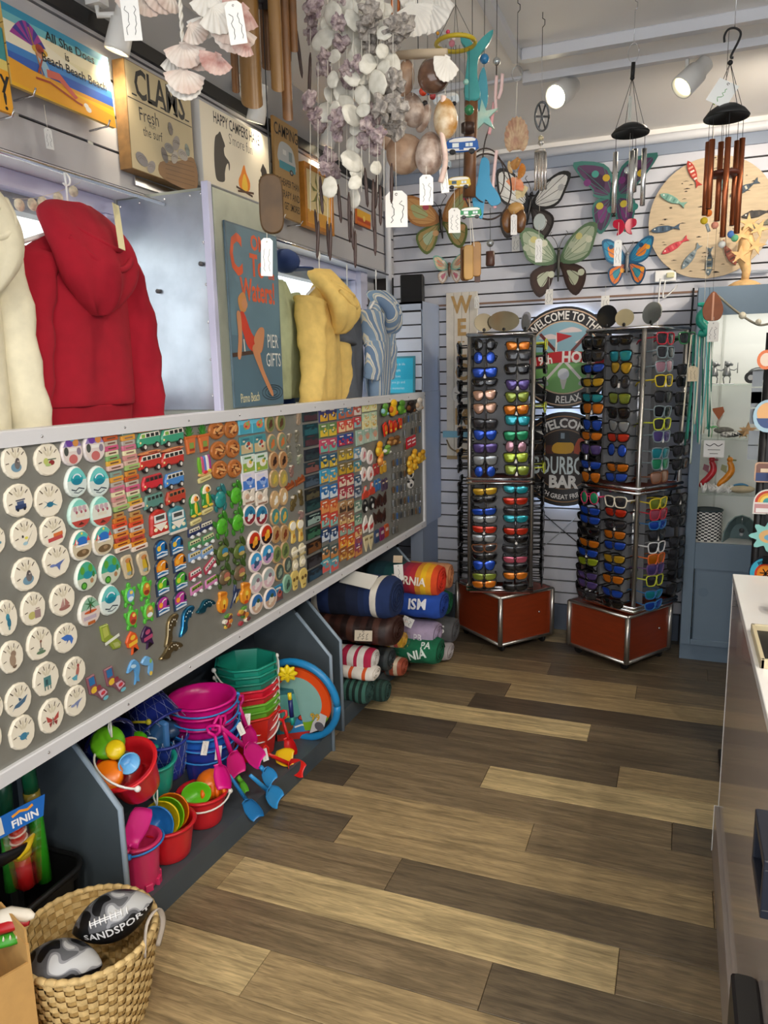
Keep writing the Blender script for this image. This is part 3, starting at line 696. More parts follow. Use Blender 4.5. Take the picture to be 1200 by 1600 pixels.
for (px, py, qx, qy) in ((303, 790, 305, 815), (321, 775, 323, 798)):
  def f(d):
    d.base(spl([(-.2, -.5), (.35, -.5), (.45, -.2), (.3, .1), (.4, .35), (.1, .5), (-.3, .42), (-.45, .2), (-.35, -.1), (-.45, -.35)], 2, True), '2f8a3a', .05); d.slab(spl([(-.38, .15), (.35, .2), (.2, .48), (-.2, .46)], 3, True), 'f0e8d0', .005, .009)
    d.slab(ell(.02, .3, .18, .12), 'e08a28', .008, .012); d.slab(ell(.0, -.12, .1, .26), 'e0b83a', .006, .01); d.slab(ell(-.25, -.42, .2, .06), 'e0c040', .004, .009); d.slab(ell(.28, -.42, .2, .06), 'e0c040', .004, .009); d.slab(ell(.1, .35, .06, .05), '2a1a10', .01, .013)
  put('parrot_magnet', 'green and yellow parrot magnet with a white head', px, py, 17, 36, f, .05, 'parrot magnets')
  put('name_plate_magnet', 'small cream name plate magnet under a green parrot', qx, qy, 17, 10, lambda d: d.base(rrect(0, 0, 1, .8, .18, 3), 'cfc48a', .1).ink(crect(0, 0, .7, .18), '9a8f58'), .12, 'parrot name plates')

# mini vans
MV = [('2a3358', 'd8d4c0', 'navy', (302, 831, 0.06), (321, 822, .06)), ('4a8a5a', 'cfd0a0', 'green', (303, 850, .06), (324, 842, .1)), ('7fa0cc', 'd8c890', 'pale blue', (303, 869, .06), (322.5, 862, .15)),
   ('a83a50', 'e4dcd8', 'crimson and white', (304, 897, .12), (327, 884, .45)), ('c87fb0', '7a9a30', 'pink and olive', (306, 920, .12), (329, 909, .12))]
for col, top, nm, *ps in MV:
  for (px, py, ro) in ps:
    def f(d):
      d.base([(-.5, -.3), (.5, -.3), (.5, .05), (.42, .42), (-.45, .42), (-.5, .05)], col, .07); d.ink([(-.47, .06), (.47, .06), (.4, .38), (-.43, .38)], top, 1)
      for i in range(4): d.ink(crect(-.3 + i * .2, .18, .13, .13), '2a2c30', 2)
      for x in (-.25, .28): d.slab(ell(x, -.34, .11, .16, 10), 'dfe0e0', .002, .01)
    put('mini_van_magnet', 'tiny %s camper van magnet' % nm, px, py, 19, 18, f, ro, '%s mini vans' % nm)

# arched wave signs
for col, sun, nm, *ps in (('1f6fb0', 'e8c040', 'blue', (250, 858), (274.5, 851)), ('e08a1f', 'f0b040', 'orange', (251, 888), (279, 878)), ('4aa838', 'c8d83a', 'green', (252.6, 915), (281, 907)), ('b03a98', 'f0a030', 'magenta', (253, 946), (280, 937.5))):
  for (px, py) in ps:
    def f(d):
      A = [(-.48, -.48), (.48, -.48), (.48, .2)] + [(.48 * math.cos(a), .08 + .42 * math.sin(a)) for a in [PI * k / 10 for k in range(1, 10)]] + [(-.48, .2)]
      d.base(A, '27344a', .05); d.ink(tr(A, s=.9), col, 1); d.ink([(-.44, -.43), (.44, -.43), (.44, -.18), (-.44, -.1)], '2f6fa8', 2); d.ink(crect(0, -.36, .8, .1), 'cfd6da', 3)
      d.line(arc(.15, .0, .3, 1.3, 3.2, 8), .06, 'f0ece0', 3); d.ink(ell(-.2, .08, .15, .14), sun, 4); d.ink([(.2, -.1), (.3, .3), (.42, .1), (.42, -.1)], '20283a', 4); d.line([(-.4, -.2), (0, -.15), (.4, -.25)], .06, 'e8f0f4', 5)
    put('wave_magnet', 'arched %s wave and sun magnet' % nm, px, py, 21, 30, f, .04, '%s wave magnets' % nm)

# odd shapes lower down
def f(d):
  d.base(spl([(-.4, .48), (.3, .5), (.42, .1), (.5, -.3), (.2, -.5), (-.2, -.45), (-.35, -.1), (-.5, .2)], 2, True), 'c9b89a', .06); d.ink(tr(ell(0, 0, .2, .38, 14), .05, .0, rot=.2), 'c8a830', 1); d.ink(ell(0, .3, .22, .1), 'c08048', 2); d.ink(ell(.05, -.25, .2, .08), '8fa0a0', 2); d.line([(.1, .3), (.25, -.1), (.2, -.35)], .08, '6a5a28', 3)
for p in ((198, 886.6), (223, 881)): put('figure_magnet', 'tall beige and yellow map-shaped magnet above the little turtles', *p, 20, 38, f, 0, 'beige map magnets')
for i, (px, py, cc) in enumerate(((200, 929, '6f9fd8'), (225, 919, 'c87f2f'), (204, 964.6, 'c84a3a'), (230, 954, 'b0904f'))):
  w, h, c = dims(px, py, 22, 37); t = thing('sea_turtle_magnet', 'lime green turtle magnet with %s shell picture' % ('blue sky', 'orange sunset', 'red sunset', 'tan beach')[i], 'magnet', FL(c, -.05))
  for q in (tr(ell(0, 0, .12, .14), 0, .38), tr(ell(0, 0, .1, .18), -.36, .12, rot=.6), tr(ell(0, 0, .1, .18), .36, .12, rot=-.6), tr(ell(0, 0, .09, .12), -.25, -.4, rot=-.4), tr(ell(0, 0, .09, .12), .25, -.4, rot=.4)): Pad(w, h, .006).base(q, '4fae3a', .03).build('limb', t)
  d = Pad(w, h, .009); d.base(ell(0, -.03, .36, .36, 18), '57b840', .06); d.ink(ell(0, -.03, .26, .28, 16), cc, 1); d.ink(ell(0, -.16, .2, .1), 'd8e4e8' if i in (0, 3) else '8f3a2a', 2); d.ink(ell(.05, .1, .12, .08), 'e8c85a', 3); d.build('shell', t)
def f(d):
  d.base([(-.5, .5), (-.12, .48), (-.05, .1), (.3, -.15), (.5, -.35), (.4, -.5), (.05, -.45), (-.15, -.2), (-.45, .0)], '8a9a3a', .04); d.ink([(-.42, .42), (-.18, .42), (-.12, .12), (-.4, .08)], 'b0b85a', 1); d.ink(tr(crect(0, 0, .8, .1), .0, -.08, rot=.1), 'e0e4d8', 3); d.ink([(.0, -.2), (.3, -.25), (.4, -.4), (.1, -.4)], 'a8b06a', 2)
put('state_map_magnet', 'olive green state map magnet', 172, 995, 30, 50, f, .05)
for (px, py, a, b, nm) in ((205.6, 1003.6, 'd85a28', 'e8b83a', 'orange sunset'), (229, 995, '3a2048', 'b04a70', 'dark purple sunset')):
  def f(d): d.base([(-.3, .35), (0, .5), (.35, .3), (.45, .05), (.3, -.15), (.4, -.45), (-.2, -.5), (-.1, -.25), (-.42, -.1), (-.5, .15)], a, .05); d.ink(crect(0, -.03, .7, .16), b, 1); d.ink([(.0, -.2), (.3, -.42), (-.12, -.44)], '1a1412', 2); d.ink(ell(.02, .22, .2, .1), b, 2)
  put('sunset_magnet', nm + ' map magnet', px, py, 20, 38, f, .1)
for i, p in enumerate(((151, 1075), (178.5, 1062))):
  def f(d): d.base([(-.5, .5), (-.1, .5), (-.05, .1), (.25, -.05), (.5, -.25), (.42, -.5), (.15, -.45), (-.1, -.2), (-.42, -.05)], '7f4f5a', .04); d.ink([(-.42, .45), (-.15, .45), (-.12, .2), (-.4, .2)], '2f6fa8', 1); d.ink(ell(-.22, .03, .16, .1), 'e0b83a', 2); d.ink(ell(.02, .02, .12, .08), '8a3a48', 3); d.ink([(-.05, -.1), (.25, -.1), (.42, -.28), (.1, -.36)], 'c8a8b8', 2); d.ink(ell(.2, -.22, .12, .06), 'c03a48', 4); d.ink(ell(.3, -.42, .14, .06), '6fb8c8', 4)
  put('state_map_magnet', 'multicoloured state map magnet with blue top', *p, 31, 52, f, .05, 'multicoloured map magnets')
DOL = spl([(-.5, .1), (-.2, .42), (.1, .48), (.42, .25), (.45, .0), (.3, -.25), (.35, -.48), (.15, -.4), (-.02, -.5), (.08, -.2), (.05, .05), (-.15, .15)], 2, True)
put('dolphin_magnet', 'light blue curved dolphin magnet', 207.7, 1050, 22, 42, lambda d: d.base(DOL, '5a9ad0', .06).ink(tr(ell(0, 0, .2, .07), -.05, .25, rot=-.2), 'b8d8ec', 1), 0)
put('fish_magnet', 'light blue fish magnet with yellow tail', 229.4, 1041, 20, 36, lambda d: d.base(spl([(-.5, .3), (-.1, .5), (.3, .3), (.45, 0), (.25, -.5), (.0, -.3), (.1, .0), (-.2, .1)], 2, True), '6fa8d8', .06).ink(ell(.15, -.35, .12, .1), 'e0c050', 1).ink(ell(.2, .2, .1, .1), '8fb860', 2), 0)
DOL2 = spl([(-.5, -.5), (-.35, -.15), (-.25, .25), (.0, .45), (.35, .48), (.5, .38), (.3, .22), (.2, .05), (.1, .1), (-.05, -.1), (-.1, -.38)], 3, True)
def f_met(col, dots):
  def f(d):
    d.prism(d.P(DOL2), 0, .01, mat(col, .25, .8), bev=.003); d.zt = .01
    for k in range(6): d.ink(ell(-.22 + k * .1, .05 + .28 * math.sin(k * .5), .03, .03, 8), dots, 1)
  return f
put('dolphin_magnet', 'bronze metal dolphin magnet leaping upward', 266, 983, 24, 46, f_met('8a7a5a', 'f0ead8'), .0)
put('dolphin_magnet', 'bronze metal dolphin magnet lying low', 266, 1017, 32, 34, f_met('8a7a5a', 'f0ead8'), -.5)
put('dolphin_magnet', 'blue metal dolphin magnet leaping upward', 290, 969, 25, 42, f_met('2f7aa8', 'd8ecf0'), .0)
put('dolphin_magnet', 'teal metal dolphin magnet lying low', 320.4, 948, 26, 28, f_met('2a6f8a', 'd8ecf0'), -.5)
for i, (px, py) in enumerate(((346, 941), (381.6, 926.6))):
  def f(d): d.base(spl([(-.3, .5), (.4, .42), (.35, .22), (.5, .05), (.4, -.3), (.05, -.5), (-.35, -.35), (-.48, 0), (-.3, .2)], 3, True), 'e0902a', .1); d.ink(ell(.02, -.05, .3, .25), 'e8a030', 1); d.ink(ell(.05, .0, .14, .12), 'f0d050', 2); d.ink(ell(.05, -.18, .06, .1), '8a3818', 3); d.ink(tr(crect(0, 0, .55, .12), .0, .36, rot=.1), 'c8701f', 2); d.ink(ell(0, -.38, .2, .08), 'c84a20', 2)
  put('tiki_magnet', 'glossy orange tiki mask magnet', px, py, 17, 35, f, -.1, 'orange tiki magnets', t=.009)
put('marlin_magnet', 'navy and white marlin magnet with yellow banner', 366, 929, 17, 36, lambda d: d.base([(-.5, -.5), (-.1, .0), (-.1, .2), (.05, .5), (.15, .22), (.5, .15), (.2, .0), (.3, -.3), (0, -.4), (-.2, -.15)], '26365a', .03).ink([(-.35, -.3), (-.02, .05), (.1, .1), (.0, -.1)], 'e0e4ea', 1).ink([(-.1, -.38), (.28, -.28), (.3, -.05), (.0, -.15)], 'd8b040', 2), 0)
for i, (px, py) in enumerate(((353, 974), (379, 961.6))):
  def f(d):
    r_ = random.Random(i)
    for k, cc in enumerate(('c05a48', 'd8b04a', '4a7a3a', 'e4dcc0', 'a83a48', 'd88a3a', 'e0d8c8', '8a4a30', 'c8a040', '6a3a40')): d.slab(ell(r_.uniform(-.35, .35), r_.uniform(-.4, .4) * .9, .16, .13, 9), cc, 0, .005 + .0007 * k)
    d.slab(ell(.1, .42, .2, .1), '5f9a40', 0, .009)
  put('beach_scene_magnet', 'small crowded relief magnet of a beach shop', px, py, 19, 27, f, .1, 'crowded beach relief magnets')

# resin turtles
def turtle(px, py, col, dark, label, group=None, pic=None, wpx=22, hpx=40, ro=0):
  w, h, c = dims(px, py, wpx, hpx); t = thing('sea_turtle_magnet', label, 'magnet', FL(c, ro), group)
  sh = MB(); sh.dome(tr(ell(0, -.02, .38 * 1, .34, 16), sx=w, sy=h), .003, .010, gl(col, .25), 4, .002)
  sh_o = sh.build('shell', t)
  d = Pad(w, h, .007)
  if pic:
    d.zt = .0148; d.ink(ell(0, .05, .2, .16), pic, 0); d.ink(ell(0, -.08, .2, .08), 'c0a860', 1)
  else:
    d.zt = .0145; d.line([(-.1, -.1), (.12, .1)], .06, dark, 1); d.line([(-.2, .0), (.2, .02)], .03, dark, 1)
  d.build('shell_pattern', sh_o)
  for q in (tr(ell(0, 0, .11, .26, 12), .3, .36, rot=.5), tr(ell(0, 0, .1, .2, 12), -.42, .12, rot=.9), tr(ell(0, 0, .09, .17, 12), .34, -.34, rot=-.5), tr(ell(0, 0, .08, .14, 12), -.3, -.36, rot=.4)): Pad(w, h, .006).base(q, dark, .02).build('flipper', t)
  hd = MB(); hd.ball((-.1 * w, .42 * h, .006), .1 * h, gl(dark), 10, 6, rx=.13 * w, ry=.09 * h, rz=.006); hd.build('head', t)
turtle(342.5, 779.5, '2a8a86', '226e70', 'teal resin sea turtle magnet')
for p in ((367, 773.6), (345, 821.7), (369.5, 815.8)): turtle(*p, '4fa82a', '3a8024', 'bright green resin sea turtle magnet', 'bright green turtle magnets')
for p in ((346, 863), (372, 860.5)): turtle(*p, '5a6a34', '3f5424', 'olive turtle magnet with a blue sky beach on its shell', 'olive turtle magnets', '3a7fa8', 24, 38)
for p in ((349, 901), (372.5, 894)): turtle(*p, '6a5a44', '3f5a28', 'olive turtle magnet with a pink beach on its shell', 'pink olive turtle magnets', 'b06a58', 24, 36)

# square picture tiles, two alike side by side
def tile(px, py, wpx, hpx, cols, label, group, seed=0, t=.005, cat='magnet', name='picture_magnet', ro=0.0):
  def f(d):
    r_ = random.Random(seed); d.base(rect(-.5, -.5, .5, .5), cols[0], .04, t=t); d.ink(rect(-.44, -.44, .44, .05), cols[1], 1)
    d.ink(ell(.08, -.02, .26, .22, 12), cols[2], 2); d.ink(ell(.12, .08, .12, .12, 10), cols[3], 3)
    for k in range(3): d.ink(ell(r_.uniform(-.32, .32), r_.uniform(-.36, .36), .09, .07, 8), cols[(k + 2) % len(cols)], 4 + k * .3)
    d.ink(crect(-.08, .34, .5, .1), cols[-1], 6)
  return put(name, label, px, py, wpx, hpx, f, ro, group, cat)
SQ = [((382, 664.7), (402, 662), ('6ac0d8', '4aa0b8', 'd87f58', '8fb05a', 'c83f38'), 'aqua square picture magnet with flowers'), ((384, 696), (404.4, 692.6), ('4a9098', 'c8b48a', 'd8d0b8', 'b04a40', '3f6f80'), 'square picture magnet of a pier and sand'),
   ((387, 724.6), (407.4, 722), ('cfe0d8', '8fae4a', 'e8e4d8', 'd8b84a', '5a8a4a'), 'square picture magnet of a white blossom wreath'), ((387, 751.6), (408, 750.8), ('e4e0ea', '4a7fd0', '8fb0e8', '3a5fb8', 'd8d8f0'), 'white-edged blue dolphin picture magnet')]
for i, (a, b, cols, nm) in enumerate(SQ):
  tile(*a, 21, 28, cols, nm, nm + 's', i); tile(*b, 20, 28, cols, nm, nm + 's', i)
for p in ((388, 777), (408, 777.8)):
  put('seashell_magnet', 'white seashell letters figure magnet', *p, 20, 25, lambda d: d.base(spl([(-.45, -.4), (.45, -.45), (.4, .1), (.48, .5), (.25, .45), (.1, .2), (-.1, .45), (-.45, .4)], 2, True), 'e0d6c8', .05).slab(ell(-.2, .1, .16, .18), 'c8a890', .006, .009).slab(ell(.15, -.12, .16, .16), 'f0e8dc', .006, .009).ink(crect(0, -.32, .7, .12), '9a7a68', 1), 0, 'white shell figure magnets')
def oval(px, py, cols, label, group=None, wpx=21, hpx=34, rim='e8dcd4', bev=.08):
  w, h, c = dims(px, py, wpx, hpx); t = thing('oval_magnet', label, 'magnet', FL(c), group)
  d = Pad(w, h, .007); d.base(ell(0, 0, .5, .5, 20), rim, bev); t = d.build('rim', t)
  q = Pad(w, h, .007); E = ell(0, 0, .41, .42, 20)
  q.ink(E, cols[0], 1); q.ink([(x, min(y, -.02)) for x, y in E], cols[1], 2); q.ink(ell(.02, -.05, .2, .15), cols[2], 3); q.ink(ell(.08, .12, .12, .1), cols[3], 4); q.ink(ell(-.12, -.2, .1, .07), cols[2], 5); q.build('picture', t)
for a, b, cols, nm in (((388, 804.8), (406.6, 804.8), ('2f7fa8', '8a2f3a', 'e0e4e4', '1f5f88'), 'white-rimmed oval magnet, blue above and maroon below'), ((395.6, 846), (414.5, 835), ('c83a20', '2a1a1c', 'e8a030', 'f0c040'), 'white-rimmed oval magnet with fiery sunset'),
                       ((398, 878), (416.4, 865.6), ('3f9fd8', 'c8a0c8', '3a5a80', 'e4ecf0'), 'white-rimmed oval magnet with leaping dolphin and blue sky'), ((399, 911), (418, 902.5), ('a8b8b8', 'd8b8c0', 'e8e0e0', '8a6a78'), 'pale pink oval magnet with birds'),
                       ((399.5, 943), (421, 934.6), ('2f6fb0', 'c8a890', 'e8dcc8', '3f5a40'), 'white-rimmed oval magnet with blue sky and cottages')):
  oval(*a, cols, nm, nm + 's'); oval(*b, cols, nm, nm + 's')
WO = [((420, 662), (437, 659.7), ('6f7a4a', '5a3a28'), 'a campfire'), ((423.5, 692.6), (439, 689.5), ('7a8a70', 'c8703a'), 'a red fox'), ((426.5, 720), (441, 718.7), ('a87a50', '3a2418'), 'a dark bear'), ((427, 748), (441, 747.4), ('a8985a', 'c8b048'), 'yellow flowers'),
   ((428.5, 781), (441.7, 776), ('c8a878', 'e8e4d8'), 'a white bird'), ((428.5, 807), (442, 805.6), ('4a8a88', 'd8b04a'), 'a palm at sunset'), ((430, 835), (443, 833.5), ('b08a58', '7a3a20'), 'brown footprints'), ((431, 866), (443.7, 859.7), ('7a8a50', '4a5a38'), 'a green hill'), ((435, 894), (448, 882.5), ('4a5a54', '8a9a88'), 'a dark heron')]
for a, b, cc, nm in WO:
  for i, p in enumerate((a, b)): oval(*p, (cc[0], cc[0], cc[1], cc[1]), 'small wood-slice oval magnet with ' + nm, 'wood slice magnets with ' + nm, 15 if i == 0 else 14, 29, 'b89870')
oval(447.5, 912, ('7aa890', '6a9a80', '3a5048', '4a6a58'), 'sage green oval magnet with dark paw marks', None, 14, 30, '8fb8a0')
tile(434, 927, 14, 26, ('2f7fa8', '6a4a48', 'b05a50', '3a2a30', 'd8d0c8'), 'dark upright picture magnet with blue sky band', None, 5)

# small cast charms
CH = [(465.6, 652, 12, 24, 'c0a890', 'bottle'), (451, 685, 10, 16, 'a89880', 'bell'), (463, 681.6, 10, 20, '8f8a78', 'lantern'), (449.6, 704, 9, 16, '90907f', 'fish'), (464.8, 702.7, 11, 18, '88887c', 'wreath'), (451, 715, 10, 18, '9a9a84', 'crab'), (466.5, 718, 11, 16, 'a0a890', 'star'),
   (454, 736, 12, 20, 'b08a80', 'shell'), (457, 786, 13, 24, '7a6a40', 'sea turtle'), (468, 778, 13, 26, '6f6038', 'long turtle'), (469, 806.5, 11, 20, 'b08f88', 'doll')]
for i, (px, py, wp, hp, cc, nm) in enumerate(CH):
  def f(d):
    r_ = random.Random(i * 3); M = mat(cc, .35, .5)
    for k in range(5): d.prism(d.P(tr(ell(0, 0, r_.uniform(.14, .26), r_.uniform(.12, .22), 9), r_.uniform(-.2, .2), -.32 + .16 * k)), 0, .005 + .001 * k, M, bev=.0012)
    d.prism(d.P(ell(0, .38, .2, .1, 10)), 0, .008, mat('e0d8c8', .35, .3), bev=.001)
  put('charm_magnet', 'small cast metal %s charm magnet' % nm, px, py, wp, hp, f)
for p in ((452, 759), (468, 750)): put('wooden_sign_magnet', 'reddish brown carved word magnet', *p, 14, 15, lambda d: d.base([(-.5, -.4), (.5, -.4), (.5, .1), (.3, .45), (.1, .1), (-.1, .4), (-.3, .1), (-.5, .3)], '8a4420', .06).ink(crect(0, -.15, .7, .15), 'b0683a', 1), .15, 'carved word magnets')
for (px, py) in ((456.7, 831), (468.5, 828)):
  put('flip_flop_magnet', 'cream flip-flop magnet with white shells', px, py, 11, 34, lambda d: d.base(spl([(-.3, -.5), (.3, -.5), (.2, -.05), (.48, .3), (.2, .5), (-.3, .48), (-.5, .2), (-.2, -.05)], 3, True), 'd8b860', .06).slab(ell(-.05, .28, .4, .2), 'ece6d6', .005, .009).slab(ell(0, -.2, .16, .1), 'b8862f', .005, .008), .05, 'cream flip-flop magnets')
for (px, py) in ((459.7, 873), (471, 866.7)):
  put('bone_figure_magnet', 'ivory skeleton figure magnet', px, py, 11, 36, lambda d: d.base(spl([(-.3, -.5), (.3, -.5), (.35, -.2), (.15, 0), (.4, .25), (.25, .5), (-.25, .48), (-.4, .25), (-.15, 0), (-.35, -.2)], 3, True), 'd8cfb0', .06).slab(crect(0, .3, .9, .1), 'f0ead8', .004, .009).slab(crect(0, .05, .8, .1), 'b0a070', .004, .009).slab(ell(0, -.3, .3, .12), 'efe8d4', .004, .009), .05, 'ivory figure magnets')
for (px, py) in ((459.7, 906.7), (473, 903)):
  put('skull_magnet', 'pale yellow skull magnet', px, py, 13, 30, lambda d: d.base(spl([(-.2, -.5), (.2, -.5), (.28, -.2), (.5, .15), (.3, .48), (-.3, .48), (-.5, .15), (-.28, -.2)], 3, True), 'd8c070', .1).slab(ell(-.18, .08, .13, .1), '6a5424', .005, .0085).slab(ell(.18, .08, .13, .1), '6a5424', .005, .0085).ink(crect(0, -.32, .3, .08), '8a7030', 1), .05, 'yellow skull magnets')

# dark glossy cards in one column
DC = [(483.5, 649), (484.5, 671), (485.5, 687.6), (486.4, 709.7), (486.4, 729.8), (486.4, 751), (487.4, 771), (488.3, 789), (489.3, 810), (489.3, 831.4), (490.3, 853.4), (491, 875.5), (492, 895.6)]
DCN = [('1f3238', '4a2f38', 'teal with a red corner'), ('17343c', '2a6068', 'teal'), ('22383c', '503038', 'grey-teal'), ('1c1f2a', '2a3a40', 'near black'), ('26343a', '80504a', 'slate with a red boat'), ('27323c', '485868', 'slate'), ('1f1f1c', '55503a', 'black with olive'),
       ('14262a', '2a4a48', 'deep teal'), ('18262a', '90a8a0', 'black with pale birds'), ('162a24', '3a6a50', 'deep green'), ('241a14', '704a2a', 'black with a brown band'), ('15171a', '3a3a40', 'plain black'), ('142430', '2a4a60', 'dark blue')]
for (px, py), (a, b, nm) in zip(DC, DCN): tile(px, py, 23, 18, (a, b, b, a, b), 'dark glossy landscape card magnet, ' + nm, 'dark picture cards', int(py))
# paired picture cards
PC = [(649, '3a3a70', 'd8a830', 'navy and gold crest'), (673, '6a8a50', 'e0c040', 'green and yellow'), (697, 'c04a68', '70b8a8', 'pink flamingo'), (721, '2a5a78', 'd8b83a', 'blue and yellow palm'), (744, '3f9ac0', 'e0b048', 'turquoise banana-moon'), (769, '2f6fae', 'd8e4ec', 'blue sailing'), (792, 'c85a30', 'e09a5a', 'orange van'), (813, 'c84a3a', '7fc0b8', 'red and aqua'), (836, '24406a', 'c8d4e0', 'navy gull'), (863, '4a5a5a', 'c88a50', 'slate and tan'), (884, '5aa0b0', 'd8605a', 'aqua and coral')]
for i, (py, a, b, nm) in enumerate(PC):
  for k, px in enumerate((504.5 + i * .35, 518 + i * .35)): tile(px, py - k * 2, 13.5, 21, (a, b, a, b, 'e8e0d0'), nm + ' upright picture card magnet', nm + ' cards', i)
PD = [(646, '4a7fa0', 'c86a48', 'blue and rust'), (667, 'd0503f', 'e8d0a0', 'vermilion'), (688, '2a4a90', 'c83a48', 'royal blue'), (711, '8a7a4a', 'd8b83a', 'khaki and gold'), (733, '7a6a40', 'd0a830', 'olive-gold'), (752, 'b03a40', 'e8d8c0', 'crimson'), (771, 'a83848', 'dcd0c0', 'dark red'), (792, 'b0885a', '4a3a30', 'tan'), (811, '9a6a50', 'e0c080', 'brown and cream'), (828, 'b84a3a', '90b0a0', 'brick red'), (847, 'c8582f', 'e8b048', 'orange-red'), (866, '9a5a30', 'd0a050', 'copper')]
for i, (py, a, b, nm) in enumerate(PD):
  for k, px in enumerate((532.5 + i * .25, 544.5 + i * .25)): tile(px, py - k * 2.5, 12, 18, (a, b, a, b, 'efe6d6'), nm + ' small beach card magnet', nm + ' small cards', i + 20)
PE = [(641, 'b8584a', 'd8d0c8', 'red and white'), (660, 'c84048', '8fc0c0', 'red and pale aqua'), (708, '6a9ab8', 'e0dcd4', 'pale blue'), (729, '4a8a98', 'd0b070', 'blue-green'), (751, '3a5a78', 'c0c8cc', 'steel blue'), (769, '4a5a70', 'b0b8c0', 'grey-blue'), (791, '6f9080', 'c8d0c0', 'sage'), (812, '5a8070', 'a8c8b0', 'green-grey'), (830, 'b84848', 'e0c080', 'rosy'), (845, 'b05a50', '7a4a80', 'red and violet'), (860, 'a04a58', 'd09050', 'plum')]
for i, (py, a, b, nm) in enumerate(PE): tile(557 + i * .2, py, 12, 17, (a, b, a, b, 'efe6d6'), nm + ' single column card magnet', None, i + 40)
for k, px in enumerate((561, 572, 584)): tile(px, 684 - k * 3.5, 11, 24, ('9ab8a8', 'b8c8b8', 'd89a80', 'c8a890', 'e0e0d8'), 'tall pale green card magnet with pink coral', 'tall pale green cards', 3)
for r_i, (py, cc) in enumerate(((637, 'd8d890'), (652, 'b8d0b0'), (664, 'e0d49a'))):
  for k in range(2): tile(571 + k * 11.5, py - k * 2, 10.5, 13, (cc, 'e8e4b8', 'd8b04a', 'c8d8c0', 'f0ecd8'), 'pale yellow-green card magnet with a smiling face' if r_i == 0 else ('plain mint green card magnet' if r_i == 1 else 'straw yellow card magnet'), 'pale cards row %d' % (r_i + 1), r_i)
for nm, cols, *ps in (('white oval magnet with a pink flamingo', ('e8e0dc', 'e8e0dc', 'd88a90', 'c86a78'), (567, 710.6), (577, 714.5)), ('white oval magnet with a coral red badge', ('ece4e0', 'ece4e0', 'd06a60', 'e0a098'), (567, 741), (577.5, 740))):
  for p in ps: oval(*p, cols, nm, nm + 's', 9.5, 23, 'e8dfda')
for p in ((570, 769), (580, 763)): put('crab_magnet', 'red crab magnet with a white sail', *p, 10, 20, lambda d: d.base([(-.5, -.5), (.5, -.5), (.45, 0), (.1, .05), (.15, .5), (-.1, .45), (-.2, .0), (-.45, -.05)], 'c8452f', .05).ink(ell(0, .3, .12, .15), 'e8e0d8', 1), 0, 'red crab magnets')
for p in ((570, 791), (580, 786)): put('moon_magnet', 'round black and white crescent magnet', *p, 8.5, 22, lambda d: d.base(ell(0, 0, .5, .5, 16), '20201f', .08).ink(ell(.1, -.2, .2, .16), 'e8e8e4', 1).ink(ell(-.1, .25, .16, .1), 'a8a8a0', 1), 0, 'crescent magnets')
for p in ((570, 819), (579, 818)): put('surfboard_magnet', 'pointed white and red surfboard magnet', *p, 8.5, 28, lambda d: d.base([(-.3, -.5), (.35, -.45), (.5, .0), (.1, .5), (-.2, .35), (-.5, -.1)], 'e0dcd4', .05).ink([(-.3, -.1), (.35, .1), (.3, -.2), (-.3, -.35)], 'c03a38', 1), -.1, 'pointed surfboard magnets')
for p in ((571, 850), (578.5, 847)): put('tooth_magnet', 'cream shark tooth magnet', *p, 8, 25, lambda d: d.base([(-.5, .5), (.5, .5), (.35, 0), (0, -.5), (-.35, 0)], 'd8caa0', .05).ink(crect(0, .3, .6, .15), '8a7a50', 1), 0, 'shark tooth magnets')
# pairs of sandals and butterflies further along
for i, (px, py, cc, nm) in enumerate(((587, 733, 'a83a38', 'maroon'), (598, 730, 'c8982f', 'mustard'), (589, 758, '3a6aa0', 'blue'), (600, 757, '4a3a50', 'dark plum'))):
  put('sandal_magnet', nm + ' sandal pair magnet', px, py, 10, 19, lambda d: d.base(rrect(-.25, 0, .42, 1, .15, 3), cc, .05).base(rrect(.25, 0, .42, 1, .15, 3), cc, .05).ink(crect(-.25, .2, .3, .12), 'e0d0b0', 1).ink(crect(.25, .2, .3, .12), 'e0d0b0', 1), .05)
for i, (px, py) in enumerate(((588, 784), (598, 780), (588, 808), (597, 806))):
  put('butterfly_pin_magnet', 'dark brown winged magnet', px, py, 10, 21, lambda d: d.base([(0, -.1), (-.2, -.5), (-.5, -.3), (-.45, .5), (0, .15), (.45, .5), (.5, -.3), (.2, -.5)], '38201a', .04).ink(tr(ell(0, 0, .1, .2), -.25, .05), '5a3020', 1), .05, 'dark winged magnets')
for i, (px, py, cc, nm) in enumerate(((588, 838, '3a4a6a', 'slate blue'), (596, 834, '7a2a58', 'purple'), (603, 829, 'b0502a', 'rust'))):
  put('keyring_tab', nm + ' rectangular key tag on the board', px, py, 8, 25, lambda d: d.base(rrect(0, 0, .9, .85, .2, 3), cc, .05).ink(crect(0, .1, .5, .2), 'c8c0b8', 1), 0, None, 'key tag')
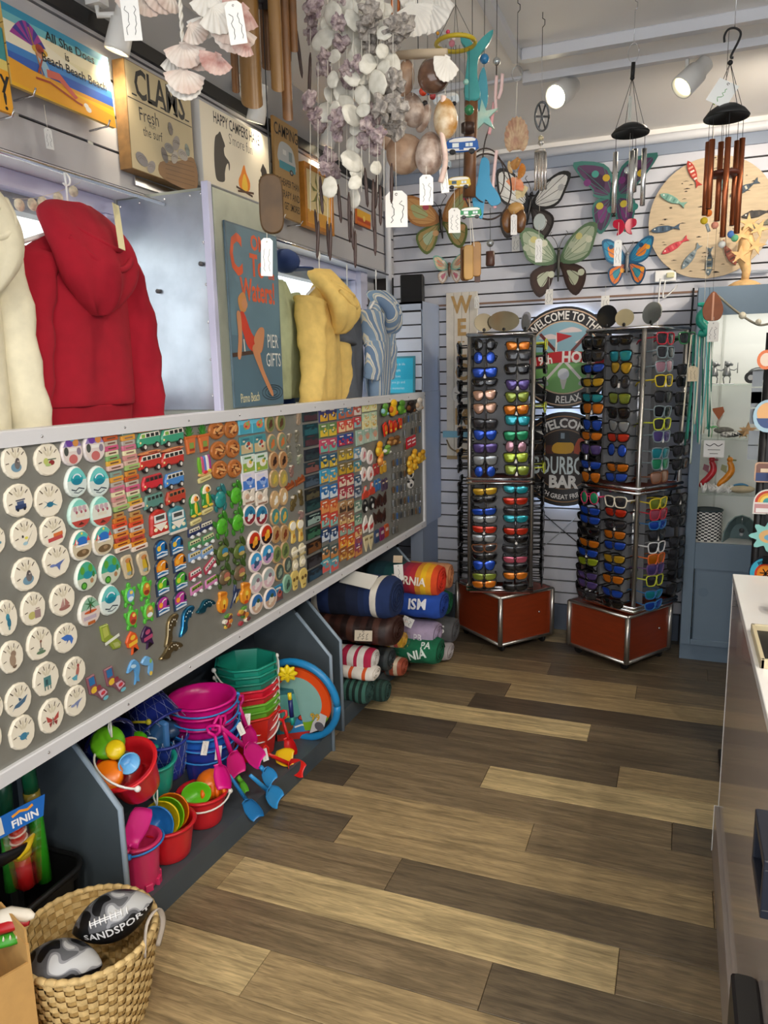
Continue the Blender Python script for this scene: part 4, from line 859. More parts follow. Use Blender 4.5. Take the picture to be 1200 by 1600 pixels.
# plush and toy charms near the end rail
def critter(px, py, wp, hp, col, col2, label, name='toy_charm', group=None):
  w, h, c = dims(px, py, wp, hp); t = thing(name, label, 'key ring', FL(c), group)
  b = MB(); b.ball((0, -.1*h, .014), .3*h, gl(col, .6), 12, 8, rx=.42*w, ry=.36*h, rz=.013); b.build('body', t)
  b = MB(); b.ball((.05*w, .28*h, .018), .2*h, gl(col, .6), 12, 8, rx=.34*w, ry=.22*h, rz=.012); b.build('head', t)
  b = MB(); b.ball((-.3*w, -.05*h, .018), .1, gl(col2, .6), 8, 6, rx=.22*w, ry=.2*h, rz=.01); b.ball((.3*w, -.25*h, .018), .1, gl(col2, .6), 8, 6, rx=.2*w, ry=.14*h, rz=.01); b.build('limbs', t)
  MB().tube([(0, .45*h, .006), (0, .5*h, .004), (.02*w, .52*h, 0)], .0012, M_chrome, 5).build('chain', t)
critter(596.5, 641, 10, 22, '5f9a3a', '8fc0c8', 'green and aqua toy charm'); critter(610, 638, 12, 28, 'e8b81f', 'd8701f', 'yellow bird toy charm'); critter(623, 637, 12, 24, '4f8a2a', '6fa83a', 'leafy green toy charm')
critter(638, 636, 13, 22, '20140f', '6a3f1c', 'black and brown toy charm'); critter(651, 632, 11, 22, 'd8cfc4', 'c0a890', 'cream and white bear toy charm')
critter(588, 702, 10, 26, 'e0a01f', 'e8c030', 'yellow giraffe toy charm'); critter(600, 703, 12, 16, '7aa848', 'e0e0d8', 'green frog toy charm'); critter(590, 718, 8, 22, 'e08a3a', 'f0b060', 'orange dangling toy charm')
def bfly_toy(px, py, wp, hp, col, col2, label):
  w, h, c = dims(px, py, wp, hp); t = thing('butterfly_charm', label, 'key ring', FL(c + Vector((.012, 0, 0)), .1))
  for sx in (-1, 1):
    d = Pad(w, h, .006); d.base(tr([(0, 0), (.2, .48), (.5, .35), (.48, .0), (.4, -.45), (.1, -.35)], sx=sx), col, .05); d.ink(tr(ell(.28, .1, .12, .18), sx=sx), col2, 1); d.ink(tr(ell(.26, -.22, .1, .1), sx=sx), 'e8d84a', 2); d.build('wing', t)
  MB().ball((0, 0, .004), .1, gl('3a2018'), 8, 6, rx=.06*w, ry=.4*h, rz=.006).build('body', t)
bfly_toy(602, 669, 15, 24, 'd8301c', 'e88a28', 'bright red and orange butterfly charm'); bfly_toy(617, 664, 15, 20, 'c82418', 'd85a28', 'deep red butterfly charm')
for i, (px, py, cc, nm) in enumerate(((606, 690, '8a5a28', 'tan'), (615, 688, '6a4420', 'brown'))): critter(px, py, 11, 16, cc, 'b8884a', nm + ' furry toy charm')
for i, (px, py) in enumerate(((638, 692), (645, 689))): put('license_plate_tag', 'bright red tag with white letters', px, py, 8, 18, lambda d: d.base(rrect(0, 0, .95, .95, .1, 2), 'c0152a', .05).ink(crect(0, .2, .7, .12), 'f0e8e8', 1).ink(crect(0, -.1, .6, .12), 'f0e8e8', 1), .1, 'bright red tags', 'key tag')
for i, (px, py) in enumerate(((636, 722), (643, 711), (644, 726), (651, 716), (637, 733), (656, 712))): critter(px, py, 8, 20, 'd8a020', 'e8c048', 'small golden yellow toy charm by the end rail', 'duck_charm', 'golden toy charms')
for (px, py) in ((641, 741), (641, 756)): put('panda_charm', 'white and black panda charm', px, py, 9, 14, lambda d: d.base(ell(0, 0, .5, .5, 14), 'e8e6e2', .1).slab(ell(-.4, .35, .16, .14), '18181a', .002, .008).slab(ell(.4, .35, .16, .14), '18181a', .002, .008).ink(ell(0, -.15, .22, .2), '2a2a2c', 1), 0, 'panda charms', 'key ring')
# key rings hung in rows on pegs
KR = []
def keyring(px, py, hp, col, group, label, tint):
  w, h, c = dims(px, py, 6, hp); t = thing('key_ring', label, 'key ring', FL(c), group)
  p = MB(); p.tube([(0, h*.5, 0), (0, h*.5, .02)], .0015, M_chrome, 5); p.tube([(math.cos(a)*.008, h*.36 + math.sin(a)*.008, .015) for a in [2*PI*i/10 for i in range(11)]], .001, M_chrome, 5); p.tube([(0, h*.28, .015), (0, h*.05, .014)], .0012, M_chrome, 5); p.build('ring', t)
  MB().prism(rrect(0, -h*.22, .016, h*.5, .004, 3), .008, .014, mat(col, .3, tint), bev=.0015).build('fob', t)
KC = [('b8bcc4', 'silver', .9), ('6a6f78', 'gunmetal', .8), ('3a5a8a', 'blue', .1), ('8a6a4a', 'bronze', .7), ('2a2a2c', 'black', .1), ('9a9288', 'pewter', .8)]
ny = 0
for r_i in range(9):
  for k in range(8):
    px = 612 + k * 5.9; py = 652 + r_i * 21 + (4 - k * .6) + k * -.9
    yb = 1212 - .595 * px - 20
    if py > yb or (px > 630 and 670 < py < 765) or (px < 628 and py < 705): continue
    cc, nm, tt = KC[(r_i * 3 + k * 5) % 6]
    keyring(px, py, 20, cc, nm + ' key rings', 'thin %s key ring hanging in rows near the end rail' % nm, tt)

# ================================================================== low display units under the board
def display_unit(x0, y0, x1, y1, label, riser=True):
  d = Vector((x1 - x0, y1 - y0, 0)); L = d.length; d.normalize()
  M = frame((d.y, -d.x, 0), (d.x, d.y, 0), (0, 0, 1), (x0, y0, 0))
  t = thing('display_unit', label, 'shelf', M)
  prof = [(0, 0), (0, .43), (-.16, .60), (-.22, .665), (-.39, .665), (-.39, 0)]
  def side(ya):
    mb = MB(); n = len(prof)
    V = [(x, ya, z) for x, z in prof] + [(x, ya + .018, z) for x, z in prof]
    F = [tuple(range(n)), tuple(reversed(range(n, 2*n)))] + [(i, n + i, n + (i+1) % n, (i+1) % n) for i in range(n)]
    mb.add(V, F, M_unit); mb.build('side_panel', t)
    e = MB(); e.tube([(.001, ya + .009, .0), (.001, ya + .009, .43), (-.16, ya + .009, .601)], .0095, mat('8fa0b0', .4), 6); e.build('edge_band', t)
  side(0); side(L - .018)
  MB().box(-.39, .018, 0, -.005, L - .018, .085, M_unit).build('base', t)
  MB().box(-.39, .018, .085, -.375, L - .018, .66, M_unitdk).build('back_panel', t)
  if riser: MB().box(-.375, .018, .085, -.2, L - .6, .24, M_unitdk).build('riser', t)
  return t
display_unit(-1.398, 1.49, -1.333, 2.735, 'blue-grey display unit full of plastic beach toys')
display_unit(-1.372, 2.90, -1.345, 4.02, 'blue-grey display unit stacked with rolled sweatshirts and towels', False)

# ------------------------------------------------------------------ pails and shovels
def axis_m(p, ax, spin=0.0):
  ax = Vector(ax).normalized(); m = ax.to_track_quat('Z', 'Y').to_matrix().to_4x4(); m.translation = Vector(p); return m @ RZ(spin)
def pail(p, ax, rt, rb, h, col, label, hcol='ecebe6', hang=.5, spin=0.0, n=28, group=None, ribs=0, handle=True, net=None, lip=None, rough=.28, spout=False):
  t = thing('beach_pail', label, 'pail', axis_m(p, ax, spin), group); m = mat(col, rough, coat=.2)
  b = MB(); w = .003
  pr = [(0, 0), (rb*.92, 0), (rb, .006)] + [(rb + (rt - rb)*k/6, .006 + (h - .012)*k/6) for k in range(1, 7)] + [(rt + .004, h - .006), (rt + .006, h - .002), (rt + .003, h), (rt - w, h)] + [(rb - w + (rt - rb)*k/4, .008 + (h - .01)*k/4) for k in (3, 2, 1, 0)] + [(0, .008)]
  b.lathe(pr, m, n, smooth=n > 10)
  for k in range(ribs):
    z = h * (.25 + .5 * k / max(ribs, 1)); r = rb + (rt - rb) * z / h; b.tube([(math.cos(a)*(r+.001), math.sin(a)*(r+.001), z) for a in [2*PI*i/24 for i in range(25)]], .0022, m, 5)
  b.build('bucket', t)
  rim = MB(); rim.tube([(math.cos(a)*(rt+.004), math.sin(a)*(rt+.004), h - .004) for a in [2*PI*i/n for i in range(n + 1)]], .005, mat(lip or col, rough), 6); rim.build('rim', t)
  if handle:
    hm = MB(); R_ = rt + .012; P = [(R_*math.cos(a), R_*math.sin(a)*math.cos(hang), h*.9 - R_*math.sin(a)*math.sin(hang)*1.0) for a in [PI*k/16 for k in range(17)]]
    hm.tube(P, .0055, mat(hcol, .35), 6, flat=.6);
    for s in (-1, 1): hm.ball((s*R_, 0, h*.9), .010, mat(hcol, .35), 8, 6)
    hm.build('handle', t)
  if net:
    nm = MB()
    for k in range(14):
      a = 2*PI*k/14
      for s in (-1, 1):
        nm.tube([(math.cos(a + s*.7*q)*(rb + (rt - rb)*q + .004), math.sin(a + s*.7*q)*(rb + (rt - rb)*q + .004), .01 + (h + .01)*q) for q in (0, .25, .5, .75, 1)], .0008, mat(net, .4), 3)
    nm.build('net', t)
  return t
def shovel(A, B, col, label, up=(1, -.6, .6), bw=.07, grip=True, group=None, bl=.42, name='toy_shovel'):
  A = Vector(A); B = Vector(B); ax = (B - A); L = ax.length; ax.normalize(); up = Vector(up); z = (up - ax * up.dot(ax)).normalized(); y = z.cross(ax)
  t = thing(name, label, 'toy shovel', frame(ax, y, z, A), group); m = mat(col, .3, coat=.2)
  sh = MB(); sh.tube([(.03, 0, 0), (L*(1-bl)*.6, 0, .002), (L*(1-bl)+.01, 0, .003)], [.007, .0085, .010], m, 8, flat=.7); sh.build('shaft', t)
  if grip:
    g = MB(); g.tube([(.035, 0, 0), (.022, .02, 0), (.004, .024, 0), (0, .012, 0), (0, -.012, 0), (.004, -.024, 0), (.022, -.02, 0), (.035, 0, 0)], .006, m, 6); g.build('grip', t)
  b = MB(); nx, nyy = 8, 8; V = []; F = []
  for i in range(nx + 1):
    u = i / nx; x = L*(1-bl) + L*bl*u; wd = bw * (.55 + .45 * min(1, u*2.2)) * (1 - .25 * max(0, (u-.75)*4)**2)
    for j in range(nyy + 1):
      v = -1 + 2*j/nyy; V.append((x, v*wd/2, .009 * (v*v) + .012*(1-u)**2 * 0 + (.012 if u == 0 else 0)))
  k = len(V); V += [(a, b_, c - .003) for a, b_, c in V]
  for i in range(nx):
    for j in range(nyy):
      q = i*(nyy+1)+j; F.append((q, q+nyy+1, q+nyy+2, q+1)); F.append((k+q, k+q+1, k+q+nyy+2, k+q+nyy+1))
  for i in range(nx):
    for j in (0, nyy): q = i*(nyy+1)+j; F.append((q, k+q, k+q+nyy+1, q+nyy+1))
  for j in range(nyy):
    for i in (0, nx): q = i*(nyy+1)+j; F.append((q, q+1, k+q+1, k+q))
  b.add(V, F, m, True); b.build('blade', t)
  return t
def hang_tag(P, label, w=.022, h=.045, face=(1, -.8, .2), col='eceae4', group=None, ink='2a2a2a', lines=2, roll=0.0, string=None, notch=True, scribble=True):
  f_ = Vector(face).normalized(); r = Vector((0, 0, 1)).cross(f_).normalized(); u = f_.cross(r)
  t = thing('price_tag', label, 'price tag', frame(r, u, f_, P) @ RZ(roll), group)
  P2 = [(-w/2, -h), (w/2, -h), (w/2, -.22*w), (w*.26, 0), (-w*.26, 0), (-w/2, -.22*w)] if notch else [(-w/2, -h), (w/2, -h), (w/2, 0), (-w/2, 0)]
  MB().prism(P2, -.0004, .0004, mat(col, .6)).build('card', t)
  if scribble:
    r_ = random.Random(int(P[1]*9999)); s = MB()
    for k in range(lines):
      x = (-.22 + .44*k/max(1, lines-1)) * w if lines > 1 else 0; y = -h*.28; Q = []
      for i in range(9): Q.append((x + r_.uniform(-.12, .12)*w, y - h*.6*i/8))
      s.stroke(Q, w*.03, .0007, mat(ink, .6))
    s.stroke(ell(0, -h*.1, w*.05, w*.05, 8), w*.03, .0007, mat('5a5048', .6)); s.build('handwriting', t)
  if string:
    MB().tube(string, .0009, mat('e4ddd0', .7), 4).build('string', t)
  return t

BZ = .0855
# lower front row
p = at_z(319, 1282, BZ); pail(p, (0, 0, 1), .082, .062, .115, 'd3202a', 'red beach pail holding a green scoop and orange rake', 'f0eee8', .2, .5)
c = p
sc = thing('sand_scoop', 'lime green round sand scoop in red pail', 'scoop', axis_m(p + Vector((.01, -.045, .13)), (.5, -.75, .35)))
MB().lathe([(0, -.02), (.03, -.018), (.045, -.004), (.05, .012), (.047, .012), (.03, -.008), (0, -.012)], mat('5fc21c', .3), 22, sx=1.0, sy=.8).build('bowl', sc)
rk = thing('sand_rake', 'orange clear-coated toy rake in red pail', 'toy rake', axis_m(p + Vector((.02, .028, .128)), (.55, -.6, .6)))
mb = MB(); mb.ball((0, 0, 0), .05, mat('f0781a', .25), 16, 10, rx=.055, ry=.052, rz=.03); mb.build('head', rk)
mb = MB()
for k in range(4): mb.tube([(-.036 + .024*k, -.01, .026), (-.036 + .024*k, -.035, .03), (-.036 + .024*k, -.05, .018)], .008, mat('e8690f', .25), 7)
mb.build('tines', rk)
p = at_z(265, 1333, BZ); pail(p, (0, 0, 1), .085, .068, .12, 'd3202a', 'red beach pail stuffed with blue, yellow and orange bowls', handle=False)
for i, (dy, cc, nm) in enumerate(((-.05, '2f86d8', 'blue'), (-.02, 'f0d21c', 'yellow'), (.005, '7fc81e', 'lime'), (.03, 'f07d12', 'orange'))):
  t = thing('sand_bowl', nm + ' toy bowl standing in a red pail', 'bowl', axis_m(p + Vector((.0, dy, .135)), (.25, -.95, .2)))
  MB().lathe([(0, -.035), (.03, -.03), (.052, -.012), (.06, .008), (.057, .008), (.048, -.01), (0, -.03)], mat(cc, .28), 22).build('bowl', t)
lp = MB(); lp.tube(spl([(0, 0, 0), (.012, -.01, .03), (.005, 0, .055), (-.01, .0, .03), (0, 0, 0)], 5), .003, mat('e9efe2', .4), 6); lp.build('net_loop', None, T(p + Vector((-.01, -.03, .185))), 'white plastic loop above a red pail of bowls', 'loop')
p = at_z(222, 1378, BZ); t = pail(p, (0, 0, 1), .062, .052, .15, 'd8346a', 'pink castle-shaped pail with blue handle beside the side panel', '2f86d8', -.1, PI/2 + .3)
for a in range(8): MB().box(-.012, -.006, 0, .012, .006, .022, mat('d8346a', .3), .002).build('turret', t, RZ(a*PI/4) @ T(0, .054, 0))
shovel(p + Vector((-.02, -.04, .10)), p + Vector((.01, .02, .24)), 'f2359a', 'hot pink toy shovel standing in the pink castle pail', (1, -.8, 0), .07, False, bl=.75)
# upper row
q = at_x(186, 1212, -1.49) + Vector((0, .045, 0))
pail(q + Vector((.01, .03, -.075)), (.05, -.42, .75), .085, .062, .13, 'd3202a', 'red pail tipped over, spilling green, yellow and orange toys', 'ecebe6', -.75, PI/2 + .8)
for nm, off, cc, r in (('yellow', (.0, -.05, .085), 'f0d21c', .028), ('orange', (-.005, -.085, .02), 'f07d12', .045), ('lime green', (-.045, -.03, .09), '6fbf22', .05)):
  t = thing('sand_mould', nm + ' round toy mould in the tipped red pail', 'toy mould', axis_m(q + Vector(off), (.35, -.5, .6)))
  MB().lathe([(0, -.02), (r*.9, -.018), (r, -.005), (r*.96, .012), (r*.8, .018), (0, .02)], mat(cc, .28), 20).build('cup', t)
t = thing('sand_mould', 'light blue toy cup in the tipped red pail', 'toy mould', axis_m(q + Vector((.025, -.035, .045)), (.8, -.5, .1)))
MB().lathe([(0, -.03), (.024, -.03), (.03, .02), (.033, .022), (.028, .022), (.02, -.02), (0, -.02)], mat('6fb6e8', .28), 18).build('cup', t)
MB().tube(spl([(0, 0, 0), (.01, -.01, .025), (0, 0, .05), (-.012, .004, .025), (0, 0, 0)], 5), .003, mat('e9efe2', .4), 6).build('net_loop', None, T(q + Vector((-.0, -.06, .13))), 'white plastic loop above the tipped red pail', 'loop')
p = at_z(243, 1232, .2405); pail(p, (.12, -.12, 1), .068, .055, .125, '22a794', 'turquoise pail with broad white handle', 'f2f0ea', -.85, .9)
t = thing('sand_scoop', 'lime green toy claw above the turquoise pail', 'scoop', axis_m(p + Vector((-.02, -.045, .185)), (.3, -.4, .8)))
MB().ball((0, 0, 0), .03, mat('5fc21c', .3), 12, 8, rx=.035, ry=.045, rz=.015).tube([(.02, -.02, .01), (.03, -.045, .012), (.022, -.06, 0)], .008, mat('5fc21c', .3), 6).tube([(-.02, -.02, .01), (-.03, -.045, .012), (-.022, -.06, 0)], .008, mat('5fc21c', .3), 6).build('claw', t)
p = at_z(284, 1213, .2405); p.x = min(p.x, -1.615)
t = pail(p, (.05, -.08, 1), .078, .06, .15, '2b3f9c', 'royal blue pail in a net bag with yellow handle', 'd8cf3a', -1.0, .5, net='aab6d8', ribs=3)
MB().box(-.012, -.05, 0, .012, .05, .11, mat('4a86c8', .35), .008).build('shovel_blade', None, axis_m(p + Vector((-.0, -.035, .12)), (.1, -.1, 1), .6), 'blue flat shovel blade in the netted blue pail', 'toy shovel')
MB().ball((0, 0, 0), .04, mat('3a5f8a', .3, col2='2a4468', scale=30), 14, 8, rx=.05, ry=.04, rz=.03).build('sand_mould', None, T(p + Vector((.0, .02, .155))), 'slate blue fish-shaped mould in the netted blue pail', 'toy mould')
q = at_x(240, 1112, -1.66); pail(q + Vector((-.06, -.0, .06)), (.6, -.15, -.55), .085, .062, .15, '22318a', 'navy pail lying on its side in a net with yellow handle', 'd8cf3a', .7, 2.4, net='8a96c0', ribs=3)
q = at_x(165, 1130, -1.68); pail(q + Vector((-.05, -.03, .02)), (.6, -.2, -.2), .08, .06, .14, '1d2a74', 'dark navy pail in shade behind the tipped red pail', 'd8cf3a', .5, 1.4, handle=False, net='8a96c0')

# stack of magenta pails with blue handles
p = at_y(315, 1087, 2.12); zt = p.z
for k in range(5):
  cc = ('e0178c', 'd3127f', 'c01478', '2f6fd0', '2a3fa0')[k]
  h = .15; top = zt - k * .038
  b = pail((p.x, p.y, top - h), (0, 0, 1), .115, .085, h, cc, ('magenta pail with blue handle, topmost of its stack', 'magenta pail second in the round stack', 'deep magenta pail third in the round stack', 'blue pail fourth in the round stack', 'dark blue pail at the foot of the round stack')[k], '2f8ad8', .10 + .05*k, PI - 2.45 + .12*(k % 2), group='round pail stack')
# stack of octagonal pails with white handles
p = at_y(384, 1030, 2.45); zt = p.z
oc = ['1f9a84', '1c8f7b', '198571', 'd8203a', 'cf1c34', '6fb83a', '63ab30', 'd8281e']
for k in range(8):
  h = .15 if k < 7 else max(.12, zt - 7*.03 - BZ); top = zt - k*.030
  nm = ('teal octagonal pail, topmost of its stack', 'teal octagonal pail second in its stack', 'teal octagonal pail third in its stack', 'crimson octagonal pail fourth in its stack', 'crimson octagonal pail fifth in its stack', 'green octagonal pail sixth in its stack', 'green octagonal pail seventh in its stack', 'red octagonal pail at the foot of its stack')[k]
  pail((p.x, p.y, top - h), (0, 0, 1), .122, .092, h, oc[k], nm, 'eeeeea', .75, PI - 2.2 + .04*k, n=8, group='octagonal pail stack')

# standing ring target, boxed toy, flower sieve
p = at_y(466, 1062, 2.62); R_ = .175
t = thing('ring_target', 'round toss target with blue rim and orange and green rings', 'game', frame((1, 0, 0), (0, -.12, 1), (0, -1, -.12), (p.x, p.y, BZ + R_ + .004)))
MB().tube([(math.cos(a)*R_, math.sin(a)*R_, 0) for a in [2*PI*i/40 for i in range(41)]], .016, mat('1f86c4', .35), 8).build('rim', t)
for r0, r1, c0, c1 in ((.105, .145, 'f0561c', '86b82a'), (.0, .105, '8fc0b8', '8fc0b8')):
  mb = MB()
  for i in range(40):
    a, b = 2*PI*i/40, 2*PI*(i+1)/40; cc = c0 if math.sin(a + .5) > -.1 else c1
    mb.add([(r0*math.cos(a), r0*math.sin(a), 0), (r1*math.cos(a), r1*math.sin(a), 0), (r1*math.cos(b), r1*math.sin(b), 0), (r0*math.cos(b), r0*math.sin(b), 0), (r0*math.cos(a), r0*math.sin(a), -.01), (r1*math.cos(a), r1*math.sin(a), -.01), (r1*math.cos(b), r1*math.sin(b), -.01), (r0*math.cos(b), r0*math.sin(b), -.01)], [(0, 1, 2, 3), (7, 6, 5, 4)], mat(cc, .4))
  mb.build('target_ring', t)
MB().flat([(.04, -.145), (.11, -.11), (.13, -.05), (.10, -.04), (.06, -.09)], .012, mat('cfcfd0', .5)).flat(ell(.09, -.105, .022, .022, 14), .0125, mat('5a5a62', .5)).text('99', .045, .075, -.062, .013, mat('d8a81e', .5), .02).build('printed_card', t)
p = at_z(456, 1160, BZ)
t = thing('boxed_toy', 'toy box with teal front and red lower edge', 'box', frame((.82, .57, 0), (0, 0, 1), (.57, -.82, 0), (p.x - .0, p.y + .03, BZ)))
W_, H_ = .15, .225
MB().box(-W_/2, 0, -.06, W_/2, H_, 0, mat('2f6f78', .35)).build('carton', t)
d = MB(); d.flat(rect(-W_/2, 0, W_/2, .03), .0006, mat('b8281e', .35)); d.flat(rect(-W_/2+.01, .1, W_/2-.02, H_-.02), .0006, mat('5fa8a0', .4)); d.flat([(-.02, .03), (W_/2, .03), (W_/2, .16), (.01, .09)], .0009, mat('2f7fb8', .4)); d.flat(ell(.04, .095, .025, .016, 16), .0012, mat('3a0f10', .4)); d.flat(ell(.04, .095, .021, .012, 16), .0014, mat('c83a2a', .4))
d.stroke([(.0, .055), (.03, .062), (.05, .058), (.07, .066)], .007, .0014, mat('e8e4de', .4)); d.flat(rect(.02, .17, .06, .2), .0012, mat('e4e4e0', .4)); d.flat(ell(-.035, .06, .03, .022, 14), .0012, mat('8a4a24', .4)); d.stroke([(-.06, .085), (-.04, .1), (-.015, .108)], .006, .0012, mat('e0c030', .4)); d.build('print', t)
A = at_y(456, 1120, 2.54); B = at_y(449, 1052, 2.54)
t = thing('flower_sieve', 'yellow flower-shaped sieve on navy and teal handle', 'toy', T(0, 0, 0))
mb = MB(); X = frame((.9, .43, 0), (.1, -.2, 1), (.43, -.9, -.2), B)
mb.X = X; mb.dome([((.036 + .006*math.cos(8*a))*math.cos(a), (.036 + .006*math.cos(8*a))*math.sin(a)) for a in [2*PI*i/48 for i in range(48)]], 0, .012, mat('ecd21a', .35), 4, .004)
for k in range(8): mb.tube([(.008*math.cos(k*PI/4), .008*math.sin(k*PI/4), .016), (.033*math.cos(k*PI/4), .033*math.sin(k*PI/4), .008)], .0025, mat('d8bc10', .35), 5)
mb.build('flower', t); dd = A - B
MB().tube([tuple(B + dd*.45), tuple(B + dd*.6)], .0085, mat('ecd21a', .35), 8).tube([tuple(B + dd*.6), tuple(B + dd*1.0)], .010, mat('1a2a6a', .35), 8).tube([tuple(B + dd*1.0), tuple(B + dd*1.18)], .009, mat('1f9a8a', .35), 8).build('handle', t)

# shovels hung from the stack and lying on the base
def sv(a, xa, b, xb, *r, **k): return shovel(at_x(*a, xa), at_x(*b, xb), *r, **k)
sv((336, 1128), -1.435, (408, 1190), -1.395, 'e3168e', 'magenta toy shovel with wide blade over the round pail stack', bw=.075)
sv((342, 1122), -1.442, (372, 1210), -1.41, 'd8107f', 'magenta toy shovel behind the wide-bladed one', bw=.07)
sv((333, 1134), -1.425, (352, 1232), -1.39, 'e3168e', 'magenta toy shovel hanging straight down', up=(.2, -1, .1), bw=.06)
sv((370, 1090), -1.46, (392, 1165), -1.43, 'c81478', 'dark magenta toy shovel beside the octagonal pails', bw=.06)
sv((384, 1205), -1.385, (436, 1252), -1.338, '2f97dc', 'sky blue toy shovel with blade over the base edge', bw=.072, grip=False)
sv((352, 1202), -1.40, (404, 1277), -1.345, '1f7fc4', 'blue toy shovel sliding off the base edge', up=(.5, -1, .3), bw=.055, grip=False)
sv((402, 1192), -1.39, (426, 1222), -1.365, '2f97dc', 'light blue toy shovel blade behind the other blue ones', bw=.06, grip=False, bl=.7)
sv((367, 1205), -1.40, (384, 1238), -1.375, '58a82a', 'narrow green toy shovel among the blue ones', bw=.025, grip=False, bl=.6)
sv((438, 1112), -1.47, (458, 1180), -1.40, 'd81f22', 'red toy shovel leaning on the boxed toy', up=(.3, -1, .3), bw=.05)
sv((410, 1174), -1.43, (474, 1205), -1.345, 'e01f1c', 'red toy shovel lying over the yellow one', bw=.065)
sv((418, 1182), -1.44, (458, 1184), -1.375, 'f2c81a', 'yellow toy shovel on the base', bw=.07, grip=False, bl=.75)
for i, (px, py, x, nm) in enumerate(((387, 1115, -1.44, 'hanging before the octagonal pails'), (342, 1165, -1.42, 'beside the netted blue pail'), (322, 1158, -1.47, 'tucked by the round pail stack'), (372, 1130, -1.43, 'among the magenta shovels'), (412, 1170, -1.40, 'by the red shovel grip'))):
  hang_tag(at_x(px, py, x), 'white paper tag ' + nm, .022, .048, lines=1, roll=(-.15, -.2, -.3, .3, .1)[i], notch=False)

# ------------------------------------------------------------------ rolled sweatshirts and towels
def roll_of(px, py, y, L, ry, rz, col, label, stripes=None, mark=None, wrap=False, end=None, ang=0.0, cat='towel', name='rolled_towel', rough=.9):
  p = at_y(px, py, y); t = thing(name, label, cat, T(p) @ RZ(ang)); m = mat(col, rough, noise=.12, scale=18, bump=.4)
  b = MB(); n = 28; r_ = random.Random(int(px*3 + py)); ph = [r_.uniform(0, 6) for _ in range(4)]; V = []; NL = 14
  for i in range(NL + 1):
    u = i / NL; x = -L*u; k = 1.0 if 0 < i < NL else .86
    if i == 1: k = .98
    for j in range(n):
      a = 2*PI*j/n; q = (abs(math.cos(a))**.8 * (1 if math.cos(a) > 0 else -1), abs(math.sin(a))**.8 * (1 if math.sin(a) > 0 else -1))
      f_ = k * (1 + .03*math.sin(3*a + ph[0] + 5*u) + .025*math.sin(7*u*3 + 2*a + ph[1]))
      V.append((x, q[0]*ry*f_, q[1]*rz*f_))
  b.add(V, [], m)
  for i in range(NL):
    mm = m
    if stripes: mm = mat(stripes[i % len(stripes)], rough, noise=.08, scale=18, bump=.4)
    for j in range(n):
      b.f.append((i*n+j, i*n+(j+1) % n, (i+1)*n+(j+1) % n, (i+1)*n+j)[::-1]); b.m.append(mm); b.sm.append(True)
  for i, rev in ((0, False), (NL, True)):
    b.f.append(tuple(i*n+j for j in range(n)) if not rev else tuple(i*n+j for j in reversed(range(n)))); b.m.append(mat(end, rough) if end else m); b.sm.append(False)
  b.build('cloth', t)
  s = MB(); s.tube([(.003, ry*.75*(1 - k/40)*math.cos(k*.55), rz*.75*(1 - k/40)*math.sin(k*.55)) for k in range(36)], .0035, mat(end or col, rough), 4); s.build('rolled_edge', t)
  if mark:
    w_ = MB();
    for (tx, sz, x0, z0, cc, rot) in mark:
      V, F = text_mesh(tx, .03)
      def mp(x, y_):
        X = x0 + x*sz*math.cos(rot) - (y_-.35)*sz*math.sin(rot); A = z0 + (x*sz*math.sin(rot) + (y_-.35)*sz*math.cos(rot)) / rz
        return (X, -ry*1.10*math.cos(A) - .004, rz*1.10*math.sin(A))
      w_.add([mp(x, y_) for x, y_, _ in V], F, mat(cc, .8))
    w_.build('lettering', t)
  if wrap:
    wm = mat('ffffff', .06, trans=1.0, alpha=.22); c = MB(); V = []
    for i in range(9):
      for j in range(18):
        a = 2*PI*j/18; k = 1.07 + .03*math.sin(i*2.1 + j*1.7); V.append((.015 - (L + .03)*i/8, math.cos(a)*ry*k, math.sin(a)*rz*k))
    c.add(V, [(i*18+j, i*18+(j+1) % 18, (i+1)*18+(j+1) % 18, (i+1)*18+j)[::-1] for i in range(8) for j in range(18)], wm, True); c.build('plastic_wrap', t)
  return t
roll_of(690, 908, 3.80, .42, .105, .085, 'c8281e', 'tie-dyed green, red and yellow rolled sweatshirt', ['d84a1e', 'e8a01e', 'e8b81e', 'd8902a', 'b82a38', 'a82440', '8a2a48', '1f5a5a', '175050', '174a50', '123c48', '123c48', '0f3540', '0f3540'], [('FORNIA', .055, -.155, .25, 'f0e4d8', -.05), ('CALI', .05, -.30, -.1, 'd8e4e0', -.5)], end='d8361e', cat='sweatshirt', name='rolled_sweatshirt')
roll_of(694, 945, 3.78, .40, .105, .07, '1f4aa8', 'royal blue rolled sweatshirt with white letters', None, [('ISM', .07, -.12, .35, 'e4e8f0', .05), ('P', .06, -.22, .1, 'e4e8f0', -.3)], end='1a3f94', cat='sweatshirt', name='rolled_sweatshirt')
roll_of(684, 990, 3.74, .40, .10, .06, 'a898b4', 'lavender folded sweatshirt with paper tag', None, [('PB', .045, -.08, .1, 'e0d8e4', 0)], cat='sweatshirt', name='rolled_sweatshirt')
roll_of(688, 1018, 3.66, .40, .095, .065, '126a48', 'kelly green rolled sweatshirt with white letters', None, [('NIA', .06, -.10, .1, 'd8e8e0', .3), ('PA', .045, -.06, .85, 'd8e8e0', .1)], end='0f5c3e', cat='sweatshirt', name='rolled_sweatshirt')
roll_of(704, 901, 4.12, .38, .075, .075, 'd89a70', 'peach rolled sweatshirt behind the tie-dyed one', None, None, end='d08c60', cat='sweatshirt', name='rolled_sweatshirt')
roll_of(702, 942, 4.05, .38, .09, .07, '0f5a3a', 'forest green rolled sweatshirt behind the blue one', None, None, cat='sweatshirt', name='rolled_sweatshirt')
